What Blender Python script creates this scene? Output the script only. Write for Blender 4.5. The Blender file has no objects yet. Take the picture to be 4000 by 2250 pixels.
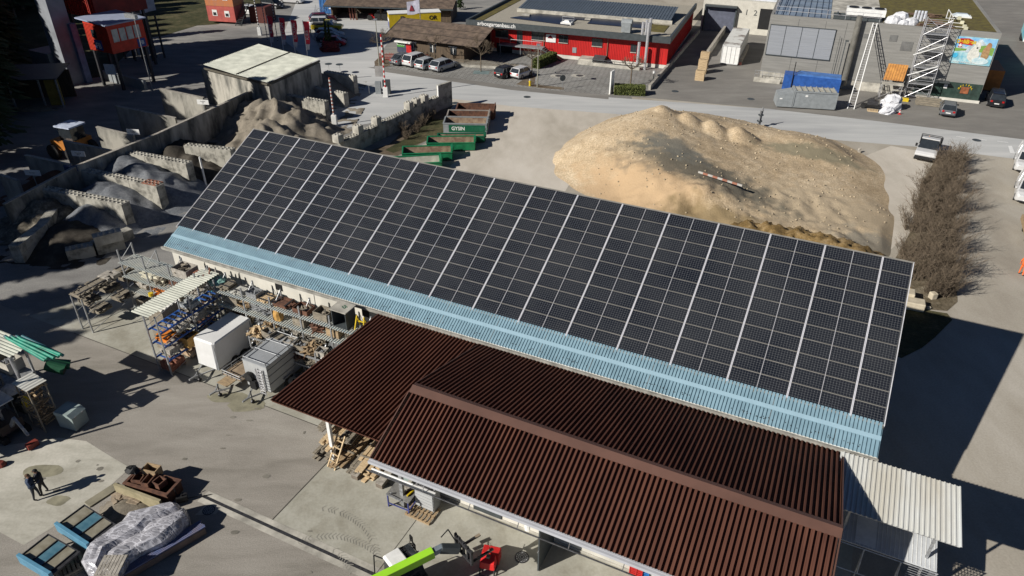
import bpy, math, random
from mathutils import Vector, Matrix, Euler, noise
R_=math.radians
sc=bpy.context.scene; COL=sc.collection
# ---------------- camera, world, sun, exposure
CAMZ=28.0; PITCH=32.0; ROLL=0.55; FPX=2830.0
cam=bpy.data.cameras.new('camera'); cam.sensor_width=36; cam.lens=36*FPX/4000; cam.clip_start=.5; cam.clip_end=3000
co=bpy.data.objects.new('camera',cam); COL.objects.link(co); sc.camera=co
_p=R_(PITCH); _r=R_(ROLL)
FW=Vector((0,math.cos(_p),-math.sin(_p))); r0=Vector((1,0,0)); u0=r0.cross(FW)
RT=r0*math.cos(_r)+u0*math.sin(_r); UP=u0*math.cos(_r)-r0*math.sin(_r)
mm=Matrix((RT,UP,-FW)).transposed().to_4x4(); mm.translation=Vector((0,0,CAMZ)); co.matrix_world=mm
SX,SY=1.427,0.766            # shadow shift per metre of height
elev=math.atan(1/math.hypot(SX,SY))
sdir=Vector((SX,SY,-1)).normalized()
su=bpy.data.lights.new('sun','SUN'); su.energy=5.0; su.angle=R_(.5); su.color=(1,.95,.87)
so=bpy.data.objects.new('sun',su); COL.objects.link(so); so.rotation_euler=sdir.to_track_quat('-Z','Y').to_euler(); so.location=(-60,-30,60)
w=bpy.data.worlds.new('World'); sc.world=w; w.use_nodes=True; nt=w.node_tree; nt.nodes.clear()
sky=nt.nodes.new('ShaderNodeTexSky'); sky.sky_type='NISHITA'; sky.sun_disc=False; sky.sun_elevation=elev
sky.sun_rotation=math.atan2(-SX,-SY)%(2*math.pi); sky.altitude=2500; sky.air_density=.55; sky.dust_density=.1; sky.ozone_density=3
bg=nt.nodes.new('ShaderNodeBackground'); bg.inputs[1].default_value=.05
wo=nt.nodes.new('ShaderNodeOutputWorld'); nt.links.new(sky.outputs[0],bg.inputs[0]); nt.links.new(bg.outputs[0],wo.inputs[0])
sc.render.engine='CYCLES'
vs=sc.view_settings; vs.view_transform='Standard'; vs.look='None'; vs.gamma=1; vs.exposure=.32
# ---------------- pixel of the 4000x2250 survey photo -> point at height z
def G(x,y,z=0.0):
    d=RT*((x-2000)/FPX)-UP*((y-1125)/FPX)+FW
    return Vector((0,0,CAMZ))+d*((z-CAMZ)/d.z)
def Q(i,j,x,y): return (i*1000+x/2.574,(0,563,1126,1687)[j]+y/2.574)
# hall frame: u along the ridge, w up the slope (horizontal)
UU=Vector((.9028,-.4300,0)); WW=Vector((.4300,.9028,0)); HO=Vector((-19.01,51.09,0)); HROT=math.atan2(-.43,.9028)
def H(a,b,z=0.0): return HO+UU*a+WW*b+Vector((0,0,z))
def toH(p): q=p-HO; return (q.dot(UU),q.dot(WW))
# ---------------- materials
MATS={}
def M(name,col,rough=.8,metal=0,var=.12,scale=1.5,bump=.0,bscale=30,col2=None,streak=None,spec=.4,detail=4,thr=None):
    if name in MATS: return MATS[name]
    m=bpy.data.materials.new(name); m.use_nodes=True; t=m.node_tree; N=t.nodes; L=t.links
    b=N['Principled BSDF']; b.inputs['Roughness'].default_value=rough; b.inputs['Metallic'].default_value=metal
    b.inputs['Specular IOR Level'].default_value=spec
    tc=N.new('ShaderNodeTexCoord'); mp=N.new('ShaderNodeMapping'); L.new(tc.outputs['Object'],mp.inputs[0])
    if streak: mp.inputs['Scale'].default_value=streak
    nz=N.new('ShaderNodeTexNoise'); nz.inputs['Scale'].default_value=scale; nz.inputs['Detail'].default_value=detail; nz.inputs['Roughness'].default_value=.6
    L.new(mp.outputs[0],nz.inputs[0])
    cr=N.new('ShaderNodeValToRGB'); L.new(nz.outputs[0],cr.inputs[0])
    c2=col2 if col2 else tuple(c*(1-var*2) for c in col)
    lo,hi=thr if thr else (.36,.66)
    cr.color_ramp.elements[0].position=lo; cr.color_ramp.elements[1].position=hi
    c1=col if col2 else tuple(min(1,c*(1+var)) for c in col)
    cr.color_ramp.elements[0].color=(*c2,1); cr.color_ramp.elements[1].color=(*c1,1)
    L.new(cr.outputs[0],b.inputs['Base Color'])
    if bump:
        n2=N.new('ShaderNodeTexNoise'); n2.inputs['Scale'].default_value=bscale; n2.inputs['Detail'].default_value=6; L.new(tc.outputs['Object'],n2.inputs[0])
        bp=N.new('ShaderNodeBump'); bp.inputs['Strength'].default_value=min(1,bump); bp.inputs['Distance'].default_value=.05; L.new(n2.outputs[0],bp.inputs['Height']); L.new(bp.outputs[0],b.inputs['Normal'])
    m['nz']=0; MATS[name]=m; return m
def nodes(m): return m.node_tree.nodes,m.node_tree.links,m.node_tree.nodes['Principled BSDF']
def ground_mat(name,cols,rough=.9,big=.08,mid=.6,fine=14,joints=None,streak=None,finecon=.25,bump=.25):
    """three octaves of real blotching: cols = dark, base, light"""
    m=bpy.data.materials.new(name); m.use_nodes=True; N,L,b=nodes(m); b.inputs['Roughness'].default_value=rough; b.inputs['Specular IOR Level'].default_value=.2
    tc=N.new('ShaderNodeTexCoord'); mp=N.new('ShaderNodeMapping'); L.new(tc.outputs['Object'],mp.inputs[0])
    if streak: mp.inputs['Rotation'].default_value=(0,0,R_(streak[0])); mp.inputs['Scale'].default_value=(streak[1],streak[2],1)
    def nz(s,det,src,dist=0):
        n=N.new('ShaderNodeTexNoise'); n.inputs['Scale'].default_value=s; n.inputs['Detail'].default_value=det; n.inputs['Distortion'].default_value=dist; n.inputs['Roughness'].default_value=.62; L.new(src,n.inputs[0]); return n.outputs[0]
    a=nz(big,5,mp.outputs[0],.6); c=nz(mid,6,mp.outputs[0],.3); f=nz(fine,3,tc.outputs['Object'])
    ma=N.new('ShaderNodeMath'); ma.operation='MULTIPLY_ADD'; L.new(a,ma.inputs[0]); ma.inputs[1].default_value=.55
    mb=N.new('ShaderNodeMath'); mb.operation='MULTIPLY'; L.new(c,mb.inputs[0]); mb.inputs[1].default_value=.45; L.new(mb.outputs[0],ma.inputs[2])
    cr=N.new('ShaderNodeValToRGB'); L.new(ma.outputs[0],cr.inputs[0]); e=cr.color_ramp.elements
    e[0].position=.36; e[0].color=(*cols[0],1); e[1].position=.64; e[1].color=(*cols[2],1); k=e.new(.5); k.color=(*cols[1],1)
    mx=N.new('ShaderNodeMix'); mx.data_type='RGBA'; mx.blend_type='MULTIPLY'; mx.inputs[0].default_value=finecon
    rr=N.new('ShaderNodeMapRange'); L.new(f,rr.inputs[0]); rr.inputs[1].default_value=.3; rr.inputs[2].default_value=.7; rr.inputs[3].default_value=.3; rr.inputs[4].default_value=1.6
    cc=N.new('ShaderNodeCombineColor'); [L.new(rr.outputs[0],cc.inputs[i]) for i in range(3)]
    L.new(cr.outputs[0],mx.inputs[6]); L.new(cc.outputs[0],mx.inputs[7]); L.new(mx.outputs[2],b.inputs['Base Color'])
    bp=N.new('ShaderNodeBump'); bp.inputs['Strength'].default_value=bump; bp.inputs['Distance'].default_value=.04; L.new(f,bp.inputs['Height']); L.new(bp.outputs[0],b.inputs['Normal'])
    MATS[name]=m; return m
# ---------------- mesh builder
class MB:
    def __init__(s): s.v=[]; s.f=[]; s.m=[]; s.uv={}; s.c=0; s.X=None
    def P(s,p):
        p=Vector(p); 
        if s.X is not None: p=s.X@p
        s.v.append(p); return len(s.v)-1
    def F(s,ids,uv=None):
        s.f.append(tuple(ids)); s.m.append(s.c)
        if uv: s.uv[len(s.f)-1]=uv
        return s
    def quad(s,a,b,c,d,uv=None): return s.F([s.P(a),s.P(b),s.P(c),s.P(d)],uv)
    def hexa(s,p):  # 8 points: bottom 4 ccw, top 4 ccw
        i=[s.P(q) for q in p]
        for q in ((3,2,1,0),(4,5,6,7),(0,1,5,4),(1,2,6,5),(2,3,7,6),(3,0,4,7)): s.F([i[k] for k in q])
        return s
    def box(s,x0,x1,y0,y1,z0,z1): return s.hexa([(x0,y0,z0),(x1,y0,z0),(x1,y1,z0),(x0,y1,z0),(x0,y0,z1),(x1,y0,z1),(x1,y1,z1),(x0,y1,z1)])
    def cbox(s,c,size,rot=(0,0,0)):
        m=Matrix.Translation(c)@Euler(rot).to_matrix().to_4x4(); a,b,d=[k/2 for k in size]
        return s.hexa([m@Vector(q) for q in ((-a,-b,-d),(a,-b,-d),(a,b,-d),(-a,b,-d),(-a,-b,d),(a,-b,d),(a,b,d),(-a,b,d))])
    def beam(s,p,q,w,h=None,up=(0,0,1)):
        p=Vector(p);q=Vector(q);h=h or w; d=(q-p).normalized(); up=Vector(up)
        if abs(d.dot(up))>.99: up=Vector((0,1,0))
        a=d.cross(up).normalized()*w/2; b=a.cross(d).normalized()*h/2
        return s.hexa([p-a-b,p+a-b,q+a-b,q-a-b,p-a+b,p+a+b,q+a+b,q-a+b])
    def tube(s,p,q,r,r2=None,n=6,cap=True):
        p=Vector(p);q=Vector(q);r2=r if r2 is None else r2; d=(q-p).normalized(); up=Vector((0,0,1)) if abs(d.z)<.95 else Vector((1,0,0))
        a=d.cross(up).normalized(); b=a.cross(d)
        A=[];B=[]
        for i in range(n):
            t=2*math.pi*i/n; o=a*math.cos(t)+b*math.sin(t); A.append(s.P(p+o*r)); B.append(s.P(q+o*r2))
        for i in range(n): j=(i+1)%n; s.F([A[i],B[i],B[j],A[j]])
        if cap: s.F(A); s.F(B[::-1])
        return s
    def prism(s,pts,z0,z1):
        n=len(pts); A=[s.P((p[0],p[1],z0)) for p in pts]; B=[s.P((p[0],p[1],z1)) for p in pts]
        s.F(A[::-1]); s.F(B)
        for i in range(n): j=(i+1)%n; s.F([A[i],A[j],B[j],B[i]])
        return s
    def loft(s,secs,cap=True):
        rows=[[s.P(p) for p in sec] for sec in secs]; n=len(rows[0])
        for a,b in zip(rows,rows[1:]):
            for i in range(n): j=(i+1)%n; s.F([a[i],b[i],b[j],a[j]])
        if cap: s.F(rows[0]); s.F(rows[-1][::-1])
        return s
    def corr(s,O,U,V,prof,per,lu,th=(0,0,1)):
        """profiled sheet: profile repeats along U over length lu, extruded along V; prof=[(frac,height)]"""
        O=Vector(O);U=Vector(U).normalized();V=Vector(V); n=U.cross(V).normalized()
        if n.z<0: n=-n
        pts=[]; k=0
        while k*per<lu:
            for f,h in prof:
                a=(k+f)*per
                if a<=lu: pts.append((a,h))
            k+=1
        A=[s.P(O+U*a+n*h) for a,h in pts]; B=[s.P(O+U*a+n*h+V) for a,h in pts]
        for i in range(len(pts)-1): s.F([A[i],A[i+1],B[i+1],B[i]])
        return s
    def build(s,name,mat,parent=None,smooth=False,loc=None,rot=0,bevel=0):
        me=bpy.data.meshes.new(name); me.from_pydata([tuple(p) for p in s.v],[],s.f)
        mats=mat if isinstance(mat,(list,tuple)) else [mat]
        for m in mats: me.materials.append(m)
        if len(mats)>1: me.polygons.foreach_set('material_index',s.m)
        if s.uv:
            ul=me.uv_layers.new(name='UVMap')
            for fi,uv in s.uv.items():
                p=me.polygons[fi]
                for k,li in enumerate(p.loop_indices): ul.data[li].uv=uv[k]
        if smooth: me.polygons.foreach_set('use_smooth',[True]*len(me.polygons))
        me.update()
        o=bpy.data.objects.new(name,me); COL.objects.link(o)
        if parent: o.parent=parent
        if loc is not None: o.location=loc
        if rot: o.rotation_euler=(0,0,rot)
        if bevel:
            bv=o.modifiers.new('b','BEVEL'); bv.width=bevel; bv.segments=2; bv.limit_method='ANGLE'
        return o
def tag(o,label=None,cat=None,group=None,kind=None):
    for k,v in (('label',label),('category',cat),('group',group),('kind',kind)):
        if v: o[k]=v
    return o
def T(name,label,cat,loc=(0,0,0),rot=0,group=None):
    o=bpy.data.objects.new(name,None); COL.objects.link(o); o.location=loc; o.rotation_euler=(0,0,rot); o.empty_display_size=.3
    return tag(o,label,cat,group)
def copy_tree(o,loc,rot,label=None,group=None,parent=None):
    c=o.copy(); COL.objects.link(c)
    if parent is None:
        c.location=loc; c.rotation_euler=(0,0,rot)
        if label: c['label']=label
        if group: c['group']=group
    else: c.parent=parent
    for ch in list(o.children): copy_tree(ch,None,None,parent=c)
    return c
def fr(pa,pb,z=0):
    a=G(*pa,z); b=G(*pb,z); d=b-a; return a,math.atan2(d.y,d.x),d.xy.length
def text(name,s,size,mat,parent,loc,rot,depth=.02,align='CENTER',bold=0,sx=1):
    c=bpy.data.curves.new(name,'FONT'); c.body=s; c.size=size; c.extrude=depth; c.align_x=align; c.align_y='CENTER'; c.offset=bold; 
    tmp=bpy.data.objects.new(name+'_tmp',c); me=bpy.data.meshes.new_from_object(tmp); bpy.data.objects.remove(tmp); me.materials.clear(); me.materials.append(mat)
    o=bpy.data.objects.new(name,me); COL.objects.link(o); o.parent=parent; o.location=loc; o.rotation_euler=rot; o.scale=(sx,1,1)
    return o
# ================= materials
W=M
concrete=M('concrete',(.42,.40,.35),.9,var=.2,scale=.9,bump=.15,bscale=12)
concrete_old=M('concrete_weathered',(.36,.345,.30),.95,scale=1.2,col2=(.12,.115,.10),bump=.3,bscale=10,thr=(.33,.55))
conc_panel=M('concrete_panel',(.40,.38,.33),.95,scale=.7,col2=(.10,.10,.09),streak=(1,1,.35),bump=.25,thr=(.36,.6))
white=M('white_paint',(.72,.72,.70),.5,var=.05,scale=3)
offwhite=M('off_white_wall',(.58,.56,.50),.8,var=.10,scale=.5,streak=(1,1,.3))
steel=M('galvanised_steel',(.36,.37,.38),.45,metal=.5,var=.15,scale=8)
dsteel=M('dark_steel',(.06,.06,.065),.5,metal=.4,var=.2,scale=6)
alu=M('aluminium',(.62,.62,.64),.35,metal=.6,var=.05,scale=4)
rubber=M('rubber',(.02,.02,.02),.85,var=.2,scale=9)
glass=M('dark_glass',(.025,.03,.035),.08,var=.1,scale=2,spec=.8)
wood=M('timber',(.42,.30,.17),.8,scale=3,col2=(.22,.16,.10),streak=(1,6,6))
woodg=M('grey_timber',(.30,.26,.20),.9,scale=3,col2=(.13,.115,.09),streak=(1,6,6))
woodl=M('light_timber',(.62,.47,.29),.75,scale=2,col2=(.42,.31,.18),streak=(1,5,5))
darkwood=M('dark_wood_cladding',(.12,.085,.055),.85,scale=1.2,col2=(.06,.045,.03),streak=(5,5,.5))
rust=M('rusty_steel',(.16,.075,.045),.85,scale=3,col2=(.07,.035,.025),bump=.2)
skip_in=M('scraped_skip_floor',(.33,.26,.18),.8,scale=1.5,col2=(.17,.10,.07))
red=M('red_cladding',(.50,.014,.012),.55,var=.1,scale=1.2,streak=(1,1,.2))
anth=M('anthracite_metal',(.055,.065,.07),.5,var=.1,scale=2)
grey_clad=M('grey_wall_cladding',(.23,.225,.21),.7,var=.08,scale=.8,streak=(.4,.4,6))
blue_sheet=M('blue_roof_sheet',(.195,.31,.375),.5,var=.14,scale=1.2,col2=(.15,.245,.30),thr=(.35,.6),spec=.5)
brown_sheet=M('brown_roof_sheet',(.115,.050,.034),.65,var=.15,scale=.9,spec=.1,col2=(.078,.034,.025),streak=(1,.3,1))
brown_flash=M('brown_flashing',(.105,.052,.038),.55,var=.1,scale=.5,spec=.4)
white_sheet=M('white_roof_sheet',(.62,.64,.63),.5,scale=.6,col2=(.50,.48,.42),streak=(1,.25,1))
fibre=M('fibre_cement_sheet',(.52,.53,.46),.85,scale=.8,col2=(.36,.37,.32),bump=.1)
fibre_br=M('brown_corrugated_roof',(.21,.155,.115),.9,scale=1.2,col2=(.10,.075,.06),bump=.3,bscale=8)
yellow=M('yellow_paint',(.62,.45,.02),.5,var=.08)
blue=M('blue_paint',(.025,.09,.32),.45,var=.12,scale=2)
ltblue=M('light_blue_paint',(.10,.33,.48),.5,var=.15,scale=3)
green=M('green_paint',(.012,.17,.07),.45,var=.15,scale=2)
dgreen=M('dark_green_paint',(.008,.10,.05),.45,var=.1)
lime=M('lime_green_paint',(.30,.62,.03),.4,var=.04,scale=1)
orange=M('orange_paint',(.70,.22,.03),.6,var=.2,scale=3)
redp=M('red_paint',(.50,.02,.02),.45,var=.08)
redflag=M('red_flag_cloth',(.72,.04,.07),.8,var=.06)
black=M('black_plastic',(.012,.012,.013),.6,var=.1)
silver=M('silver_paint',(.42,.44,.46),.3,metal=.5,var=.04,spec=.6)
greypaint=M('grey_paint',(.24,.26,.27),.5,var=.08,scale=2)
trailer_grey=M('trailer_grey',(.30,.315,.33),.45,var=.05,scale=1)
moss=M('roof_moss',(.13,.11,.025),.95,scale=1.3,col2=(.075,.06,.02),bump=.5,bscale=15)
gravel_roof=M('roof_gravel',(.36,.33,.27),.95,scale=6,col2=(.26,.24,.20),bump=.5,bscale=30)
brick=M('brick_red',(.30,.13,.08),.9,scale=5,col2=(.16,.06,.04))
tarpo=M('yellow_tarp',(.55,.33,.10),.6,scale=4,col2=(.38,.20,.05),bump=.4,bscale=6)
stone=M('pale_stone',(.42,.39,.34),.9,scale=4,col2=(.24,.22,.19),bump=.3)
bark=M('bark',(.16,.125,.09),.95,scale=6,col2=(.09,.07,.05),bump=.3)
twig=M('twigs',(.17,.13,.09),.95,scale=3,col2=(.09,.07,.05))
leaf_d=M('dark_foliage',(.045,.07,.02),.85,scale=4,col2=(.02,.035,.012))
leaf_y=M('hedge_foliage',(.12,.14,.035),.85,scale=5,col2=(.06,.075,.02))
foil=M('plastic_film',(.40,.40,.435),.24,scale=3.0,col2=(.16,.155,.17),bump=.6,bscale=3,spec=.8,thr=(.40,.62),streak=(2.2,.3,1))
pipe_green=M('green_pipe',(.02,.25,.17),.5,var=.2)
skin=M('skin',(.45,.25,.17),.6,var=.05); navy=M('navy_cloth',(.02,.028,.05),.9,var=.2,scale=8); hair_b=M('brown_hair',(.10,.06,.035),.9); hair_k=M('black_hair',(.012,.012,.014),.8)
hivis=M('orange_hi_vis',(.85,.16,.03),.7,var=.1)
sand_g=ground_mat('grey_sand',((.13,.115,.09),(.20,.175,.14),(.27,.24,.195)),big=.5,mid=1.6,fine=9,bump=.5)
sand_w=ground_mat('beige_sand',((.33,.25,.155),(.45,.35,.23),(.55,.45,.315)),big=.12,mid=1.2,fine=7,bump=1,finecon=.5)
grav_b=ground_mat('blue_grey_gravel',((.09,.10,.115),(.15,.16,.175),(.23,.235,.245)),big=.4,mid=4,fine=22,bump=.8,finecon=.5)
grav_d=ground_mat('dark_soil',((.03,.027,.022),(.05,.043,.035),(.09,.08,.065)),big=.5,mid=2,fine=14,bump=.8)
m_ground=ground_mat('ground_gravel_yard',((.25,.22,.18),(.34,.31,.26),(.41,.38,.33)),big=.05,mid=.35,fine=9,streak=(-20,1,.45),bump=.2,finecon=.15)
m_left=ground_mat('dusty_asphalt',((.15,.145,.14),(.22,.215,.205),(.31,.295,.265)),big=.07,mid=.5,fine=10,streak=(25,.5,1.2),bump=.15)
m_road=ground_mat('pale_road',((.33,.335,.34),(.42,.425,.42),(.50,.50,.49)),big=.06,mid=.4,fine=12,streak=(7,.25,1.6),bump=.1,finecon=.1)
m_asph=ground_mat('grey_asphalt',((.15,.145,.135),(.19,.18,.165),(.24,.23,.21)),big=.08,mid=.6,fine=16,streak=(7,.4,1),bump=.15,finecon=.2)
m_yard=ground_mat('yard_asphalt',((.20,.185,.16),(.275,.255,.225),(.335,.315,.28)),big=.10,mid=.9,fine=18,streak=(-25,.3,1.1),bump=.2,finecon=.3)
m_conc=ground_mat('yard_concrete_slab',((.25,.235,.19),(.345,.335,.285),(.42,.41,.36)),big=.22,mid=.8,fine=7,bump=.1,finecon=.12)
m_concl=ground_mat('pale_concrete_slab',((.28,.265,.22),(.40,.385,.33),(.50,.48,.42)),big=.35,mid=1.1,fine=7,streak=(30,.5,1),bump=.1,finecon=.12)
m_grass=ground_mat('rough_grass',((.03,.035,.015),(.055,.055,.025),(.12,.10,.055)),big=.2,mid=1.2,fine=6,bump=.9,finecon=.5)
m_bed=ground_mat('planting_soil',((.08,.06,.04),(.13,.10,.07),(.2,.165,.12)),big=.5,mid=2,fine=8,bump=.8)
# block paving
m_pav=ground_mat('block_paving',((.21,.205,.19),(.27,.265,.25),(.32,.315,.30)),big=.08,mid=.8,fine=14,bump=.1,finecon=.1)
def add_lines(m,sx,sy,rot,dark=.55,mort=.05,scale=1):
    N,L,b=nodes(m); src=b.inputs['Base Color'].links[0].from_socket
    tc=N.new('ShaderNodeTexCoord'); mp=N.new('ShaderNodeMapping'); mp.inputs['Rotation'].default_value=(0,0,R_(rot)); L.new(tc.outputs['Object'],mp.inputs[0])
    br=N.new('ShaderNodeTexBrick'); br.inputs['Scale'].default_value=scale; br.inputs['Brick Width'].default_value=sx; br.inputs['Row Height'].default_value=sy; br.inputs['Mortar Size'].default_value=mort
    br.inputs['Color1'].default_value=(1,1,1,1); br.inputs['Color2'].default_value=(.86,.86,.86,1); br.inputs['Mortar'].default_value=(dark,dark,dark,1); L.new(mp.outputs[0],br.inputs[0])
    mx=N.new('ShaderNodeMix'); mx.data_type='RGBA'; mx.blend_type='MULTIPLY'; mx.inputs[0].default_value=1; L.new(src,mx.inputs[6]); L.new(br.outputs[0],mx.inputs[7]); L.new(mx.outputs[2],b.inputs['Base Color'])
add_lines(m_pav,.9,.45,-32,.45,.05)
# solar glass with cells (uv 0..1 per panel)
m_pv=bpy.data.materials.new('solar_glass'); m_pv.use_nodes=True; N,L,b=nodes(m_pv)
b.inputs['Roughness'].default_value=.12; b.inputs['Specular IOR Level'].default_value=.5
uvn=N.new('ShaderNodeUVMap'); mp=N.new('ShaderNodeMapping'); mp.inputs['Scale'].default_value=(10,6,1); L.new(uvn.outputs[0],mp.inputs[0])
def frac_d(ch):
    sp=N.new('ShaderNodeSeparateXYZ'); L.new(mp.outputs[0],sp.inputs[0])
    f=N.new('ShaderNodeMath'); f.operation='FRACT'; L.new(sp.outputs[ch],f.inputs[0])
    a=N.new('ShaderNodeMath'); a.operation='SUBTRACT'; L.new(f.outputs[0],a.inputs[0]); a.inputs[1].default_value=.5
    c=N.new('ShaderNodeMath'); c.operation='ABSOLUTE'; L.new(a.outputs[0],c.inputs[0]); return c.outputs[0]
fx,fy=frac_d(0),frac_d(1)
mxx=N.new('ShaderNodeMath'); mxx.operation='MAXIMUM'; L.new(fx,mxx.inputs[0]); L.new(fy,mxx.inputs[1])
sm=N.new('ShaderNodeMath'); sm.operation='ADD'; L.new(fx,sm.inputs[0]); L.new(fy,sm.inputs[1])
g1=N.new('ShaderNodeMath'); g1.operation='GREATER_THAN'; L.new(mxx.outputs[0],g1.inputs[0]); g1.inputs[1].default_value=.47
g2=N.new('ShaderNodeMath'); g2.operation='GREATER_THAN'; L.new(sm.outputs[0],g2.inputs[0]); g2.inputs[1].default_value=.86
gm=N.new('ShaderNodeMath'); gm.operation='MAXIMUM'; L.new(g1.outputs[0],gm.inputs[0]); L.new(g2.outputs[0],gm.inputs[1])
oi=N.new('ShaderNodeTexNoise'); oi.inputs['Scale'].default_value=.8; tcc=N.new('ShaderNodeNewGeometry'); L.new(tcc.outputs['Position'],oi.inputs[0]); oi.inputs['Scale'].default_value=.35; oi.inputs['Detail'].default_value=5
cr=N.new('ShaderNodeValToRGB'); L.new(oi.outputs[0],cr.inputs[0]); cr.color_ramp.elements[0].position=.3; cr.color_ramp.elements[1].position=.7
cr.color_ramp.elements[0].color=(.007,.009,.015,1); cr.color_ramp.elements[1].color=(.021,.023,.028,1)
mx=N.new('ShaderNodeMix'); mx.data_type='RGBA'; L.new(gm.outputs[0],mx.inputs[0]); L.new(cr.outputs[0],mx.inputs[6]); mx.inputs[7].default_value=(.12,.125,.13,1); L.new(mx.outputs[2],b.inputs['Base Color'])
# crinkled transparent film: pale crease lines over darker goods
foil=bpy.data.materials.new('plastic_film_creased'); foil.use_nodes=True; N,L,b=nodes(foil); b.inputs['Roughness'].default_value=.22; b.inputs['Specular IOR Level'].default_value=.8
tc=N.new('ShaderNodeTexCoord'); mp=N.new('ShaderNodeMapping'); mp.inputs['Rotation'].default_value=(0,0,R_(-38)); mp.inputs['Scale'].default_value=(1.0,2.6,1.2); L.new(tc.outputs['Object'],mp.inputs[0])
nz=N.new('ShaderNodeTexNoise'); nz.inputs['Scale'].default_value=1.2; nz.inputs['Detail'].default_value=3; L.new(tc.outputs['Object'],nz.inputs[0]); av=N.new('ShaderNodeVectorMath'); av.operation='ADD'; L.new(mp.outputs[0],av.inputs[0]); L.new(nz.outputs['Color'],av.inputs[1])
vo=N.new('ShaderNodeTexVoronoi'); vo.feature='DISTANCE_TO_EDGE'; vo.inputs['Scale'].default_value=.8; L.new(av.outputs[0],vo.inputs['Vector'])
v2=N.new('ShaderNodeTexVoronoi'); v2.feature='DISTANCE_TO_EDGE'; v2.inputs['Scale'].default_value=2.1; L.new(av.outputs[0],v2.inputs['Vector'])
mi=N.new('ShaderNodeMath'); mi.operation='MINIMUM'; L.new(vo.outputs['Distance'],mi.inputs[0]); L.new(v2.outputs['Distance'],mi.inputs[1])
cr=N.new('ShaderNodeValToRGB'); L.new(mi.outputs[0],cr.inputs[0]); e=cr.color_ramp.elements; e[0].position=0; e[0].color=(.52,.52,.56,1); e[1].position=.07; e[1].color=(.26,.255,.275,1); k=e.new(.3); k.color=(.36,.36,.39,1)
L.new(cr.outputs[0],b.inputs['Base Color']); bp=N.new('ShaderNodeBump'); bp.inputs['Strength'].default_value=.7; bp.inputs['Distance'].default_value=.10; L.new(mi.outputs[0],bp.inputs['Height']); L.new(bp.outputs[0],b.inputs['Normal'])
# ================= ground sheets
def sheet(name,pts,z,mat,px=True,th=0):
    ps=[G(*p) if px else Vector((*p[:2],0)) for p in pts]
    me=bpy.data.meshes.new(name); import bmesh
    bm=bmesh.new(); vv=[bm.verts.new((p.x,p.y,z)) for p in ps]; f=bm.faces.new(vv); bm.normal_update()
    if f.normal.z<0: f.normal_flip()
    bmesh.ops.triangulate(bm,faces=[f])
    if th:
        r=bmesh.ops.extrude_face_region(bm,geom=list(bm.faces)); 
        for e in r['geom']:
            if isinstance(e,bmesh.types.BMVert): e.co.z=z-th
        bmesh.ops.recalc_face_normals(bm,faces=list(bm.faces))
    bm.to_mesh(me); bm.free(); me.materials.append(mat); o=bpy.data.objects.new(name,me); COL.objects.link(o); o['kind']='structure'; return o
gb=MB(); gb.quad((-900,-400,0),(900,-400,0),(900,1400,0),(-900,1400,0)); tag(gb.build('ground',m_ground),kind='structure')
def HP(*pts): return [tuple(H(a,b)) for a,b in pts]
sheet('dusty_lot',[G(0,0)-Vector((80,-60,0)) if 0 else G(*p) for p in ()] or HP((-80,-30),(-80,90),(-25,120),(5,100),(7,66),(15,47),(-1,40),(-1.5,-9.5),(-4,-15.4),(-30,-15.4)),.004,m_left,px=False)
sheet('asphalt_yard',HP((-30,-15.4),(18.7,-15.4),(18.7,-22),(60,-22),(60,-60),(-30,-60)),.004,m_yard,px=False)
sheet('concrete_yard',HP((18.7,-15.4),(-8,-15.4),(-5,-9.6),(44,-9.6),(44,-21.75),(18.7,-21.75)),.006,m_conc,px=False)
sheet('pale_slab',[Q(0,3,-300,760),Q(0,3,-100,160),Q(0,3,600,60),Q(0,3,870,95),Q(0,3,1100,240),Q(0,3,1310,362),Q(0,3,900,730),Q(0,3,240,1140),Q(0,3,0,1010)],.010,m_concl)
def kerb_line(name,p,q,w,z,mat): 
    d=(q-p).normalized(); n=Vector((-d.y,d.x,0))*w/2
    return sheet(name,[tuple(a) for a in (p-n,q-n,q+n,p+n)],z,mat,px=False)
m_joint=M('joint_tar',(.07,.065,.055),.9,var=.2); 
kerb_line('slab_joint',H(18.7,-15.4),H(18.7,-21.9),.06,.011,m_joint)
kerb_line('slab_joint',H(-3.5,-15.4),H(18.7,-15.4),.05,.012,m_joint)
kerb_line('slab_joint',H(24.9,-16.7),H(24.9,-21.9),.03,.0145,m_joint)
kerb_line('slab_joint',H(5,-15.4),H(5,-10),.03,.0145,m_joint)
# drain channel: concrete border, grating
kerb_line('drain_border',H(14.6,-21.95),H(60,-21.95),.75,.014,concrete)
kerb_line('drain_grating',H(14.6,-21.95),H(60,-21.95),.16,.018,dsteel)
sheet('road',[(980,330),(1240,262),(1330,240),(1480,272),(2000,345),(2377,380),(3000,425),(3400,470),(4000,545),(4300,590),(4300,700),(4000,625),(3600,575),(3000,525),(2560,462),(2000,415),(1760,385),(1640,392),(1500,470),(1250,520)],.005,m_road)
sheet('light_gravel',[(1500,470),(1640,392),(1760,385),(2000,415),(2400,445),(2560,462),(2300,600),(2200,760),(1700,700),(1860,560),(1900,470),(1800,420)],.0065,ground_mat('light_gravel_yard',((.38,.345,.29),(.47,.43,.37),(.54,.50,.44)),big=.12,mid=.5,fine=9,streak=(-20,1,.45),bump=.15,finecon=.1))
sheet('light_gravel',[(3480,570),(3640,600),(3600,700),(3560,900),(3400,1050),(3000,900),(3300,640)],.0067,MATS['light_gravel_yard'])
sheet('forecourt',[(2377,372),(2560,385),(3000,425),(3400,470),(4000,545),(4400,590),(4400,0),(2790,0),(2600,240),(2530,345)],.008,m_asph)
sheet('road_edge_strip',[(1480,262),(2000,337),(2377,372),(2377,388),(2000,352),(1480,278)],.0085,m_asph)
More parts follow.
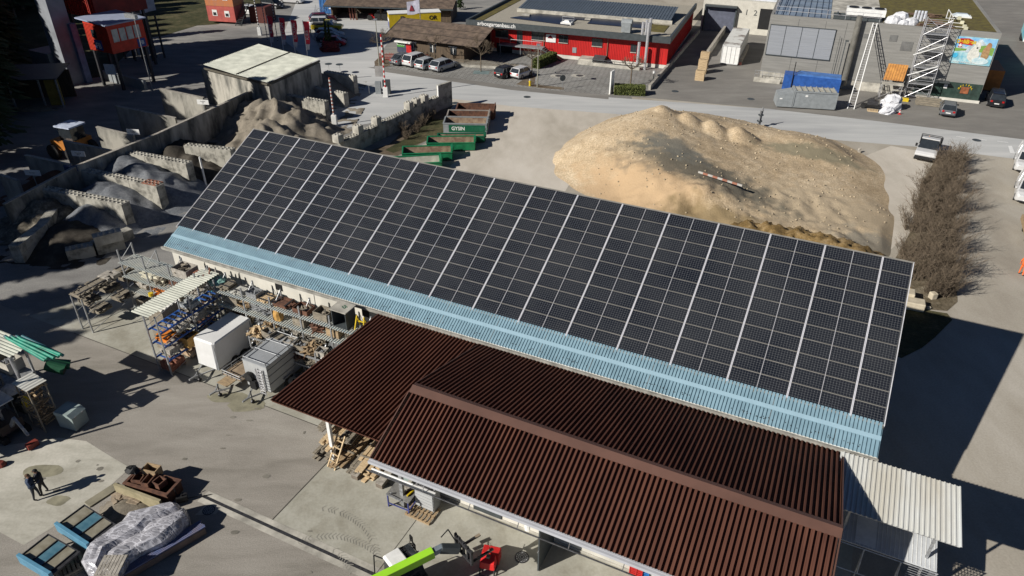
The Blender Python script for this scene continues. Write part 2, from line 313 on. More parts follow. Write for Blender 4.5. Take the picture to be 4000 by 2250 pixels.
sheet('paving',[(1480,262),(1700,170),(2600,150),(2640,260),(2530,352),(2377,370),(2200,357),(2000,336)],.012,m_pav)
sheet('parking_court',[(1240,262),(1100,150),(1160,0),(1450,-60),(1500,40),(1560,110),(1490,200),(1460,262)],.007,m_road)
for a,b in (((3735,533),(3770,538)),((3815,543),(3855,548)),((3895,552),(3938,557))):
    kerb_line('lane_dash',G(*a),G(*b),.14,.016,white)
sheet('stop_line',[(3938,570),(3952,570),(3965,600),(3946,598)],.016,white)
sheet('grass_bank',[(-400,560),(-400,-200),(1060,-120),(1080,20),(1000,45),(930,70),(850,95),(770,100),(640,140),(560,150),(400,300),(150,330)],.012,m_grass)
sheet('planting_bed',[Q(1,0,1190,620),Q(1,0,1235,580),Q(1,0,1345,600),Q(1,0,1350,660),Q(1,0,1245,690),Q(1,0,1195,660)],.018,m_bed)
sheet('planting_bed',[Q(2,0,40,850),Q(2,0,130,790),Q(2,0,240,755),Q(2,0,225,850),Q(2,0,520,880),Q(2,0,520,905),Q(2,0,280,885)],.018,m_bed)
sheet('weedy_strip',[Q(1,0,1900,1060),Q(1,0,1990,1050),Q(1,0,1890,1190),Q(1,0,1880,1330),Q(1,0,1650,1449),Q(1,1,1420,120),Q(1,1,1100,80),Q(1,0,1340,1449),Q(1,0,1500,1300)],.009,m_bed)
sheet('skip_yard_soil',[Q(1,0,1900,1200),Q(1,0,1890,1330),Q(1,0,1650,1440),Q(1,1,1380,90),Q(1,1,1300,60),Q(1,0,1560,1360),Q(1,0,1740,1200)],.013,m_grass)
stain=M('damp_stain',(.13,.12,.085),.7,var=.2)
def blot(px,rx,ry,seed,mat=None,z=.016,name='damp_patch'):
    c=G(*px); random.seed(seed); n=18; ps=[]
    for i in range(n):
        t=i*2*math.pi/n; k=1+.25*noise.noise(Vector((math.cos(t)*1.5+seed,math.sin(t)*1.5,0))); ps.append((c.x+rx*k*math.cos(t),c.y+ry*k*math.sin(t)))
    return sheet(name,ps,z,mat or stain,px=False)
m_st2=M('damp_concrete',(.24,.225,.16),.8,var=.15)
random.seed(12)
for i in range(22):
    px=random.choice(((random.uniform(700,1250),random.uniform(1550,1900)),(random.uniform(1150,1700),random.uniform(1850,2150)),(random.uniform(900,1300),random.uniform(1950,2240)),(random.uniform(60,420),random.uniform(1800,2000)))); blot(px,random.uniform(.05,.2),random.uniform(.04,.13),40+i,M('oil_spot_%d'%(i%3),((.20,.185,.155),(.165,.155,.13),(.24,.225,.19))[i%3],.85),.0192+i*.0001,'oil_stain')
blot(Q(0,3,430,395),1.15,.45,3,m_st2); blot(Q(0,3,590,690),.5,.35,5,m_st2)
blot(Q(0,2,2300,1100),1.2,.5,7,m_st2,.0165); blot(Q(0,2,2480,1180),1.1,.55,9,m_st2,.017)
# manholes
def manhole(px,r,lab,rings=True,grp=None):
    c=G(*px); t=T('manhole_cover',lab,'manhole cover',(c.x,c.y,.014),0,grp)
    b=MB(); n=24; b.prism([(math.cos(i*math.pi/12)*r,math.sin(i*math.pi/12)*r) for i in range(n)],0,.012); b.build('cover',dsteel if rings else anth,t)
    if rings:
        b=MB()
        for rr in (.25,.5,.75):
            for k in range(12):
                a=k*math.pi/6+rr; a2=a+.36
                b.hexa([(math.cos(q)*r*s_,math.sin(q)*r*s_,z) for z in (.012,.016) for q,s_ in ((a,rr-.07),(a2,rr-.07),(a2,rr+.07),(a,rr+.07))])
        b.build('grating',steel,t)
    return t
sheet('manhole_surround',[Q(0,3,1960,840),Q(0,3,2110,695),Q(0,3,2230,745),Q(0,3,2170,830)],.0175,concrete)
# tyre tread marks pressed in dust on the slab
m_tyre=M('tyre_dust',(.285,.275,.24),.9,var=.1)
def tyre(pts,z,w_=.36,mat=None,name='tyre_track'):
    b=MB(); ps=[G(*p) for p in pts]; L_=0
    for a,c in zip(ps,ps[1:]):
        d=c-a; n=max(1,int(d.length/.15)); u=d.normalized(); v=Vector((-u.y,u.x,0))
        for k in range(n):
            if random.random()<.12: continue
            o=a+d*k/n
            for s in (-1,1):
                p0=o; p1=o+v*s*w_/2+u*.13; t_=u*.045; b.quad(*[Vector((q.x,q.y,z)) for q in ((p0,p1,p1+t_,p0+t_) if s<0 else (p0,p0+t_,p1+t_,p1))])
    o=b.build(name,mat or m_tyre); o['kind']='structure'; return o
random.seed(6)
def C23(x,y): return Q(1,3,x,y)
tyre([C23(420,1120),C23(520,1080),C23(640,1055),C23(760,1048),C23(880,1060),C23(1000,1095),C23(1120,1150),C23(1210,1210)],.0165)
tyre([C23(660,765),C23(780,790),C23(900,830),C23(1000,890),C23(1090,960),C23(1150,1040),C23(1190,1130),C23(1215,1250),C23(1215,1330)],.0175)
tyre([C23(780,1180),C23(860,1240),C23(930,1330),C23(980,1420)],.0185)
m_tr2=M('track_dust',(.27,.25,.22),.9,var=.08)
for k,(pp) in enumerate(() if 1 else ([Q(0,2,1500,980),Q(0,2,1800,1100),Q(0,2,2300,1400),Q(1,3,300,200)],[Q(0,2,1420,1050),Q(0,2,1700,1180),Q(0,2,2150,1440),Q(1,3,150,180)],[Q(0,3,1750,60),Q(0,3,2100,200),Q(0,3,2560,420),Q(1,3,120,520)])): tyre(pp,.0165+k*.001,.3,m_tr2)
manhole(Q(0,3,2100,790),.3,'round grated drain cover in a pale square beside the drain channel')
manhole(Q(2,3,100,1262),.33,'dark round grating under the shadow of the forks')
for i,(x,y) in enumerate(((2059,379),(2637,357),(2933,387),(1778,403),(3815,548))):
    manhole((x,y),.45,['iron manhole cover in the pale road below the parked white hatchback','iron manhole cover in the asphalt in front of the pallet stacks','iron manhole cover near the corner railing of the grey building','iron manhole cover in the dusty lane above the brown skip','iron manhole cover between the white lane dashes at the far right'][i],False)
for i,(x,y) in enumerate((Q(2,0,470,765),Q(2,0,680,763))):
    c=G(x,y); t=T('manhole_cover',['iron cover in an oval concrete collar, nearer the hydrant','iron cover in an oval concrete collar, nearer the red building entrance wall'][i],'manhole cover',(c.x,c.y,.016),0)
    b=MB(); b.prism([(math.cos(k*math.pi/10)*1.0-.2,math.sin(k*math.pi/10)*.75) for k in range(20)],0,.01); b.build('collar',concrete,t)
    b=MB(); b.prism([(math.cos(k*math.pi/10)*.5,math.sin(k*math.pi/10)*.5) for k in range(20)],.01,.02); b.build('cover',anth,t)
# ================= solar hall
def HT(name,label,cat,group=None): return T(name,label,cat,tuple(HO),HROT,group)
def HL(px,z=0):
    a,b=toH(G(*px,z)); return Vector((a,b,z))
hall=HT('industrial_hall','long hall whose single-pitch roof carries dark solar panels above a light blue eave','hall')
SL=math.atan(.4915); ROW=.7629; DZ=.375; RZ=9.60
def rz(y): return RZ+.4915*y
LX0,LX1=.12,43.80
b=MB(); b.hexa([(LX0+.1,-9.45,0),(LX1-.25,-9.45,0),(LX1-.25,-.15,0),(LX0+.1,-.15,0),(LX0+.1,-9.45,4.72),(LX1-.25,-9.45,4.72),(LX1-.25,-.15,9.2),(LX0+.1,-.15,9.2)])
b.build('wall',offwhite,hall)
b=MB()
for k in range(1,15): x=LX0+k*3.0; b.box(x-.02,x+.02,-9.47,-9.45,0,4.6)
b.build('wall_joint',M('joint_grey',(.25,.24,.22)),hall)
b=MB()
for x,z in ((9.1,3.6),(15.7,3.6)): b.box(x,x+.5,-9.5,-9.44,z,z+.5)
b.build('vent',black,hall)
b=MB(); y1=-9.87; b.hexa([(LX0,y1,rz(y1)-.2),(LX1,y1,rz(y1)-.2),(LX1,0,rz(0)-.2),(LX0,0,rz(0)-.2),(LX0,y1,rz(y1)-.07),(LX1,y1,rz(y1)-.07),(LX1,-.02,rz(-.02)-.07),(LX0,-.02,rz(-.02)-.07)]); b.build('roof_slab',white_sheet,hall)
b=MB(); ye=-8.30; b.corr((LX0,y1,rz(y1)-.06),(1,0,0),(0,ye-y1,(ye-y1)*.4915),[(0,0),(.16,0),(.22,.06),(.94,.06)],.1685,LX1-LX0)
b.build('eave_sheet',blue_sheet,hall)
b=MB(); ya,yb=-8.95,-9.14; b.hexa([(LX0,yb,rz(yb)-.03),(LX1,yb,rz(yb)-.03),(LX1,ya,rz(ya)-.03),(LX0,ya,rz(ya)-.03),(LX0,yb,rz(yb)+.01),(LX1,yb,rz(yb)+.01),(LX1,ya,rz(ya)+.01),(LX0,ya,rz(ya)+.01)]); b.build('flashing_band',M('blue_flashing',(.26,.385,.46),.45,var=.03),hall)
b=MB(); b.box(LX0-.15,LX1+.05,y1-.13,y1-.003,rz(y1)-.20,rz(y1)-.08); b.box(LX0-.15,LX1+.05,y1-.10,y1-.03,rz(y1)-.28,rz(y1)-.21); b.build('gutter',M('gutter_zinc',(.30,.29,.26),.6,var=.2),hall)
random.seed(4); sm_=M('sheet_grime',(.10,.12,.13),.8,var=.3,scale=5)
b=MB()
for k in range(15):
    x=LX0+.5+k*2.95+random.uniform(-.15,.15); wd_=random.uniform(.03,.1)
    for (p_,q_) in ((y1+.05,yb-.02),(ya+.02,-8.6)):
        b.hexa([(x,p_,rz(p_)-.01),(x+wd_,p_,rz(p_)-.01),(x+wd_,q_,rz(q_)-.01),(x,q_,rz(q_)-.01),(x,p_,rz(p_)+.005),(x+wd_,p_,rz(p_)+.005),(x+wd_,q_,rz(q_)+.005),(x,q_,rz(q_)+.005)])
tag(b.build('sheet_overlap',sm_,hall))
b=MB()
for k in range(160):
    x=LX0+random.random()*43; y=-9.55-random.random()*.12; b.cbox((x,y,rz(y)+.0),(.035,.05,.04))
b.build('roof_screw',dsteel,hall)
# rails and edges
b=MB(); CP=1.4129
colx=[c*CP for c in range(32)]; thick={1,3,5,6}|set(range(8,31,2))
def slab(b,xa,xb,ya,yb,o0,o1): b.hexa([(xa,ya,rz(ya)+o0),(xb,ya,rz(ya)+o0),(xb,yb,rz(yb)+o0),(xa,yb,rz(yb)+o0),(xa,ya,rz(ya)+o1),(xb,ya,rz(ya)+o1),(xb,yb,rz(yb)+o1),(xa,yb,rz(yb)+o1)])
for c in thick:
    for s in (-.024,.024): slab(b,colx[c]+s-.016,colx[c]+s+.016,-8.42,-.02,-.065,.012)
for c in set(range(1,31))-thick: slab(b,colx[c]-.008,colx[c]+.008,-8.40,-.02,-.065,.002)
b.build('mounting_rail',M('rail_white',(.58,.58,.62),.5,var=.04),hall)
b=MB()
for r in range(1,11): slab(b,.02,colx[31]-.02,-r*ROW-.018,-r*ROW+.018,-.065,-.012)
slab(b,-.02,colx[31]+.02,-8.47,-8.40,-.06,.0); slab(b,-.02,colx[31]+.02,-.03,.05,-.06,.006)
b.build('cross_rail',M('rail_beige',(.20,.19,.17),.6,var=.1),hall)
b=MB()
for c in range(1,32): slab(b,colx[c]-.16,colx[c]+.02,-8.56,-8.47,-.05,-.015)
b.build('roof_bracket',M('bracket_brown',(.13,.115,.09)),hall)
for xe in (-.05,colx[31]+.012): b=MB(); slab(b,xe,xe+.038,-8.45,.04,-.1,.006); b.build('edge_trim',M('edge_trim',(.55,.55,.58),.5),hall)
pw,ph=1.345,.715*1.0
ph=.85-.055
pan=MB(); pan.c=0
x,y=pw/2,ph/2
for q in ((-x,x,-y,-y+.018),(-x,x,y-.018,y),(-x,-x+.018,-y+.018,y-.018),(x-.018,x,-y+.018,y-.018)): pan.box(q[0],q[1],q[2],q[3],-.035,.004)
pan.c=1; pan.quad((-x+.018,-y+.018,0),(x-.018,-y+.018,0),(x-.018,y-.018,0),(-x+.018,y-.018,0),uv=[(0,0),(1,0),(1,1),(0,1)])
frame_m=M('panel_frame',(.05,.052,.058),.5,metal=.2,var=.1)
pl=[]
for c in range(31):
    for r in range(11):
        sh=0
        lt=c in thick or c==0; rt=(c+1) in thick or c==30
        sh=(.02 if lt and not rt else (-.02 if rt and not lt else 0))
        px_=colx[c]+CP/2+sh; py=-(r+.5)*ROW
        wp=H(px_,py,rz(py)); d=(wp-Vector((0,0,28))).length
        pl.append((d,px_,py))
pl.sort()
first=None
for k,(d,px_,py) in enumerate(pl[:100]):
    if first is None: first=pan.build('solar_panel',[frame_m,m_pv],hall); o=first
    else: o=first.copy(); COL.objects.link(o); o.parent=hall
    o.location=(px_,py,rz(py)); o.rotation_euler=(SL,0,0)
big=MB()
for d,px_,py in pl[100:]:
    mt=Matrix.Translation((px_,py,rz(py)))@Matrix.Rotation(SL,4,'X')
    n0=len(big.v); big.v+=[mt@v for v in pan.v]
    for fi,f in enumerate(pan.f):
        big.f.append(tuple(i+n0 for i in f)); big.m.append(pan.m[fi])
        if fi in pan.uv: big.uv[len(big.f)-1]=pan.uv[fi]
tag(big.build('solar_panel',[frame_m,m_pv],hall),kind='stuff')
# ================= workshop with brown gable roof and lean-to
ws=HT('workshop','workshop with dark brown profiled gable roof running in front of the solar hall','workshop')
WX0,WX1=23.95,42.42; RY,RZW=-16.5,6.35; FY,FZ=-20.05,4.98; BY,BZ=-9.83,4.36
PB=[(0,0),(.50,0),(.58,.14),(.90,.14)]
b=MB(); b.corr((WX0,RY,RZW),(1,0,0),(0,FY-RY,FZ-RZW),PB,.2178,WX1-WX0); b.corr((WX0,RY,RZW),(1,0,0),(0,BY-RY,BZ-RZW),PB,.2178,WX1-WX0); b.build('roof',brown_sheet,ws)
b=MB()
for (ya,za,yb,zb) in ((RY,RZW,FY+.05,FZ+.02),(RY,RZW,BY,BZ)): b.hexa([(WX0+.05,ya,za-.16),(WX1-.05,ya,za-.16),(WX1-.05,yb,zb-.16),(WX0+.05,yb,zb-.16),(WX0+.05,ya,za-.03),(WX1-.05,ya,za-.03),(WX1-.05,yb,zb-.03),(WX0+.05,yb,zb-.03)])
b.build('roof_deck',brown_sheet,ws)
b=MB(); dz1=.41*(1.36/3.55)/.41
b.hexa([(WX0-.05,RY-.36,RZW+.135-.138),(WX1+.05,RY-.36,RZW+.135-.138),(WX1+.05,RY,RZW+.16),(WX0-.05,RY,RZW+.16),(WX0-.05,RY-.36,RZW+.01),(WX1+.05,RY-.36,RZW+.01),(WX1+.05,RY,RZW+.175),(WX0-.05,RY,RZW+.175)])
b.hexa([(WX0-.05,RY,RZW+.155),(WX1+.05,RY,RZW+.155),(WX1+.05,RY+.26,RZW+.06),(WX0-.05,RY+.26,RZW+.06),(WX0-.05,RY,RZW+.174),(WX1+.05,RY,RZW+.174),(WX1+.05,RY+.26,RZW+.08),(WX0-.05,RY+.26,RZW+.08)])
b.build('ridge_cap',brown_flash,ws)
for (ya,za,yb,zb) in ((RY-.3,RZW-.1,FY,FZ),(RY+.2,RZW-.05,BY,BZ)):
    for x in (WX0-.06,WX1+.02): b=MB(); b.beam((x,ya,za+.03),(x,yb,zb+.03),.05,.22); b.build('verge_board',brown_flash,ws)
b=MB(); b.box(WX0-.1,WX1,FY-.18,FY-.03,FZ-.12,FZ+.015); b.box(WX0-.1,WX1,FY-.06,FY+.02,FZ-.16,FZ+.03); b.build('gutter',M('gutter_grey',(.42,.43,.46),.6,var=.05,scale=.6),ws)
b=MB(); b.tube((WX0-.15,FY-.28,FZ-.42),(WX1,FY-.28,FZ-.42),.035); 
for k in range(9): x=WX0+.5+k*2.2; b.beam((x,FY-.28,FZ-.42),(x,FY-.02,FZ-.12),.03)
b.build('sliding_rail',dsteel,ws)
b=MB(); b.box(WX0,WX0+3.2,FY-.14,FY-.02,FZ-.62,FZ-.5); b.tube((WX0+.1,FY-.2,FZ-.32),(WX0+2.2,FY-.2,FZ-.32),.045); b.build('strip_lamp',white,ws)
b=MB(); b.hexa([(25.2,-16.75,0),(42.2,-16.75,0),(42.2,-16.5,0),(25.2,-16.5,0),(25.2,-16.75,5.95),(42.2,-16.75,5.95),(42.2,-16.5,6.1),(25.2,-16.5,6.1)]); b.box(42.0,42.25,-16.49,-10.1,0,3.9); b.box(25.2,25.4,-16.49,-10.1,0,3.9); b.build('wall',offwhite,ws)
b=MB(); b.box(25.2,42.2,-16.80,-16.752,.0,.12); b.build('plinth',concrete,ws)
b=MB(); b.box(27.1,28.6,-16.82,-16.757,.13,2.4); b.box(31.3,31.36,-18.6,-16.80,.05,3.2); b.build('door',anth,ws)
b=MB(); b.tube((31.33,-18.6,1.4),(31.33,-18.7,1.4),.03); b.build('door_handle',steel,ws)
b=MB()
for x in (26.2,33.0,37.5,41.9): b.tube((x,FY+.25,0),(x,FY+.25,FZ-.2),.07,n=8)
# ---- lean-to
lt=HT('lean_to_roof','nearly flat dark brown roof on posts left of the workshop, over the timber store','canopy')
b=MB(); b.corr((17.12,-18.82,4.78),(1,0,0),(0,9.0,-.42),PB,.2178,6.95); b.build('roof',brown_sheet,lt)
b=MB(); b.hexa([(17.15,-18.74,4.64),(24.0,-18.74,4.64),(24.0,-9.9,4.23),(17.15,-9.9,4.23),(17.15,-18.74,4.74),(24.0,-18.74,4.74),(24.0,-9.9,4.33),(17.15,-9.9,4.33)]); b.build('roof_deck',brown_sheet,lt)
for x,y in ((17.4,-10.2),(19.9,-10.2),(18.85,-17.0),(23.9,-18.1),(17.4,-14.2)):
    b=MB(); b.box(x-.09,x+.09,y-.09,y+.09,0,4.42 if y>-15 else 4.58); b.build('post',white if x==18.85 else steel,lt)
b=MB(); b.box(23.7,23.9,-17.9,-10,0,.9); b.build('low_wall',concrete,lt)
# ================= white awning on the right
aw=HT('white_canopy','white profiled sheet canopy at the right end of the brown roofed workshop','canopy')
b=MB(); b.corr((42.3,-13.35,4.42),(1,0,0),(0,3.25,.25),[(0,0),(.55,0),(.62,.04),(.86,.04)],.192,4.82); b.build('roof',white_sheet,aw)
b=MB(); b.box(42.35,47.05,-13.2,-13.1,4.25,4.36); b.box(42.35,47.05,-10.3,-10.2,4.5,4.61)
b.build('beam',steel,aw)
b=MB()
for x,y in ((46.2,-13.1),(46.2,-10.3),(43.0,-13.1)): b.box(x-.05,x+.05,y-.05,y+.05,0,4.24)
b.build('post',steel,aw)
sh=HT('lower_roof','lower grey and white sheet roof with cage underneath the white canopy','lean-to')
b=MB(); b.hexa([(42.5,-13.6,2.95),(46.6,-13.6,2.95),(46.6,-11.2,3.2),(42.5,-11.2,3.2),(42.5,-13.6,3.0),(46.6,-13.6,3.0),(46.6,-11.2,3.25),(42.5,-11.2,3.25)]); 
b.build('roof',M('lower_roof_sheet',(.50,.52,.54),.5,var=.06),sh)
b=MB(); b.hexa([(43.5,-13.5,3.02),(44.3,-13.5,3.02),(44.3,-12.0,3.175),(43.5,-12.0,3.175),(43.5,-13.5,3.04),(44.3,-13.5,3.04),(44.3,-12.0,3.195),(43.5,-12.0,3.195)]); b.build('roof_sheet',white,sh)
b=MB()
for k in range(25): b.beam((42.55+k*.165,-13.58,3.012),(42.55+k*.165,-11.5,3.228),.02)
b.build('seam',white,sh)
b=MB()
for x in (42.5,43.9,45.3,46.6):
    b.tube((x,-13.7,2.95),(x,-13.7,0),.035); b.tube((x,-13.7,2.95),(x,-14.1,1.9),.025)
b.tube((42.4,-13.7,2.97),(46.65,-13.7,2.97),.03); b.tube((42.4,-14.1,1.9),(46.65,-14.1,1.9),.03)
for k in range(14): b.tube((45.6,-13.72,2.85-k*.13),(46.6,-13.72,2.85-k*.13),.012); b.tube((46.64,-13.7,2.85-k*.13),(46.64,-11.8,2.85-k*.13),.012)
for k in range(9): b.tube((46.66,-13.65+k*.22,2.9),(46.66,-13.65+k*.22,.9),.012)
b.build('cage',steel,sh)
# ================= racks and stored goods
deck_m=M('deck_corrugated',(.46,.47,.42),.7,scale=1,col2=(.36,.38,.37))
def rack(label,x0,x1,yf,yb,levels,bays,top,deck=True,grp=None,mtx=None,bm=None,name='storage_rack'):
    t=HT(name,label,'rack',grp)
    xs=[x0+(x1-x0)*k/bays for k in range(bays+1)]
    for x in xs:
        for y in (yf,yb):
            b=MB(); b.box(x-.045,x+.045,y-.035,y+.035,0,top); b.build('post',steel,t)
        b=MB(); n=max(2,int(top/.9))
        for k in range(n):
            za,zb=k*top/n+.1,(k+1)*top/n-.05; b.beam((x,yf,za),(x,yb,zb) if k%2 else (x,yb,zb),.03)
        b.build('brace',steel,t)
    for z in levels:
        b=MB()
        for y in (yf,yb): b.box(x0,x1,y-.03+(.0),y+.03,z-.11,z)
        b.build('shelf_beam',bm or ltblue,t)
        if deck:
            b=MB(); [b.box(x0+.02+k*.17,x0+.115+k*.17,yf-.24,yb+.08,z+.004,z+.034) for k in range(int((x1-x0)/.17))]; b.build('shelf_deck',deck_m,t)
    return t
RL=[.25,1.75,2.75,3.75]
rack('blue beam pallet rack with striped decks along the hall wall at its left end',-2.2,4.6,-11.6,-10.5,[.25,1.75,2.75,3.8],3,4.7,grp='racks along the hall wall')
rack('long pallet rack with striped decks along the hall wall between canopy rack and brown roof',5.9,17.0,-11.35,-10.35,RL,5,4.45,grp='racks along the hall wall')
rack('lower timber and formwork rack in front of the long wall rack',9.4,17.0,-12.6,-11.6,[.3,1.3,2.1],3,2.5,deck=False,grp='racks along the hall wall',bm=steel)
cr=rack('tall rack under a narrow corrugated canopy with blue beams and tarpaulin wrapped goods',4.75,5.75,-15.75,-10.9,[],1,4.3,bm=blue)
for y in (-13.3,):
    for x in (4.75,5.75):
        b=MB(); b.box(x-.045,x+.045,y-.035,y+.035,0,4.3); b.build('post',steel,cr)
for z in (1.1,2.1,3.1):
    b=MB()
    for x in (4.75,5.75): b.box(x-.03,x+.03,-15.75,-10.9,z-.11,z)
    for k in range(12): b.box(4.75,5.75,-15.6+k*.41,-15.5+k*.41,z,z+.03)
    b.build('shelf',blue,cr)
b=MB(); b.corr((4.25,-16.05,4.40),(0,1,0),(1.4,0,0),[(0,0),(.25,.04),(.5,.055),(.75,.04)],.2,5.45); b.build('canopy_sheet',fibre,cr)
rack('dark timber rack piled with boards standing in the shade beyond the canopy rack',-3.4,-2.4,-14.8,-9.9,[],1,2.6,bm=rust)
b=MB(); b.corr((2.6,-14.2,3.25),(0,1,0),(1.6,0,.0),[(0,0),(.25,.05),(.5,.07),(.75,.05)],.28,1.5); o=b.build('corrugated_sheet_stack',white_sheet,None,loc=tuple(HO),rot=HROT); tag(o,'white corrugated sheets lying flat left of the canopy rack','roof sheets')
b2=MB(); b2.box(2.7,4.1,-14.1,-12.8,0,3.2); o=b2.build('crate_stack',woodg,None,loc=tuple(HO),rot=HROT); tag(o,'tall stack of grey crates carrying the white corrugated sheets','crate stack')
random.seed(11)
def item(kind,x,y,z,sx,sy,sz,mat,label,cat,rot=0,grp=None,name=None):
    """a stored good at hall coordinates"""
    p=H(x,y,z); t=None; b=MB()
    nm=name or kind
    if kind=='boards':
        t=T(nm,label,cat,tuple(p),HROT+rot,grp); n=max(2,int(sz/.06)); bb=MB()
        for k in range(n):
            m=max(2,int(sy/.16))
            for j in range(m):
                if random.random()<.88:
                    l=sx*random.uniform(.75,1.05); o=random.uniform(-.12,.12)*sx; yy=-sy/2+(j+.5)*sy/m
                    bb.cbox((o,yy,(k+.5)*sz/n),(l,sy/m*.86,sz/n*.8),(0,0,random.uniform(-.06,.06)))
        bb.build('board_layer',mat,t)
        bb=MB(); 
        for s in (-.3,.3): bb.box(s*sx-.05,s*sx+.05,-sy/2,sy/2,sz+.005,sz+.03)
        bb.build('strap',dsteel,t); return t
    if kind=='crate':
        t=T(nm,label,cat,tuple(p),HROT+rot,grp)
        for s in (0,1): 
            q=MB(); q.box(-sx/2,sx/2,-sy/2 if s==0 else sy/2-.04,-sy/2+.04 if s==0 else sy/2,0.02,sz); q.build('side',mat,t)
        for s in (0,1):
            q=MB(); q.box(-sx/2 if s==0 else sx/2-.04,-sx/2+.04 if s==0 else sx/2,-sy/2+.041,sy/2-.041,0.02,sz); q.build('side',mat,t)
        q=MB(); q.box(-sx/2,sx/2,-sy/2,sy/2,0,.018); q.build('base',mat,t)
        q=MB()
        for k in range(9):
            q.cbox((random.uniform(-.3,.3)*sx,random.uniform(-.3,.3)*sy,sz*random.uniform(.3,.95)),(sx*random.uniform(.2,.5),sy*.12,.06),(random.uniform(-.4,.4),random.uniform(-.3,.3),random.uniform(0,3)))
        q.build('contents',steel if random.random()<.4 else woodg,t); return t
    if kind=='blocks':
        t=T(nm,label,cat,tuple(p),HROT+rot,grp); q=MB(); nx,ny,nz_=max(2,int(sx/.3)),max(2,int(sy/.2)),max(1,int(sz/.16))
        for a in range(nx):
            for c in range(ny):
                for d in range(nz_):
                    if d==nz_-1 and random.random()<.3: continue
                    q.cbox((-sx/2+(a+.5)*sx/nx,-sy/2+(c+.5)*sy/ny,(d+.5)*sz/nz_+.1),(sx/nx*.93,sy/ny*.92,sz/nz_*.9),(0,0,random.uniform(-.08,.08)))
        q.build('block_layer',mat,t); q=MB()
        for c in (-.42,0,.42): q.box(-sx/2,sx/2,c*sy-.05,c*sy+.05,0,.09)
        q.build('pallet_runner',woodg,t); return t
    if kind=='scrap':
        t=T(nm,label,cat,tuple(p),HROT+rot,grp); q=MB()
        for k in range(48):
            a=random.uniform(-.5,.5)*sx; c=random.uniform(-.5,.5)*sy; zz=random.random()*sz
            q.cbox((a,c,zz),(random.uniform(.2,.7),random.uniform(.04,.14),random.uniform(.03,.1)),(random.uniform(-.4,.4),random.uniform(-.4,.4),random.uniform(0,3.1)))
        q.build('piece',mat,t); return t
    if kind=='sack':
        rr=random.Random(int(x*100)); n=10; secs=[]
        for k in range(5):
            f=k/4; s_=(1,1.1,1.05,.8,.35)[k]
            secs.append([(math.cos(a*.6283)*sx/2*s_*(1+rr.uniform(-.12,.12)),math.sin(a*.6283)*sy/2*s_*(1+rr.uniform(-.12,.12)),f*sz*(1+rr.uniform(-.08,.08))) for a in range(n)])
        b.loft(secs); o=b.build(nm,mat,None,loc=tuple(p),rot=HROT+rot); return tag(o,label,cat,grp)
# long wall rack, top deck (z 3.8)
Z3,Z2,Z1=3.8,2.8,1.8
tl=[('boards',6.5,.9,.7,.28,woodg,'grey slate boards stacked at the left end of the top deck'),('boards',7.6,.9,.8,.22,M('pale_board',(.5,.49,.44),.8),'pale panels stacked beside the slate boards on the top deck'),
('crate',8.7,.8,.7,.35,steel,'grey wire crate of tubes on the top deck of the long rack'),('boards',9.6,.9,.8,.12,woodl,'flat sheet of light plywood on the top deck'),
('boards',11.0,1.3,.9,.25,rust,'rust brown sheet stack with pale side on the top deck'),('crate',12.5,1.1,.8,.3,rust,'rusty mesh crate on the top deck, right of the brown sheets'),
('crate',14.0,1.0,.8,.5,woodg,'open box full of grey metal fittings on the top deck')]
for k,x,sx,sy,sz,mt,lb in tl: item(k,x,-10.85,Z3,sx,sy,sz,mt,lb,'stack' if k=='boards' else 'crate',rot=R_(90) if k=='boards' and sx<1 else 0,name='board_stack' if k=='boards' else 'storage_crate')
# cabinet with green lettering
cb=T('steel_cabinet','open dark cabinet with pale lettered roof at the right end of the rack','cabinet',tuple(H(15.5,-10.9,3.8)),HROT)
q=MB(); q.box(-.5,.5,.4,.44,0,1.15); q.box(-.5,-.46,-.45,.398,0,1.15); q.box(.46,.5,-.45,.398,0,1.15); q.box(-.458,.458,-.45,.398,0,.04); q.build('case',anth,cb)
q=MB(); q.box(-.58,.58,-.52,.5,1.152,1.21); q.build('roof',concrete,cb)
text('lettering','S2',.34,dgreen,cb,(0.12,.05,1.212),(0,0,R_(160)),.004,bold=.01)
for i,(x,mt) in enumerate(((6.9,woodg),(9.3,steel),(12.2,woodg),(13.4,rust),(14.7,wood),(16.2,woodg))):
    item('scrap' if i%2 else 'crate',x,-10.85,Z2,.9,.7,.5,mt,['grey crate of timber offcuts on the middle deck, far left','loose steel props on the middle deck beside the yellow sack','grey crate of clamps in the middle of the middle deck','rusty prop heads piled on the middle deck','brown crate on the middle deck under the box of fittings','grey timber scraps on the middle deck next to the brown roof'][i],'crate' if i%2==0 else 'scrap pile',name='storage_crate' if i%2==0 else 'scrap_pile')
item('sack',10.6,-11.15,Z2,.62,.5,.95,tarpo,'yellow wrapped sack standing between the two upper decks','sack')
for i,(x,z,mt) in enumerate(((9.9,1.33,woodg),(10.9,1.33,wood),(12.0,1.33,woodg),(13.1,1.33,rust),(14.2,1.33,woodg),(15.3,1.33,wood),(16.3,1.33,woodg),(10.4,.33,woodg),(12.0,.33,rust),(13.8,.33,woodg),(15.4,.33,woodl))):
    item('scrap',x,-12.1,z+.12,.9,.8,.45,mt,f"{['grey','brown','pale grey','rusty','weathered','tan','dark','grey brown','reddish','ash coloured','light'][i]} heap of formwork pieces on the {'upper' if z>1 else 'bottom'} shelf of the low formwork rack",'scrap pile',name='formwork_heap')
item('boards',11.2,-13.1,.5,1.9,.4,.35,white,'bundle of white bars on the ground stand beside the grey trailer','bar bundle',name='bar_bundle')
item('boards',13.6,-12.9,.3,1.6,.5,.3,concrete,'pale stone slab lying in front of the low formwork rack','slab',name='stone_slab')
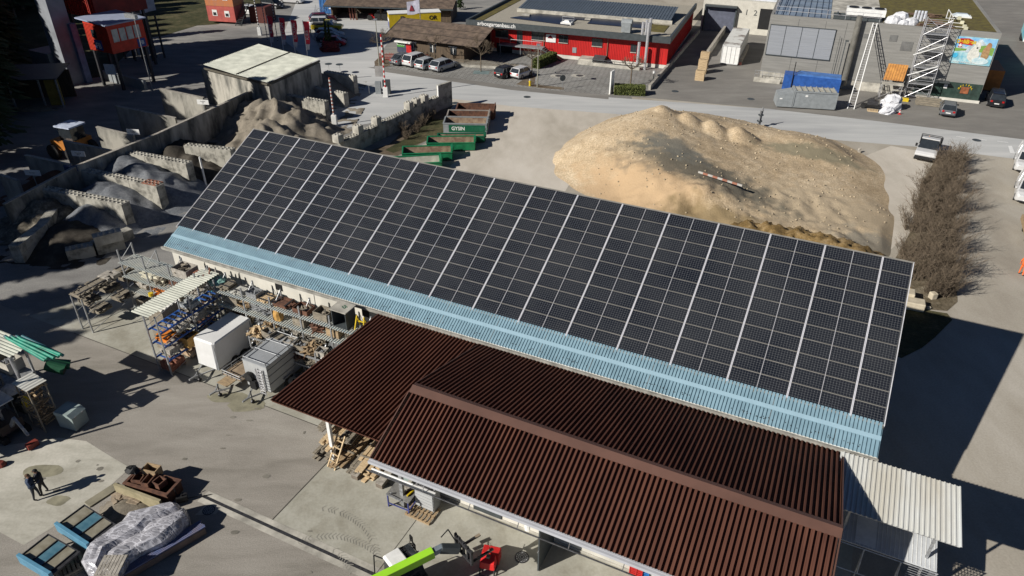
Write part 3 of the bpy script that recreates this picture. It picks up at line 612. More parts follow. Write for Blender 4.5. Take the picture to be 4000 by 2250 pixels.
# more stored goods so that the decks are as crowded as in the yard
rk=random.Random(91); wt_=[woodg,wood,woodg,rust,steel,stone,woodl]; wn=['grey','brown','ash grey','rusty','steel grey','pale','tan']
ORD=['']+'first second third fourth fifth sixth seventh eighth ninth tenth eleventh twelfth thirteenth fourteenth fifteenth'.split()
def fill(x0,x1,y,z,lab,stp=.85,skip=()):
    x=x0; n=0
    while x<x1:
        n+=1; k=rk.randrange(7); kd=rk.choice(['crate','boards','scrap','scrap'])
        if not any(abs(x-s)<.55 for s in skip): item(kd,x,y+rk.uniform(-.1,.1),z,rk.uniform(.6,.85),rk.uniform(.5,.8),rk.uniform(.2,.5),wt_[k],f'{wn[k]} {dict(crate="crate",boards="board pile",scrap="fittings heap")[kd]}, {ORD[n]} from left on the {lab}',dict(crate='crate',boards='board pile',scrap='heap')[kd],rot=rk.uniform(-.2,.2),name=dict(crate='storage_crate',boards='board_pile',scrap='fittings_heap')[kd])
        x+=stp*rk.uniform(.9,1.25)
fill(6.3,16.8,-10.85,1.8,'lower deck of the long rack')
fill(6.3,16.8,-10.85,.3,'ground shelf of the long rack')
fill(7.8,16.6,-10.85,2.8,'middle deck of the long rack',.9,(6.9,9.3,10.6,12.2,13.4,14.7,16.2))
fill(9.8,16.9,-12.15,2.12,'top shelf of the low formwork rack',.7)
fill(-1.8,4.4,-11.05,1.8,'lower deck of the left wall rack',.9,(-1.2,.5,1.9,3.3))
fill(.9,4.4,-11.05,2.8,'third deck of the left wall rack',.9)
fill(-1.8,4.4,-11.05,.3,'ground shelf of the left wall rack',.9,(-.6,2.0))
# yellow trestle
ty=T('yellow_trestle','yellow folding trestle standing at the right end of the top deck','trestle',tuple(H(16.7,-10.9,3.85)),HROT)
for s in (-.3,.3):
    q=MB(); q.beam((s,-.25,0),(s*.8,0,.85),.06); q.beam((s,.25,0),(s*.8,0,.85),.06); q.build('leg',yellow,ty)
q=MB(); q.beam((-.3,0,.5),(.3,0,.5),.05); q.build('cross_bar',yellow,ty)
# left rack goods
item('boards',0.2,-11.05,2.8,2.2,.7,.4,M('cream_beam',(.6,.57,.45),.8),'cream coloured beams stored under the top deck of the left wall rack','beam stack',name='beam_stack')
item('crate',3.1,-11.0,3.9,1.3,1.0,.6,stone,'brown and grey stone box on the right end of the left wall rack','stone box',name='stone_box')
item('blocks',4.4,-11.0,3.9,.8,.8,.4,brick,'red brick pallet beside the chimney pots','brick pallet',name='brick_pallet')
pots=[]
for i,(x,y,h) in enumerate(((4.9,-10.6,.75),(5.15,-10.9,.65),(5.3,-10.5,.8),(4.95,-11.2,.55))):
    q=MB(); q.tube((0,0,0),(0,0,h*.25),.14,.14,8); q.tube((0,0,h*.25),(0,0,h),.12,.03,8); o=q.build('chimney_pot',brick if i!=2 else stone,None,loc=tuple(H(x,y,3.95)),rot=HROT); tag(o,['tall clay pot nearest the brick pallet','clay pot in the middle of the pot group','pale stone coloured pointed pot of the group','shortest clay pot at the front of the group'][i]+' on the left wall rack','clay pot','clay pots on the left wall rack')
item('sack',5.6,-10.8,3.9,1.1,1.0,.35,M('mint_net',(.30,.55,.48),.8,scale=6,col2=(.12,.22,.2)),'mint green folded net on the rack beside the canopy sheets','net',name='folded_net')
for i,(x,z,mt,k) in enumerate(((-1.2,1.85,stone,'blocks'),(.5,1.85,orange,'scrap'),(1.9,1.85,stone,'blocks'),(3.3,1.85,stone,'blocks'),(-.6,.35,woodg,'crate'),(2.0,.35,woodg,'crate'))):
    item(k,x,-11.0,z,1.0,.8,.4,mt,['pale stone slabs at the left end of the lower deck','orange hose heap on the lower deck of the left wall rack','grey kerb stones in the middle of the lower deck','square pale blocks near the canopy rack','grey crate on the bottom level under the pale slabs','grey crate on the bottom level under the kerb stones'][i],['stone stack','hose heap','stone stack','stone stack','crate','crate'][i],name=['stone_stack','hose_heap','stone_stack','stone_stack','storage_crate','storage_crate'][i])
q=MB(); q.prism([(math.cos(k*.63)*.16,math.sin(k*.63)*.16) for k in range(10)],0,.22); tag(q.build('bucket',yellow,None,loc=tuple(H(.1,-11.75,1.85)),rot=HROT),'small bright yellow bucket on the lower deck edge','bucket')
# canopy rack goods
cg=[('blocks',5.25,-15.1,0.05,.9,1.1,.55,brick,'pink and red brick pile at the bottom front of the canopy rack','brick pile','brick_pile'),
('blocks',5.2,-14.9,1.15,.9,1.0,.35,stone,'white and grey stones on the first shelf of the canopy rack','stone stack','stone_stack'),
('boards',5.2,-15.0,2.15,.9,.9,.3,orange,'orange wrapped bundle on the second shelf of the canopy rack front','tarp bundle','tarp_bundle'),
('blocks',5.2,-14.0,2.15,.9,.9,.4,stone,'pale slab offcuts behind the orange bundle','stone stack','stone_stack'),
('crate',5.6,-13.9,1.15,.9,.9,.7,tarpo,'yellow brown wrapped box on the first shelf of the canopy rack','box','wrapped_box'),
('blocks',5.2,-12.9,3.15,.9,.8,.3,M('grey_slab',(.33,.35,.36),.8),'grey slab stack on the top shelf of the canopy rack','stone stack','stone_stack'),
('blocks',5.2,-12.7,2.15,.9,.9,.5,stone,'large white block on the second shelf in the middle of the canopy rack','stone block','stone_block'),
('scrap',5.2,-11.8,2.15,.9,1.0,.4,stone,'mixed stone offcuts at the back of the canopy rack','offcuts','stone_offcuts'),
('blocks',6.6,-13.2,0.0,1.5,1.1,.9,M('block_pale',(.5,.46,.42),.9),'big pale rough stone block stack behind the white box trailer','stone block','stone_block'),
('scrap',5.4,-12.6,0.1,1.0,2.2,.5,wood,'brown timber scraps on the floor of the canopy rack','scrap pile','scrap_pile'),
('blocks',5.2,-13.6,.05,.9,.9,.4,M('tan_block',(.45,.33,.22),.9),'tan bricks on the ground level of the canopy rack','brick pile','brick_pile')]
for k,x,y,z,sx,sy,sz,mt,lb,ct,nm in cg: item(k,x,y,z,sx,sy,sz,mt,lb,ct,name=nm)
for i,(y,z) in enumerate(((-14.3,2.6),(-13.2,2.6),(-12.2,2.6),(-11.0,2.6),(-14.0,1.9),(-12.4,1.9),(-10.9,1.9),(-13.5,.9),(-11.8,.9))):
    item('boards' if i!=2 else 'blocks',-2.9,y,z,1.0,1.05,.3,woodg if i!=2 else stone,['grey boards topping the front of the dark timber rack','grey planks second from the front on top of the dark timber rack','pale grey tiles on top of the dark timber rack','dark slatted pallet on the far end of the timber rack','boards on the middle level, front of the timber rack','boards on the middle level, centre of the timber rack','boards on the middle level, far end of the timber rack','boards on the bottom level, front of the timber rack','boards on the bottom level, back of the timber rack'][i],'board stack' if i!=2 else 'tile stack',name='board_stack' if i!=2 else 'tile_stack')
# ================= red office building
def TF(name,label,cat,a,ang,group=None): return T(name,label,cat,tuple(a),ang,group)
A=Vector((-7.3,113.1,0)); ang=math.atan2(-10.2,28.4); RL_=30.6; RD=26.0
rb=TF('office_building','bright red clad office building with dark solar roof, grey fascia and lettering arbosgartenbau.ch','office building',A,ang)
fx0,fx1=0,RL_; wf=1.2
b=MB(); b.box(fx0+3.4,fx1-.35,wf,RD,.55,3.75); b.build('wall',red,rb)
b=MB(); 
for k in range(107): x=fx0+3.5+k*.245; b.box(x,x+.05,wf-.035,wf-.002,.55,3.72)
for k in range(90): y=wf+.1+k*.27; b.box(fx1-.348,fx1-.315,y,y+.05,.55,3.72)
b.build('cladding_batten',M('red_batten',(.40,.012,.012),.6,var=.1),rb)
b=MB(); b.box(fx0+3.45,fx1-.4,wf+.05,RD-.1,0,.55); b.build('plinth',offwhite,rb)
b=MB(); b.box(fx0,fx1,0,RD,3.75,4.05); b.box(fx0,fx1,0,.3,4.05,4.6); b.box(fx0,.3,.3,RD,4.05,4.6); b.box(fx1-.3,fx1,.3,RD,4.05,4.6); b.build('fascia',anth,rb)
b=MB(); b.box(.3,fx1-.3,.3,RD-.1,4.05,4.18); b.build('roof_gravel',gravel_roof,rb)
for x0,x1,y0,y1 in ((1.0,8.3,.6,1.9),(8.8,11.0,.6,1.6),(11.5,20.5,.6,1.5),(21.3,23.5,.6,1.2),(25.8,28.9,4.5,9.2),(.6,1.9,2,22)): b=MB(); b.box(x0,x1,y0,y1,4.182,4.24); b.build('moss_strip',moss,rb)
pvr=M('black_roof_film',(.012,.015,.03),.3,var=.1)
b=MB(); b.prism([(5.2,5.2),(15.0,3.6),(15.0,7.9),(17.2,7.9),(17.2,5.9),(26.3,5.9),(26.3,9.7),(8.2,9.7)],4.19,4.3); b.build('solar_field',pvr,rb)
b=MB(); b.corr((4.5,10.3,4.6),(1,0,0),(0,7,.8),[(0,0),(.7,0),(.75,.06),(.95,.06)],.45,24.6); b.build('rear_roof',M('slate_blue_sheet',(.085,.105,.13),.45,var=.1,spec=.6),rb)
b=MB(); b.box(4.5,29.1,10.1,10.28,4.2,4.72); b.build('rear_fascia',concrete,rb)
b=MB(); b.box(13.6,15.2,3.9,5.1,4.18,4.5); b.loft([[(13.8,4.1,4.5),(15.0,4.1,4.5),(15.0,4.9,4.5),(13.8,4.9,4.5)],[(14.1,4.3,4.75),(14.7,4.3,4.75),(14.7,4.7,4.75),(14.1,4.7,4.75)]]); b.build('skylight',white,rb)
b=MB()
for x in (13.5,15.3): b.tube((x,5.2,4.18),(x,5.2,5.1),.03)
b.tube((13.5,5.2,5.1),(15.3,5.2,5.1),.03); b.tube((13.5,5.2,4.7),(15.3,5.2,4.7),.03); b.build('guard_rail',steel,rb)
b=MB(); b.box(6.3,7.6,7.2,7.9,4.3,4.5); b.box(16.2,17.1,8.0,8.9,4.19,4.45); b.build('skylight',concrete,rb)
b=MB(); b.box(23.2,24.5,1.9,3.2,4.3,5.6); b.tube((23.1,2.55,5.5),(24.6,2.55,5.5),.55,n=10); b.build('ventilation_unit',greypaint,rb)
b=MB()
for x,h in ((26.4,6.1),(26.9,6.4),(27.4,6.7)): b.tube((x,1.2,4.18),(x,1.2,h),.2,n=10)
b.build('flue',alu,rb)
b=MB()
for x in (26.4,27.5): b.tube((x,-.35,0),(x,-.35,6.4 if x>27 else 3.7),.21,n=10)
b.build('exhaust_pipe',alu,rb)
b=MB()
for x in (12.0,21.6): b.tube((x-.0,wf-.12,0),(x,wf-.12,3.7),.06)
b.tube((3.6,wf-.12,0),(3.6,wf-.12,3.7),.06); b.build('downpipe',M('copper_pipe',(.25,.14,.10),.5),rb)
sill=M('window_sill',(.45,.43,.38),.7)
for x,wd,z,h in ((4.4,1.9,2.25,1.1),(7.8,.75,1.5,1.9),(10.1,2.0,2.35,1.1),(14.3,1.3,2.3,1.05),(19.3,1.45,2.25,1.05),(25.0,.75,1.9,1.05)):
    w_=MB(); w_.box(x,x+wd,wf-.05,wf-.0,z,z+h); wo_=w_.build('window',glass,rb)
    w_=MB(); w_.box(x-.06,x+wd+.06,wf-.16,wf-.052,z-.09,z-.01); w_.build('sill',sill,wo_)
    w_=MB(); w_.box(x+wd*.5-.03,x+wd*.5+.03,wf-.075,wf-.052,z,z+h); w_.box(x-.05,x-.002,wf-.09,wf-.0,z,z+h); w_.box(x+wd+.002,x+wd+.05,wf-.09,wf-.0,z,z+h); w_.build('frame',anth,wo_)
b=MB(); b.box(4.5,7.0,wf-.06,wf-.002,.05,1.35); b.build('entrance_glazing',glass,rb)
b=MB(); b.box(16.4,17.0,wf-.08,wf-.003,1.0,1.75); b.build('wall_hatch',greypaint,rb)
b=MB(); b.box(12.3,13.8,wf-.12,wf-.04,2.2,3.3); sg=b.build('logo_sign',white,rb)
b=MB(); b.hexa([(12.55,wf-.15,2.75),(13.4,wf-.15,2.75),(13.4,wf-.122,2.75),(12.55,wf-.122,2.75),(12.95,wf-.15,3.2),(13.0,wf-.15,3.2),(13.0,wf-.122,3.2),(12.95,wf-.122,3.2)]); b.build('triangle_logo',M('dark_red_logo',(.15,.01,.02)),sg)
b=MB(); b.box(11.9,24.3,-.6,wf-.0,0,.0+.75) if 0 else b.box(17.9,26.9,-1.1,-.85,0,.55); b.box(17.9,20.0,-.85,wf,0,.75); b.build('retaining_wall',concrete,rb)
b=MB()
for k in range(9): b.tube((20.1+k*.8,-1.2,.55),(20.1+k*.8,-1.2,.9),.03)
b.tube((20.0,-1.2,.9),(26.8,-1.2,.9),.04); b.tube((20,-1.2,.6),(26.8,-1.2,.6),.03); b.build('railing',anth,rb)
b=MB(); b.hexa([(19.9,-.8,.7),(21.6,-.8,.7),(21.6,.9,.7),(19.9,.9,.7),(19.9,-.8,.76),(21.6,-.8,.76),(21.6,.9,1.1),(19.9,.9,1.1)]); b.build('light_well',anth,rb)
# balcony and stairs
b=MB(); b.box(5.4,12.2,-.3,wf-.04,1.35,1.5)
for x in (5.6,8.8,12.0): b.tube((x,-.2,0),(x,-.2,1.35),.05)
b.build('balcony',greypaint,rb)
b=MB()
for x in (5.5,7.2,8.9,10.6,12.1): b.tube((x,-.28,1.5),(x,-.28,2.4),.025)
b.tube((5.5,-.28,2.4),(12.1,-.28,2.4),.03); b.build('balcony_railing',steel,rb)
b=MB()
for k in range(9): b.box(12.25+k*.32,12.55+k*.32,-.3,.7,1.32-k*.15,1.37-k*.15)
b.beam((12.2,-.33,1.35),(15.2,-.33,0),.05,.2); b.beam((12.2,.73,1.35),(15.2,.73,0),.05,.2); b.build('stairs',anth,rb)
text('lettering','arbosgartenbau.ch',.78,white,rb,(4.9,-.02,4.2),(R_(90),0,0),.015,bold=.012,sx=1.05)
# ================= grey hall with pet food sign
A=G(*Q(2,0,2480,800)); B_=G(*Q(3,0,2105,1040)); gang=math.atan2((B_-A).y,(B_-A).x); GL=(B_-A).xy.length; GH=8.2; GD=26
gbld=TF('grey_hall','large grey metal clad hall with planted roof, scaffold side and pet food billboard','hall',A,gang)
b=MB(); b.box(0,GL,0,GD,1.2,GH); b.build('wall',grey_clad,gbld)
b=MB(); b.box(.05,19.5,.04,GD-.1,0,1.2); b.build('plinth',concrete,gbld)
b=MB(); b.box(18.9,GL-.05,-.03,.3,.35,2.3); b.box(GL-.04,GL+.03,.31,4,.35,2.3); b.build('shopfront_glazing',M('green_glass',(.035,.06,.05),.15,var=.2,spec=.7),gbld)
b=MB(); b.box(18.8,GL+.12,-.15,.0-.04,0,.34); b.build('shop_plinth',offwhite,gbld)
b=MB(); b.box(19.0,22.6,-.9,-.05,2.25,2.38); b.build('porch_roof',anth,gbld)
b=MB()
for x in (3.6,6.9,9.4,12.3): b.box(x-.02,x+.02,-.012,-.0,1.25,GH)
b.build('cladding_joint',M('joint_dark',(.09,.09,.085)),gbld)
for (x0,x1,y0,y1) in ((0,GL,0,.35),(0,.35,.35,GD),(GL-.35,GL,.35,GD)):
    b=MB(); b.box(x0,x1,y0,y1,GH+.003,GH+.28); b.build('parapet',grey_clad,gbld)
b=MB(); b.box(.35,7.3,.35,GD,GH+.003,GH+.12); b.build('sheet_roof',M('zinc_roof',(.30,.36,.42),.35,metal=.3,var=.12,scale=.8),gbld)
b=MB()
for k in range(9): b.box(.6+k*.78,.66+k*.78,.4,GD,GH+.12,GH+.2)
for k in range(5): b.box(.4,7.3,4+k*4.2,4.06+k*4.2,GH+.122,GH+.18)
b.build('roof_seam',M('seam_dark',(.07,.09,.12)),gbld)
b=MB(); b.box(7.35,13.5,.36,GD,GH+.003,GH+.10); b.build('roof_boarding',concrete,gbld)
b=MB(); b.box(13.55,GL-.36,.36,GD,GH+.003,GH+.16); b.build('green_roof',moss,gbld)
b=MB(); b.box(.25,8.25,-.09,-.002,3.5,7.25); f_=b.build('large_shutter',M('shutter_grey',(.27,.285,.31),.45,var=.06,streak=(.2,.2,8)),gbld)
b=MB()
for x in (.25,2.2,4.2,6.2,8.25): b.box(x-.03,x+.03,-.12,-.092,3.5,7.25)
b.box(.2,8.3,-.14,-.095,7.25,7.33); b.box(.2,8.3,-.14,-.095,3.4,3.5); b.build('frame',anth,f_)
for x,z,s in ((11.6,6.6,.5),(14.6,6.5,.75),(16.1,5.5,1.1)):
    b=MB(); b.box(x,x+s*1.2,-.04,-.002,z,z+s); b.build('wall_louvre',M('louvre',(.15,.15,.145)),gbld)
b=MB(); b.tube((10.6,-.55,.6),(10.6,-.55,9.3),.36,n=14); b.build('chimney_duct',M('duct_steel',(.26,.25,.22),.35,metal=.5,var=.1),gbld)
b=MB(); b.tube((8.9,-.3,0),(8.9,-.3,6.6),.03); b.tube((9.7,-.6,0),(9.7,-.6,6.2),.06); b.cbox((9.8,-.75,6.2),(.4,.25,.15)); b.build('wall_lamp_post',anth,gbld)
# billboard (generic painting: sky, mountains, water, two dog shapes)
bb=MB(); bx0,bx1,bz0,bz1=21.95,GL-.15,4.6,7.8; bb.box(bx0,bx1,-.1,-.003,bz0,bz1)
bill=bb.build('billboard',M('billboard_water',(.42,.60,.62),.5,scale=1.2,col2=(.16,.40,.50),thr=(.4,.6)),gbld)
def bd(name,pts,mat,off):
    q=MB(); n=len(pts); a=[q.P((bx0+p[0]*(bx1-bx0),-.1-off,bz0+p[1]*(bz1-bz0))) for p in pts]; c=[q.P((bx0+p[0]*(bx1-bx0),-.1-off+.008,bz0+p[1]*(bz1-bz0))) for p in pts]
    q.F(a); q.F(c[::-1]); [q.F([a[i],c[i],c[(i+1)%n],a[(i+1)%n]]) for i in range(n)]; return q.build(name,mat,bill)
bd('sky_patch',[(0.01,.62),(.99,.55),(.99,.98),(0.01,.98)],M('bill_sky',(.10,.32,.60),.5,scale=.8,col2=(.35,.58,.72)),.010)
bd('mountain',[(.02,.5),(.15,.72),(.28,.62),(.42,.78),(.6,.97),(.72,.8),(.97,.62),(.97,.5),(.5,.4)],M('bill_snow',(.62,.68,.72),.5,scale=2,col2=(.25,.33,.38)),.020)
bd('meadow',[(.02,.45),(.3,.5),(.32,.56),(.02,.58)],M('bill_green',(.18,.33,.07)),.030)
bd('meadow',[(.6,.5),(.98,.38),(.98,.66),(.75,.74),(.62,.7)],M('bill_green',(.18,.33,.07)),.030)
def blob(cx,cy,rx,ry,n=14,j=.12,seed=1): 
    r=random.Random(seed); return [(cx+rx*math.cos(i*6.283/n)*(1+r.uniform(-j,j)),cy+ry*math.sin(i*6.283/n)*(1+r.uniform(-j,j))) for i in range(n)]
bd('white_dog',blob(.52,.38,.14,.30,seed=2),M('bill_white_fur',(.66,.66,.60),scale=5,col2=(.48,.48,.44)),.040)
bd('white_dog_head',blob(.56,.68,.085,.17,seed=3),M('bill_white_fur',(.6,.6,.55)),.050)
bd('dog_nose',blob(.565,.63,.022,.035,8,seed=3),black,.060)
bd('brown_dog',blob(.80,.45,.10,.27,seed=4),M('bill_brown_fur',(.42,.27,.13),scale=5,col2=(.26,.16,.08)),.040)
bd('brown_dog_head',blob(.83,.70,.065,.15,seed=5),M('bill_brown_fur2',(.38,.20,.10)),.050)
bd('water_spray',blob(.72,.16,.2,.13,seed=6),M('bill_spray',(.60,.68,.68),scale=4,col2=(.35,.5,.55)),.048)
bd('blue_pool',blob(.08,.3,.07,.1,seed=7),M('bill_blue',(.05,.38,.60)),.035)
bd('name_plate',[(.07,.74),(.42,.70),(.43,.88),(.3,.95),(.08,.93)],M('bill_red',(.42,.02,.02)),.058)
bd('swiss_cross',[(.09,.60),(.17,.60),(.17,.74),(.09,.74)],M('bill_red',(.42,.02,.02)),.056)
text('cross','+',.7,white,bill,(bx0+.13*(bx1-bx0),-.172,bz0+.67*(bz1-bz0)),(R_(90),0,0),.004,bold=.03)
text('lettering','DeliBest',.62,yellow,bill,(bx0+.25*(bx1-bx0),-.172,bz0+.82*(bz1-bz0)),(R_(90),0,0),.004,bold=.02)
text('lettering','PET FOOD INGREDIENTS',.28,white,bill,(bx0+.3*(bx1-bx0),-.165,bz0+.07*(bz1-bz0)),(R_(90),0,0),.004)
cs=MB(); cs.c=0
cs.cbox((24.6,-.08,1.45),(.9,.04,.8)); cs.build('dog_emblem',M('emblem',(.35,.12,.05),scale=3,col2=(.15,.05,.02)),gbld)
for k,ch in enumerate('DELIPET'):
    a=math.pi*(.93-k*.14); text('lettering',ch,.28,yellow,gbld,(24.6+math.cos(a)*.72,-.12,1.5+math.sin(a)*.62),(R_(90),0,0),.006,bold=.01)
text('lettering','Empfang',.18,white,gbld,(21.0,-.06,2.0),(R_(90),0,0),.005)
b=MB(); b.box(22.2,22.6,-.06,-.035,1.45,1.95); b.build('notice_board',white,gbld)
# scaffold
sx0,sx1=17.95,20.7; yb_,yf_=-.35,-1.7
scf=TF('scaffold_tower','aluminium scaffold tower leaning high against the grey hall left of the billboard','scaffold',A,gang)
b=MB()
for x in (sx0,sx1):
    for y in (yb_,yf_): b.tube((x,y,0),(x,y,10.0),.045,n=6)
b.build('standard',alu,scf)
b=MB()
for k in range(19):
    z=.5+k*.5
    for y in (yb_,yf_): b.tube((sx0,y,z),(sx1,y,z),.025,n=5)
    for x in (sx0,sx1): b.tube((x,yb_,z),(x,yf_,z),.025,n=5)
b.build('ledger',alu,scf)
b=MB()
for k in range(5):
    z=.3+k*1.9; b.tube((sx0,yf_,z),(sx1,yf_,z+1.9),.025,n=5); b.tube((sx1,yb_,z),(sx0,yb_,z+1.9),.025,n=5)
b.build('brace',alu,scf)
b=MB()
for z in (4.4,6.9): b.beam((sx0-.4,yf_-.08,z-1.4),(sx1-.1,yf_-.08,z),.12,.09)
b.build('diagonal_plank',white,scf)
for z in (2.0,4.0,6.0,8.0): b=MB(); b.box(sx0+.06,sx1-.06,yf_+.06,yb_-.06,z,z+.06); b.build('platform',steel,scf)
# hoist ladder
ld=TF('inclined_hoist','long white aluminium ladder hoist rising from the ground to the grey hall roof','ladder hoist',A,gang)
p0=Vector((11.3,-8.7,0)); p1=Vector((12.3,-.2,8.5)); b=MB(); s=Vector((.75,0,0)); s2=Vector((.42,0,0))
for o in (s*0,s): b.beam(p0+o,p1+o*.6,.09,.09)
b.build('rail',white,ld); b=MB()
for k in range(34):
    t=(k+.5)/34; q=p0.lerp(p1,t); b.beam(q,q+s*(1-.4*t),.035)
    if k%2: b.beam(q+Vector((0,.35,-.15)),q+s*(1-.4*t),.025)
for o in (s*0,s): b.beam(p0+o+Vector((0,.3,-.0)),p1+o*.6+Vector((0,.35,-.3)),.05)
b.build('rung',alu,ld)
# roof top clutter
ch=TF('ventilation_unit','white ventilation unit with three dark fans on the grey hall roof','ventilation unit',A,gang)
b=MB(); b.box(9.0,13.6,1.6,3.4,GH+.7,GH+1.5); b.build('case',white,ch)
b=MB()
for x in (9.8,11.3,12.8): b.tube((x,2.5,GH+1.5),(x,2.5,GH+1.6),.6,n=14)
b.build('fan',black,ch); b=MB(); b.box(7.6,13.2,1.3,1.5,GH+.1,GH+.5); b.box(7.6,13.2,3.5,3.7,GH+.1,GH+.5)
for x in (8.0,10.4,12.8): b.box(x,x+.15,1.5,3.5,GH+.5,GH+.68)
b.build('stand',anth,ch)
def lump(name,label,cat,loc,rx,ry,rz_,mat,seed,n=14,m=7,group=None,j=.22,rot=0):
    r=random.Random(seed); b=MB(); secs=[]
    for k in range(m):
        t=k/(m-1)*math.pi/2; rr=math.cos(t)**.6 if k<m-1 else .08
        secs.append([(math.cos(a*6.283/n)*rx*rr*(1+r.uniform(-j,j)),math.sin(a*6.283/n)*ry*rr*(1+r.uniform(-j,j)),rz_*math.sin(t)*(1+r.uniform(-j*.5,j*.5))) for a in range(n)])
    b.loft(secs); o=b.build(name,mat,None,loc=tuple(loc),rot=rot); return tag(o,label,cat,group)
def GP(x,y,z): 
    c,s_=math.cos(gang),math.sin(gang); return Vector((A.x+x*c-y*s_,A.y+x*s_+y*c,z))
wfilm=M('white_film',(.68,.68,.70),.4,scale=2,col2=(.48,.49,.52),bump=.6,bscale=4)
for i,(x,y,rx,ry,h) in enumerate(((14.6,1.5,1.0,.8,1.0),(15.5,3.2,1.1,1.0,1.2),(16.6,1.4,1.0,.7,.9),(15.9,.9,.8,.5,.7))):
    lump('wrapped_bundle',['white wrapped bundle nearest the roof edge fan end','tallest white wrapped bundle at the back of the roof heap','white wrapped bundle beside the scaffold top','small white wrapped bundle at the parapet'][i],'wrapped bundle',GP(x,y,GH+.1),rx,ry,h,wfilm,i+3,n=9,m=4,group='wrapped bundles on the grey hall roof',j=.12)
for i in range(4):
    b=MB(); b.tube((0,0,0),(0,0,1.3),.16,n=10); o=b.build('membrane_roll',M('roll_white',(.55,.57,.62),.4),None,loc=tuple(GP(17.2+i*.38,4.2,GH+.1)),rot=gang); tag(o,['first','second','third','last'][i]+' white upright membrane roll from the left in the row on the grey hall roof','membrane roll','membrane rolls on the grey hall roof')
random.seed(5)
for i,(x,y,sx,sy) in enumerate(((19.3,3.6,1.8,1.0),(20.3,1.4,2.0,.9),(17.8,7.5,2.6,1.2),(20.2,7.2,1.8,1.4),(18.0,1.2,1.2,.6))):
    p=GP(x,y,GH+.17); t=T('board_stack',['brown boards by the ladder top','brown boards beside the scaffold head','wide brown board heap at the back','brown boards furthest to the right','short brown boards next to the rolls'][i]+' on the grey hall roof','board stack',tuple(p),gang+.1*i)
    q=MB()
    for k in range(12): q.cbox((random.uniform(-.3,.3)*sx,random.uniform(-.5,.5)*sy,.03+.03*k),(sx*random.uniform(.6,1),.25,.03),(0,0,random.uniform(-.3,.3)))
    q.build('board',M('brown_board',(.25,.16,.11),.9,scale=3,col2=(.14,.09,.06)),t)
t=T('roof_dome','white dome skylight on the mossy roof near the right parapet','skylight',tuple(GP(23.2,9.5,GH+.16)),gang)
q=MB(); q.box(-1.1,1.1,-.8,.8,0,.15); q.build('kerb',white,t); q=MB(); q.loft([[(-1,-.7,.15),(1,-.7,.15),(1,.7,.15),(-1,.7,.15)],[(-.6,-.4,.4),(.6,-.4,.4),(.6,.4,.4),(-.6,.4,.4)]]); q.build('dome',M('dome',(.55,.6,.62),.2,var=.05),t)
t=T('safety_rail','white roof safety rail with counterweights behind the scaffold','safety rail',tuple(GP(0,0,GH+.16)),gang)
q=MB(); q.tube((21.2,4.6,0),(21.2,4.6,1.1),.05); q.tube((21.2,7.4,0),(21.2,7.4,1.1),.05); q.tube((21.2,4.6,1.1),(21.2,7.4,1.1),.05)
for y in (4.6,7.4,2.2): q.tube((21.2,y,.05),(22.6,y,.05),.04)
q.build('rail',white,t); q=MB(); [q.box(22.5,22.9,y-.2,y+.2,0,.35) for y in (4.6,7.4,2.2,.9)]; q.build('counterweight',M('cream_weight',(.6,.58,.42)),t)
t=T('roof_edge_rail','thin steel guard rail along the left roof edge of the grey hall','guard rail',tuple(GP(0,0,GH+.28)),gang)
q=MB()
for y in (.6,3,6,9,12,15): q.tube((.5,y,0),(.5,y,1.1),.03)
for x in (2.2,4.5,6.8,9,11,13): q.tube((x,.5,0),(x,.5,1.0),.03)
for z in (.55,1.05): q.tube((.5,.6,z),(.5,15,z),.03); q.tube((.5,.5,z-.05),(13.2,.5,z-.05),.03)
q.build('rail',alu,t)
# orange chute, lower scaffold platform, generator, heap, pallets, stairs in front of the grey hall
t=TF('material_chute','orange slatted platform chute standing on a steel frame in front of the grey hall','platform',GP(15.0,-1.9,0),gang)
q=MB(); q.corr((0,0,2.2),(1,0,0),(.25,1.4,1.7),[(0,0),(.6,0),(.66,.05),(.94,.05)],.3,2.3); q.build('sheet',M('orange_ply',(.50,.24,.06),.6,scale=2,col2=(.34,.15,.04)),t)
q=MB(); q.box(-.1,2.4,-1.0,0,1.85,2.0); q.build('table',concrete,t)
q=MB()
for x in (0,2.3):
    for y in (-.9,0,1.3): q.tube((x,y,0),(x,y,1.85 if y<.5 else 3.4),.04)
q.beam((0,-.9,.3),(2.3,-.9,1.7),.04); q.beam((2.35,1.3,1),(2.35,-.8,2.4),.05); q.build('leg',alu,t)
for i,(px,rx,ry,h) in enumerate((((3000+1230/2.574,1090/2.574),1.3,1.2,1.7),((3000+1195/2.574,1140/2.574),.9,.6,.8))):
    lump('wrapped_heap',['large white plastic wrapped heap on the forecourt of the grey hall','small off-white sack lying in front of the big plastic heap'][i],'wrapped heap',G(*px),rx,ry,h,wfilm,20+i,j=.18)
def pallet(name,label,loc,rot,n=1,mat=woodl,group=None,cat='pallet',w_=.8,l=1.2):
    t=T(name,label,cat,tuple(loc),rot,group)
    for k in range(n):
        z=k*.15; q=MB()
        for y in (-.38,0,.38): q.box(-l/2,l/2,y*w_/.8-.04,y*w_/.8+.04,z+.0,z+.10)
        q.build('bearer',mat,t); q=MB()
        for j in range(7): q.box(-l/2+j*(l-.12)/6,-l/2+.12+j*(l-.12)/6,-w_/2,w_/2,z+.105,z+.13)
        q.build('deck_board',mat,t)
    return t
pallet('pallet','single wooden pallet lying in front of the black generator',G(*Q(3,0,1050,1115)),gang)
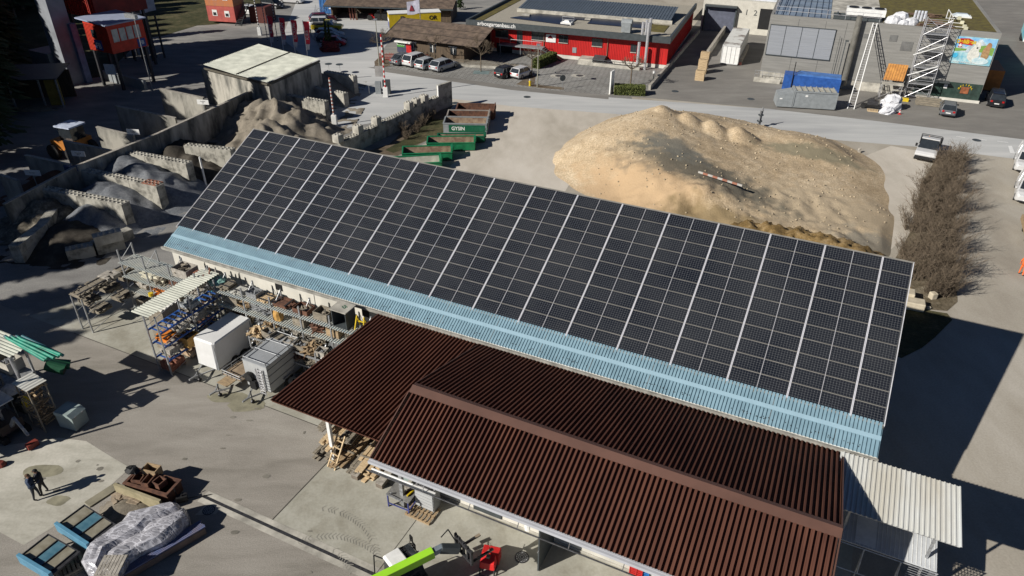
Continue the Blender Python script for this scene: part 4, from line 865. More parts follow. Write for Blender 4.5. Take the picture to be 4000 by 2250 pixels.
for i,(px,n) in enumerate((((Q(2,0,1885,815)),9),((Q(2,0,1908,745)),13),((Q(2,0,1925,690)),15))):
    c=G(*px); c+=Vector((.1,.5,0)); pallet('pallet_stack',['lowest and nearest stack of light wooden pallets on the ramp forecourt','middle stack of light wooden pallets with a grey top','farthest and tallest stack of wooden pallets at the end of the ramp wall'][i],c,gang,n,woodl,'pallet stacks on the ramp forecourt','pallet stack')
t=TF('generator','black and chrome generator trailer with a small wheel beside the ladder foot','generator',G(*Q(3,0,1030,1090)),gang)
q=MB(); q.box(-1.0,1.0,-.35,.35,.3,.5); q.build('frame',black,t); q=MB(); q.box(-.5,.7,-.3,.3,.505,1.0); q.box(-.3,.2,-.2,.2,1.0,1.2); q.build('engine',dsteel,t)
q=MB(); q.tube((-.9,-.42,.25),(-.9,-.3,.25),.25,n=14); q.tube((-.9,.3,.25),(-.9,.42,.25),.25,n=14); q.build('wheel',rubber,t)
t=TF('wooden_stairs','grey timber pallets forming steps at the shop entrance of the grey hall','steps',GP(20.6,-2.6,0),gang)
for k in range(4):
    q=MB(); q.box(-1.4,1.4,-.1-k*.35,.22-k*.35,.05,.75-k*.18); q.build('step',woodg,t)
t=TF('yellow_planks','stack of yellow formwork planks at the foot of the scaffold','plank stack',GP(17.4,-2.6,0),gang)
q=MB(); [q.box(-1,1,-.25+.12*j,-.15+.12*j,k*.08,k*.08+.07) for k in range(5) for j in range(4)]; q.build('plank',yellow,t)
t=TF('traffic_cone','small red and white traffic cone beside the plastic heap','traffic cone',G(*Q(3,0,1320,1150)),0)
q=MB(); q.box(-.18,.18,-.18,.18,0,.03); q.build('base',redp,t); q=MB(); q.tube((0,0,.03),(0,0,.25),.13,.09,8); q.tube((0,0,.4),(0,0,.5),.05,.03,8); q.build('cone',redp,t); q=MB(); q.tube((0,0,.25),(0,0,.4),.09,.05,8); q.build('band',white,t)
# containers in front of the grey hall
def open_box(t,L,Wd,Ht,mat,inside,th=.06,z0=.15,ribs=0):
    for nm,(x0,x1,y0,y1) in dict(a=(0,L,0,th),b=(0,L,Wd-th,Wd),c=(0,th,th+.002,Wd-th-.002),d=(L-th,L,th+.002,Wd-th-.002)).items():
        q=MB(); q.box(x0,x1,y0,y1,z0,Ht)
        if ribs and nm in 'ab':
            for k in range(ribs+1):
                x=x0+.05+k*(L-.2)/ribs; y_=(y0-.06,y0-.002) if nm=='a' else (y1+.002,y1+.06); q.box(x,x+.1,*y_,z0,Ht)
        q.build('side_panel',mat,t)
    q=MB(); q.box(th,L-th,th,Wd-th,z0,z0+.05); q.build('floor',inside,t)
    q=MB(); q.box(-.04,L+.04,-.05,.10,Ht+.002,Ht+.09); q.box(-.04,L+.04,Wd-.10,Wd+.05,Ht+.002,Ht+.09); q.box(-.04,.1,.102,Wd-.102,Ht+.002,Ht+.09); q.box(L-.1,L+.04,.102,Wd-.102,Ht+.002,Ht+.09); q.build('rim',mat,t)
a,an,L=fr(Q(3,0,75,1080),Q(3,0,665,1115))
t=T('roll_off_container','large grey roll-off waste container with ribbed open top beside the road','waste container',tuple(a),an)
q=MB(); q.hexa([(1.9,0,.2),(L,0,.2),(L,2.3,.2),(1.9,2.3,.2),(1.9,0,2.1),(L,0,2.1),(L,2.3,2.1),(1.9,2.3,2.1)]); q.build('body',greypaint,t)
q=MB(); q.hexa([(0,0,.2),(1.85,0,.2),(1.85,2.3,.2),(0,2.3,.2),(.1,0,1.5),(1.85,0,1.9),(1.85,2.3,1.9),(.1,2.3,1.5)]); q.build('compactor',greypaint,t)
q=MB()
for k in range(8): q.box(2.0+k*(L-2.2)/7,2.1+k*(L-2.2)/7,.2,2.2,2.102,2.22)
q.box(1.85,L+.05,-.08,.12,2.0,2.15); q.box(1.88,2.0,-.06,-.003,.2,2.0); q.box(L-.1,L+.04,-.06,-.003,.2,2.0); q.box(0,L,-.06,-.003,.15,.3); q.build('rib',greypaint,t)
q=MB(); q.box(3.2,3.5,-.03,-.004,1.5,1.7); q.box(.3,.6,-.03,-.004,1.05,1.2); q.build('label_plate',white,t)
q=MB(); q.box(2.2,L-.2,.4,2.0,2.1,2.11); q.build('load',M('load_cream',(.4,.38,.32)),t)
a,an,L=fr(Q(3,0,130,915),Q(3,0,690,930))
t=T('blue_container','blue open roll container parked behind the grey waste container','waste container',tuple(a),gang)
q=MB(); q.box(0,L*.97,.3,2.3,.2,2.1); q.build('body',blue,t); q=MB(); q.box(1.6,L*.96,.4,2.2,2.102,2.3); q.build('lid',M('blue_lid',(.06,.16,.42),.5),t); q=MB(); q.tube((1.1,.2,0),(1.1,.2,3.8),.06); q.tube((1.3,.2,2.5),(1.9,.2,2.8),.05); q.build('mast',black,t)
t=TF('corner_railing','white ramp wall with small steel railing at the left foot of the grey hall','railing',GP(-.6,-1.2,0),gang)
q=MB(); q.box(0,3.4,0,.25,0,.6); q.build('kerb',concrete,t); q=MB()
for x in (.05,.5,1,1.8,2.6,3.3): q.tube((x,.1,.6),(x,.1,1.5),.025)
q.tube((0.05,.1,1.5),(3.3,.1,1.5),.025); q.tube((0.05,.1,1.05),(3.3,.1,1.05),.02); q.build('rail',steel,t)
t=TF('orange_container','orange brown container wall in the shade beside the grey hall','container',GP(GL+.8,6.5,0),gang)
q=MB(); q.box(0,2.4,0,6,.1,2.7); q.build('body',M('brown_orange',(.45,.16,.03),.6,var=.1),t); q=MB(); q.box(-.03,-.003,.2,2.9,.3,2.5); q.box(2.4,2.43,.2,2.9,.3,2.5); q.build('side_panel',orange,t)
# trucks at the right edge
for i,(px,lab,L_) in enumerate((((3960,190),'white lorry trailer with blue landscape side and cooling unit, rear one at the right edge',9),((4030,300),'second white and blue lorry trailer parked at the right edge nearer the road',8))):
    c=G(px[0],px[1]); t=T('refrigerated_trailer',lab,'lorry trailer',tuple(c+Vector((1,0,0))),gang+R_(-8))
    q=MB(); q.box(0,2.55,0,L_,1.1,3.9); q.build('box_body',white,t)
    q=MB(); q.box(-.02,-.003,.05,L_-.05,1.15,3.85); q.build('side_print',M('side_print',(.08,.42,.62),.5,scale=.8,col2=(.3,.5,.45)),t)
    q=MB(); q.box(.3,2.25,-.6,-.003,2.3,3.7); q.build('cooling_unit',white,t); q=MB(); [q.box(.5,2.0,-.63,-.605,2.9+k*.14,2.96+k*.14) for k in range(5)]; q.build('grille',black,t)
    for y in (L_-2.6,L_-1.3):
        q=MB(); q.tube((0,y,.5),(.3,y,.5),.5,n=14); q.tube((2.25,y,.5),(2.55,y,.5),.5,n=14); q.build('wheel',rubber,t)
    q=MB(); q.box(.6,.8,.4,L_-.4,.8,1.1); q.box(1.8,2,.4,L_-.4,.8,1.1); q.box(.7,.8,.6,.8,0,.8); q.box(1.8,1.9,.6,.8,0,.8); q.build('chassis',black,t)
# ================= white warehouse with docks
A2=G(*Q(2,0,1890,320)); 
wh=TF('warehouse','white warehouse with numbered loading docks behind the ramp between red and grey buildings','warehouse',A2+Vector((.3,1.5,0)),gang)
q=MB(); q.box(0,19,0,14,0,5.2); q.build('wall',M('warehouse_wall',(.52,.50,.44),.8,var=.06),wh)
q=MB(); q.box(-8,20,1.0,30,5.2,5.5); q.build('roof',M('warehouse_roof',(.50,.53,.58),.5,var=.06),wh)
q=MB(); q.box(.6,5.4,-.06,-.003,0,4.0); q.build('dock_door',M('dock_blue',(.10,.11,.15),.6,var=.1),wh); q=MB(); q.box(.4,5.6,-1.0,-.062,4.05,4.3); q.box(.35,.58,-.5,-.004,0,4.04); q.box(5.42,5.65,-.5,-.004,0,4.04); q.build('dock_canopy',anth,wh)
q=MB(); q.box(9.3,13.6,-.06,-.003,1.0,4.2); q.build('dock_door',black,wh)
for s_,x in (('1',7.2),('2',8.6)): text('dock_number',s_,1.2,anth,wh,(x,-.03,3.4),(R_(90),0,0),.01)
t=TF('ramp_wall','low concrete wall running down the loading ramp beside the white container','wall',G(*Q(2,0,1960,575)),0)
p=G(*Q(2,0,2190,240))-G(*Q(2,0,1960,575)); q=MB(); q.beam((0,0,.45),(p.x,p.y,.45),.35,.9); q.build('wall',concrete,t); q=MB(); q.beam((0,0,.96),(p.x,p.y,.96),.4,.1); q.build('coping',stone,t)
t=TF('ramp_wall','low stepped wall along the foot of the red building side, beside the dark ramp','wall',G(*Q(2,0,1380,905)),0)
p=G(*Q(2,0,1880,330))-G(*Q(2,0,1380,905)); q=MB(); q.beam((0,0,.2),(p.x,p.y,.2),.3,.7); q.build('wall',concrete,t); q=MB()
for k in range(7): q.beam((p.x*k/7,p.y*k/7,.6),(p.x*(k+.9)/7,p.y*(k+.9)/7,.6),.34,.12)
q.build('coping',stone,t)
a,an,L=fr(Q(2,0,2090,645),Q(2,0,2262,663))
t=T('shipping_container','long white shipping container with dirty roof at the loading dock','shipping container',tuple(a),an)
q=MB(); q.box(0,2.44,0,12.2,.12,2.75); q.build('body',white,t)
q=MB(); [q.box(.03+k*.61,.07+k*.61,-.05,-.003,.3,2.6) for k in range(5)]; q.box(0,2.44,-.04,-.003,.12,.25); q.box(0,2.44,-.04,-.003,2.6,2.75); q.build('door_bar',M('light_grey_bar',(.5,.5,.5)),t)
q=MB(); [q.box(2.443,2.48,.2+k*.4,.36+k*.4,.2,2.65) for k in range(30)]; q.build('side_corrugation',white,t)
q=MB(); q.box(.03,2.41,.05,12.1,2.753,2.775); q.build('roof_sheet',M('dirty_white',(.60,.60,.57),.6,scale=.45,col2=(.22,.19,.17),thr=(.38,.5)),t)
t=TF('concrete_kerb_block','concrete kerb with red end in front of the container right corner','kerb',G(*Q(2,0,2290,640)),an)
q=MB(); q.box(-.1,.25,-.3,9,0,.8); q.build('block',stone,t); q=MB(); q.box(-.12,.27,-.9,-.302,0,.3); q.build('red_end',M('faded_red',(.4,.15,.12)),t)
# ================= street furniture and planting in front of the red building
def lamp(px,h,lab,arm=.6,grp=None):
    c=G(*px); t=T('street_lamp',lab,'street lamp',tuple(c),0,grp); q=MB(); q.tube((0,0,0),(0,0,h),.09,.05,8); q.build('pole',M('lamp_pole',(.28,.27,.22),.6),t); q=MB(); q.cbox((0,-.15,h+.05),(.5,.7,.14)); q.build('lamp_head',steel,t)
lamp((2099,340),5.4,'street lamp on the soil strip beside the yellow hydrant')
lamp((1483,265),6.5,'street lamp on the round planting bed beside the striped barrier')
c=G(*Q(2,0,995,940)); t=T('sign_pylon','tall narrow white sign slab at the driveway entrance','sign pylon',tuple(c),R_(60)); q=MB(); q.box(-.5,.5,-.08,.08,.05,2.9); q.build('panel',white,t); q=MB(); q.box(-.6,.6,-.15,.15,0,.05); q.build('foot',concrete,t)
c=G(*Q(2,0,180,865)); t=T('hydrant','yellow fire hydrant with pale cap on the soil strip','hydrant',tuple(c),0); q=MB(); q.tube((0,0,0),(0,0,.75),.15,.13,10); q.tube((-.2,0,.55),(.2,0,.55),.06); q.build('body',yellow,t); q=MB(); q.tube((0,0,.75),(0,0,.95),.14,.05,10); q.build('cap',stone,t)
c=G(*Q(2,0,1420,810)); t=T('small_lamp','short round globe lamp at the end of the low wall','garden lamp',tuple(c),0); q=MB(); q.tube((0,0,0),(0,0,1.0),.06); q.build('pole',anth,t); q=MB(); q.tube((0,0,1.0),(0,0,1.3),.2,.16,10); q.build('globe',white,t)
c=G(*Q(2,0,960,930)); t=T('traffic_mirror','dark oval panel on a thin post standing at the paving edge','post sign',tuple(G(*Q(2,0,505,900))),R_(20)); q=MB(); q.tube((0,0,0),(0,0,1.3),.03); q.build('post',steel,t); q=MB(); q.tube((0,-.03,1.5),(0,.03,1.5),.4,n=14); q.build('panel',anth,t)
# foliage helper: many small leaf faces scattered in a box or ellipsoid
def leaves(name,fn,n,size,mat,parent=None,seed=1,loc=None,rot=0,core=None,nb=0):
    r=random.Random(seed); b=MB()
    for k in range(n):
        p=fn(r); s_=size*r.uniform(.6,1.4); e=Euler((r.uniform(0,6.28),r.uniform(0,6.28),r.uniform(0,6.28))).to_matrix()
        a,c=e@Vector((s_,0,0)),e@Vector((0,s_*.6,0)); b.quad(p-a,p-c,p+a,p+c)
    return b.build(name,mat,parent,loc=loc,rot=rot)
def hedge(label,c,rot,L,Wd,Ht,mat,n,seed,size=.09):
    t=T('hedge',label,'hedge',tuple(c),rot); q=MB(); q.box(-L/2+.12,L/2-.12,-Wd/2+.12,Wd/2-.12,0,Ht-.15); q.build('stem_core',leaf_d,t)
    def fn(r):
        f=r.random(); x,y,z=r.uniform(-L/2,L/2),r.uniform(-Wd/2,Wd/2),r.uniform(0,Ht)
        k=r.randrange(5)
        if k<2: z=Ht-abs(r.gauss(0,.07))
        elif k==2: y=-Wd/2+abs(r.gauss(0,.08))
        elif k==3: x=(L/2-abs(r.gauss(0,.08)))*r.choice((-1,1))
        else: y=Wd/2-abs(r.gauss(0,.08))
        return Vector((x,y,z))
    leaves('foliage',fn,n,size,mat,t,seed); return t
a,an,L=fr(Q(2,0,1000,960),Q(2,0,1330,975)); hedge('trimmed rectangular green hedge beside the white sign slab',(a+G(*Q(2,0,1330,975)))/2+Vector((.3,.9,0)),an,3.9,1.5,1.1,leaf_y,5200,3)
hedge('dark clipped hedge running up to the stairs of the red building',G(*Q(2,0,330,650))+Vector((0,0,0)),R_(58),5.2,1.1,1.3,leaf_y,4200,4)
def bare_tree(name,label,loc,h,spread,seed,depth=5,n0=4,trunk=.5,r0=.09,cat='tree',group=None,mat=bark,tw=twig,up=.6,minr=.008,flat=False):
    r=random.Random(seed); t=T(name,label,cat,tuple(loc),r.uniform(0,6),group); b=MB(); b.tube((0,0,0),(0,0,h*trunk),r0,r0*.75,7,cap=False); b.build('trunk',mat,t,smooth=True)
    b=MB()
    def grow(p,d,l,rad,k):
        q=p+d*l; b.tube(p,q,rad,rad*.65,4 if k>2 else 3,cap=False)
        if k==0: return
        for j in range(r.choice((2,3,3))):
            nd=(d+Vector((r.uniform(-1,1),r.uniform(-1,1),r.uniform(-.35,.9)*(.3 if flat else 1)))*.75).normalized(); grow(p.lerp(q,r.uniform(.55,1)),nd,l*r.uniform(.6,.85),max(minr,rad*.6),k-1)
    for j in range(n0):
        a=j*6.283/n0+r.uniform(-.3,.3); d=Vector((math.cos(a)*spread,math.sin(a)*spread,up)).normalized(); grow(Vector((0,0,h*trunk*r.uniform(.88,1))),d,h*(1-trunk)*.42,r0*.5,depth)
    b.build('crown',tw,t); return t
TREEG='pollarded bare trees in front of the red building'
bare_tree('bare_tree','round crowned bare tree beside the trimmed hedge in front of the red wall',G(*Q(2,0,1190,862)),4.2,1.0,8,5,6,.55,.11)
bare_tree('bare_tree','bare tree with knobbly crown beside the lamp at the red building terrace',G(*Q(2,0,197,770)),4.4,1.0,9,4,6,.6,.1)
bare_tree('bare_tree','thin bare tree in front of the left end of the red building',G(*Q(1,0,2262,722)),5.0,1.0,10,5,5,.5,.08)
bare_tree('bare_tree','bare tree between two parked cars and the wooden house',G(*Q(1,0,1800,640)),4.6,1.0,12,4,5,.6,.1)
bare_tree('bare_tree','bare flat crowned tree on the round bed behind the striped barrier',G(*Q(1,0,1290,640)),5.2,1.3,14,5,5,.6,.12,up=.25)
for i,px in enumerate((Q(2,0,1190,868),Q(1,0,2262,728))):
    c=G(*px); sheet('tree_grate',[tuple(c+Vector((sx,sy,0))) for sx,sy in ((-1.1,-.8),(1.1,-1),(1.2,.7),(-1,.9))],.02,M('grate_teal',(.15,.2,.2)),px=False)
# picket fences
def picket(label,pa,pb,h,mat,sp=.16,plinth=True,w_=.07):
    a=G(*pa); c=G(*pb); d=c-a; L=d.length; t=T('picket_fence',label,'fence',tuple(a),math.atan2(d.y,d.x)); z0=.35 if plinth else 0
    if plinth: q=MB(); q.box(0,L,-.1,.1,0,.35); q.build('base_wall',concrete,t)
    q=MB(); r=random.Random(3)
    for k in range(int(L/sp)): q.box(k*sp,k*sp+w_,-.02,.02,z0,z0+h*r.uniform(.85,1.05))
    q.build('picket',mat,t); q=MB(); q.box(0,L,.022,.06,z0+h*.3,z0+h*.37); q.box(0,L,.022,.06,z0+h*.75,z0+h*.82); q.build('rail',mat,t); return t
picket('weathered picket fence on a pale kerb behind the four parked cars',Q(1,0,1740,650),Q(1,0,2400,690),.7,woodg)
picket('picket fence on a pale kerb at the terrace of the red building',Q(1,0,2400,690),Q(2,0,190,740),.7,woodg)
rf=M('red_picket',(.38,.06,.04),.8,var=.3,scale=6)
picket('red painted picket fence in front of the wooden house',Q(1,0,1235,600),Q(1,0,1740,610),1.0,rf,plinth=False)
# wooden house
A3=G(1180+1640/4.025,900/4.025)
wa=R_(-24); wd=TF('wooden_house','brown timber house with broad brown corrugated roof beside the red building','wooden house',A3+Vector((-.6,1.5,0)),wa)
q=MB(); q.box(0,10.2,0,9.5,0,2.6); q.build('wall',darkwood,wd)
q=MB(); q.loft([[(-.02,0,2.6),(-.02,9.5,2.6),(-.02,4.2,4.0)],[(10.22,0,2.6),(10.22,9.5,2.6),(10.22,4.2,4.0)]]); q.build('gable',woodg,wd)
q=MB()
for (ya,za,yb,zb) in ((-1.0,2.6,4.4,4.25),(4.4,4.25,10.3,2.3)):
    U_=Vector((1,0,0)); q.corr((-2.6,ya,za),(1,0,0),(0,yb-ya,zb-za),[(0,0),(.5,.05)],.2,15.5)
q.build('roof',fibre_br,wd)
q=MB()
for f in (.33,.66): q.box(-2.6,12.9,-1.0+5.4*f-.03,-1.0+5.4*f+.03,2.6+1.65*f+.05,2.6+1.65*f+.09)
q.build('roof_lap',M('lap_dark',(.05,.04,.03)),wd)
q=MB(); q.beam((-2.65,-1.0,2.55),(-2.65,4.4,4.2),.08,.25); q.beam((-2.65,4.4,4.2),(-2.65,10.3,2.25),.08,.25); q.build('barge_board',anth,wd)
for x in (1.3,4.6,8.0):
    w_=MB(); w_.box(x,x+1.0,-.05,-.003,.9,2.0); wo_=w_.build('window',glass,wd); w_=MB(); w_.box(x-.15,x+1.15,-.2,-.052,2.02,2.12); w_.box(x+.45,x+.55,-.08,-.052,.9,2.0); w_.build('frame',white,wo_)
c=Q(1,0,1445,560); t=TF('banner_board','small kiosk banner in green and red with white roof beside the red picket fence','banner board',G(*c)+Vector((-.4,.6,0)),wa)
q=MB(); q.box(0,2.5,0,.3,.4,1.9); q.build('board',M('banner_dark',(.05,.06,.1)),t); q=MB(); q.box(.05,1.3,-.02,-.003,1.2,1.85); q.build('green_part',M('banner_green',(.06,.25,.04)),t); q=MB(); q.box(1.6,2.45,-.02,-.003,.45,1.85); q.build('red_part',redp,t); q=MB(); q.box(-.1,2.6,-.5,.5,1.92,2.12); q.build('roof',white,t); text('lettering','Gartenprofi',.3,white,t,(.7,-.03,1.55),(R_(90),0,0),.005)
# flag with triangle logo
t=TF('logo_flag','pale grey flag with dark red triangle logo above the yellow lorry','flag',G(*Q(1,0,1600,420)),wa)
q=MB(); q.tube((1.2,0,0),(1.2,0,6.6),.05); q.build('pole',steel,t)
q=MB(); q.loft([[(-1.1,-.02,4.0),(-1.1,.02,4.0),(-1.1,.02,5.9),(-1.1,-.02,5.9)],[(0,.14,4.1),(0,.18,4.1),(0,.18,6.1),(0,.14,6.1)],[(1.15,0,4.5),(1.15,.03,4.5),(1.15,.03,6.5),(1.15,0,6.5)]]); fl=q.build('cloth',M('flag_grey',(.33,.33,.40),.8),t)
q=MB(); q.loft([[(-.7,-.06,4.6),(.2,-.0,4.7),(-.3,-.04,5.6)],[(-.7,-.04,4.6),(.2,.02,4.7),(-.3,-.02,5.6)]]); q.build('triangle_logo',M('dark_red_logo',(.15,.01,.02)),fl)
# yellow lorry
a=G(*Q(1,0,1350,350)); t=T('box_lorry','yellow box lorry with white roof and large black D behind the wooden house','lorry',tuple(a+Vector((0,0,0))),R_(14))
q=MB(); q.box(0,8.5,0,2.4,1.0,3.2); q.build('box_body',yellow,t); q=MB(); q.box(-.05,8.55,-.05,2.45,3.202,3.3); q.build('roof',white,t)
q=MB(); q.box(-.03,-.003,.05,2.35,1.0,1.9); q.build('rear_print',M('rear_blue',(.12,.14,.3)),t); q=MB(); q.box(-.03,-.003,.05,2.35,1.95,2.4); q.build('rear_stripe',white,t)
text('lettering','D',1.3,black,t,(2.3,-.02,2.3),(R_(90),0,0),.01,bold=.03); text('lettering','OR',.9,black,t,(7.2,-.02,2.4),(R_(90),0,0),.01,bold=.02); text('lettering','Im',.45,black,t,(2.4,-.02,1.35),(R_(90),0,0),.01)
for x in (1.2,6.8): q=MB(); q.tube((x,0,.45),(x,.35,.45),.45,n=14); q.tube((x,2.05,.45),(x,2.4,.45),.45,n=14); q.build('wheel',rubber,t)
q=MB(); q.box(.2,8.2,.5,1.9,.6,.98); q.build('chassis',black,t)
# open barn
A4=G(1180+470/4.025,300/4.025); B4=G(1180+1950/4.025,330/4.025); ba=math.atan2((B4-A4).y,(B4-A4).x)-R_(3)
t=TF('open_barn','long open fronted barn with brown corrugated roof sheltering tractors and timber','barn',A4,ba); L=21.5
q=MB(); q.box(0,L,6.0,6.3,0,2.6); q.box(0,.2,0,5.99,0,2.4); q.box(L-.2,L,0,5.99,0,2.4); q.box(L-5,L-.21,.1,.3,0,2.4); q.build('wall',darkwood,t)
q=MB(); q.corr((-1,-1.0,2.45),(1,0,0),(0,4.6,1.1),[(0,0),(.5,.06)],.22,L+1.6); q.corr((-1,3.6,3.55),(1,0,0),(0,3.6,-.9),[(0,0),(.5,.06)],.22,L+1.6); q.build('roof',fibre_br,t)
q=MB(); q.box(-1,L+.6,-1.08,-1.0,2.25,2.45); q.build('fascia_board',anth,t)
for x in (.2,4.6,9,13.4,16.4): q=MB(); q.box(x-.12,x+.12,-.1,.14,0,2.45); q.build('post',darkwood,t)
for i,(x,r_,m_) in enumerate(((7.4,.45,redp),(9.0,.75,steel),(10.3,.85,blue),(12.9,.5,dsteel))):
    p=A4+Vector((math.cos(ba)*x-math.sin(ba)*.2,math.sin(ba)*x+math.cos(ba)*.2,0)); tt=T('farm_machine',['small red machine inside the open barn','white and grey tractor half inside the barn','blue wheeled implement in the barn shade','dark machine at the barn post'][i],'machine',tuple(p),ba)
    q=MB(); q.tube((-.5,-.3,r_),(-.5,-.1,r_),r_,n=16); q.tube((.7,-.3,r_*.6),(.7,-.1,r_*.6),r_*.6,n=14); q.build('wheel',rubber,tt); q=MB(); q.box(-.7,.9,-.05,.9,r_*.7,r_*1.4); q.box(-.7,0,.0,.8,r_*1.4,r_*2.2); q.build('body',m_,tt)
for i in range(3):
    p=A4+Vector((math.cos(ba)*(3.3+i*.5)+.2,math.sin(ba)*(3.3+i*.5)-.2,0)); q=MB(); q.beam((0,0,0),(-.25,.5,2.2),.2,.06); tag(q.build('leaning_board',M('reddish_board',(.30,.12,.09)),None,loc=tuple(p)),['left','middle','right'][i]+' reddish board leaning at the left barn post','board','reddish boards leaning in the barn')
a=G(*Q(1,0,680,140)); t=T('blue_shipping_container','blue shipping container with double doors at the left end of the barn','shipping container',tuple(a+Vector((-.6,0,0))),R_(-6))
q=MB(); q.box(0,2.5,0,6,.1,2.7); q.build('body',M('container_blue',(.04,.14,.36),.5),t); q=MB(); q.box(1.22,1.28,-.05,-.003,.15,2.65); [q.box(x,x+.05,-.06,-.003,.15,2.65) for x in (.2,.8,1.6,2.2)]; q.build('door_bar',M('container_blue2',(.06,.2,.45),.5),t); q=MB(); q.box(1.7,2.1,-.02,-.004,.9,1.1); q.build('label_plate',white,t)
t=TF('bay_tree','small dark conifer beside the timber gable right of the barn','conifer',G(1180+2480/4.025,150/4.025),0)
q=MB(); q.tube((0,0,0),(0,0,.6),.08); q.build('trunk',bark,t); leaves('crown',lambda r:(lambda z:Vector((r.gauss(0,.5)*(1-z/3.2),r.gauss(0,.5)*(1-z/3.2),z)))(r.uniform(.4,3)),900,.14,leaf_d,t,3)
for i,px in enumerate(((1180+405/4.025,790/4.025),(1180+455/4.025,780/4.025))):
    t=TF('cypress',['taller left cypress of the pair by the parked red car','shorter right cypress of the pair by the parked red car'][i],'cypress',G(*px),0); h=4.6-i*.9
    q=MB(); q.tube((0,0,0),(0,0,.5),.07); q.build('trunk',bark,t); leaves('crown',lambda r:(lambda z:Vector((r.gauss(0,.17)*(1.1-z/h),r.gauss(0,.17)*(1.1-z/h),z)))(r.uniform(.3,h)),900,.12,leaf_d,t,5+i)
lump('red_shrub','dark red leafless shrub mound at the foot of the cypresses','shrub',G(1180+440/4.025,800/4.025),1.5,1.0,1.4,M('red_twigs',(.16,.02,.025),.9,scale=6,col2=(.06,.012,.012),bump=1),31)
# wire fence along the lane
a=G(1180+150/4.025,560/4.025); c=G(1180+230/4.025,220/4.025); t=T('wire_fence','thin wire mesh fence with slim posts left of the parked yellow pickup','fence',tuple(a),0); q=MB(); d=c-a
for k in range(8): p=d*k/7; q.tube((p.x,p.y,0),(p.x,p.y,1.6),.03)
q.build('post',steel,t); q=MB(); [q.beam((0,0,z),(d.x,d.y,z),.015) for z in (.3,.7,1.1,1.5)]; q.build('wire',steel,t)
t=TF('grass_verge_stone','pale curved kerb of the lane at the wire fence','kerb',(0,0,0),0)
q=MB(); pts=[G(1180+x/4.025,y/4.025) for x,y in ((110,460),(125,540),(160,600),(220,650),(290,760),(370,790))]
for p,s_ in zip(pts,pts[1:]): q.beam(p+Vector((0,0,.06)),s_+Vector((0,0,.06)),.15,.12)
q.build('kerb_stone',stone,t)
def Zc(ox,oy,s,x,y): return (ox+x/s,oy+y/s)
# ================= block walls with studs
def block_wall(label,pts,heights,mat=concrete_old,studs=True,th=.8,grp=None,bl=1.6,name='block_wall'):
    """pts: world ground points along the centre; heights per segment"""
    t=T(name,label,'block wall',tuple(pts[0]),0,grp); o=pts[0]; q=MB(); st=MB(); jt=MB()
    for (a,c),h in zip(zip(pts,pts[1:]),heights):
        d=c-a; L=d.length; u=d/L; n=Vector((-u.y,u.x,0)); nb=max(1,round(L/bl)); 
        rows=max(1,round(h/.8)); 
        for r_ in range(rows):
            off=.5 if r_%2 else 0
            ks=[0]+[k+off for k in range(0 if off else 1,nb)]+[nb]; ks=sorted(set(ks))
            for k0,k1 in zip(ks,ks[1:]):
                p0=a-o+u*(k0*L/nb+.012); p1=a-o+u*(k1*L/nb-.012); z0=r_*h/rows+.006; z1=(r_+1)*h/rows-.006; j=random.uniform(-.012,.012)
                q.hexa([p0-n*(th/2+j)+Vector((0,0,z0)),p1-n*(th/2+j)+Vector((0,0,z0)),p1+n*(th/2-j)+Vector((0,0,z0)),p0+n*(th/2-j)+Vector((0,0,z0)),p0-n*(th/2+j)+Vector((0,0,z1)),p1-n*(th/2+j)+Vector((0,0,z1)),p1+n*(th/2-j)+Vector((0,0,z1)),p0+n*(th/2-j)+Vector((0,0,z1))])
        if studs:
            m=int(L/.4)
            for k in range(m):
                for s_ in (-.2,.2):
                    p=a-o+u*((k+.5)*L/m)+n*s_; z=h-.006
                    i=[st.P(p+u*x+n*y+Vector((0,0,z))) for x,y in ((-.11,-.11),(.11,-.11),(.11,.11),(-.11,.11))]; k_=[st.P(p+u*x+n*y+Vector((0,0,z+.09))) for x,y in ((-.05,-.05),(.05,-.05),(.05,.05),(-.05,.05))]
                    st.F(k_); [st.F([i[e],i[(e+1)%4],k_[(e+1)%4],k_[e]]) for e in range(4)]
    q.build('block_courses',mat,t); 
    if studs: st.build('stud',mat,t)
    return t
random.seed(2)
g=G
cw=concrete
def px_top(base,top): # height of a vertical between ground px and top px
    p=g(*base); d=RT*((top[0]-2000)/FPX)-UP*((top[1]-1125)/FPX)+FW; return 28+d.z*math.hypot(p.x,p.y)/math.hypot(d.x,d.y)
block_wall('light studded block wall of the sand bays nearest the striped barrier',[g(*Q(1,0,1035,955),.0)+Vector((-.3,.3,0)),g(*Q(1,0,700,745),1.9)+Vector((0,0,-1.9))],[2.3],concrete)
block_wall('middle studded block wall between two sand bays',[g(*Q(1,0,930,1085))+Vector((-.2,.3,0)),g(*Q(1,0,420,850),1.5)+Vector((0,0,-1.5))],[1.7],concrete)
block_wall('studded block wall behind the big grey sand heap, with damp end block',[g(*Q(1,0,745,1225))+Vector((-.2,.3,0)),g(*Q(1,0,20,910),2.2)+Vector((0,0,-2.2))],[2.3])
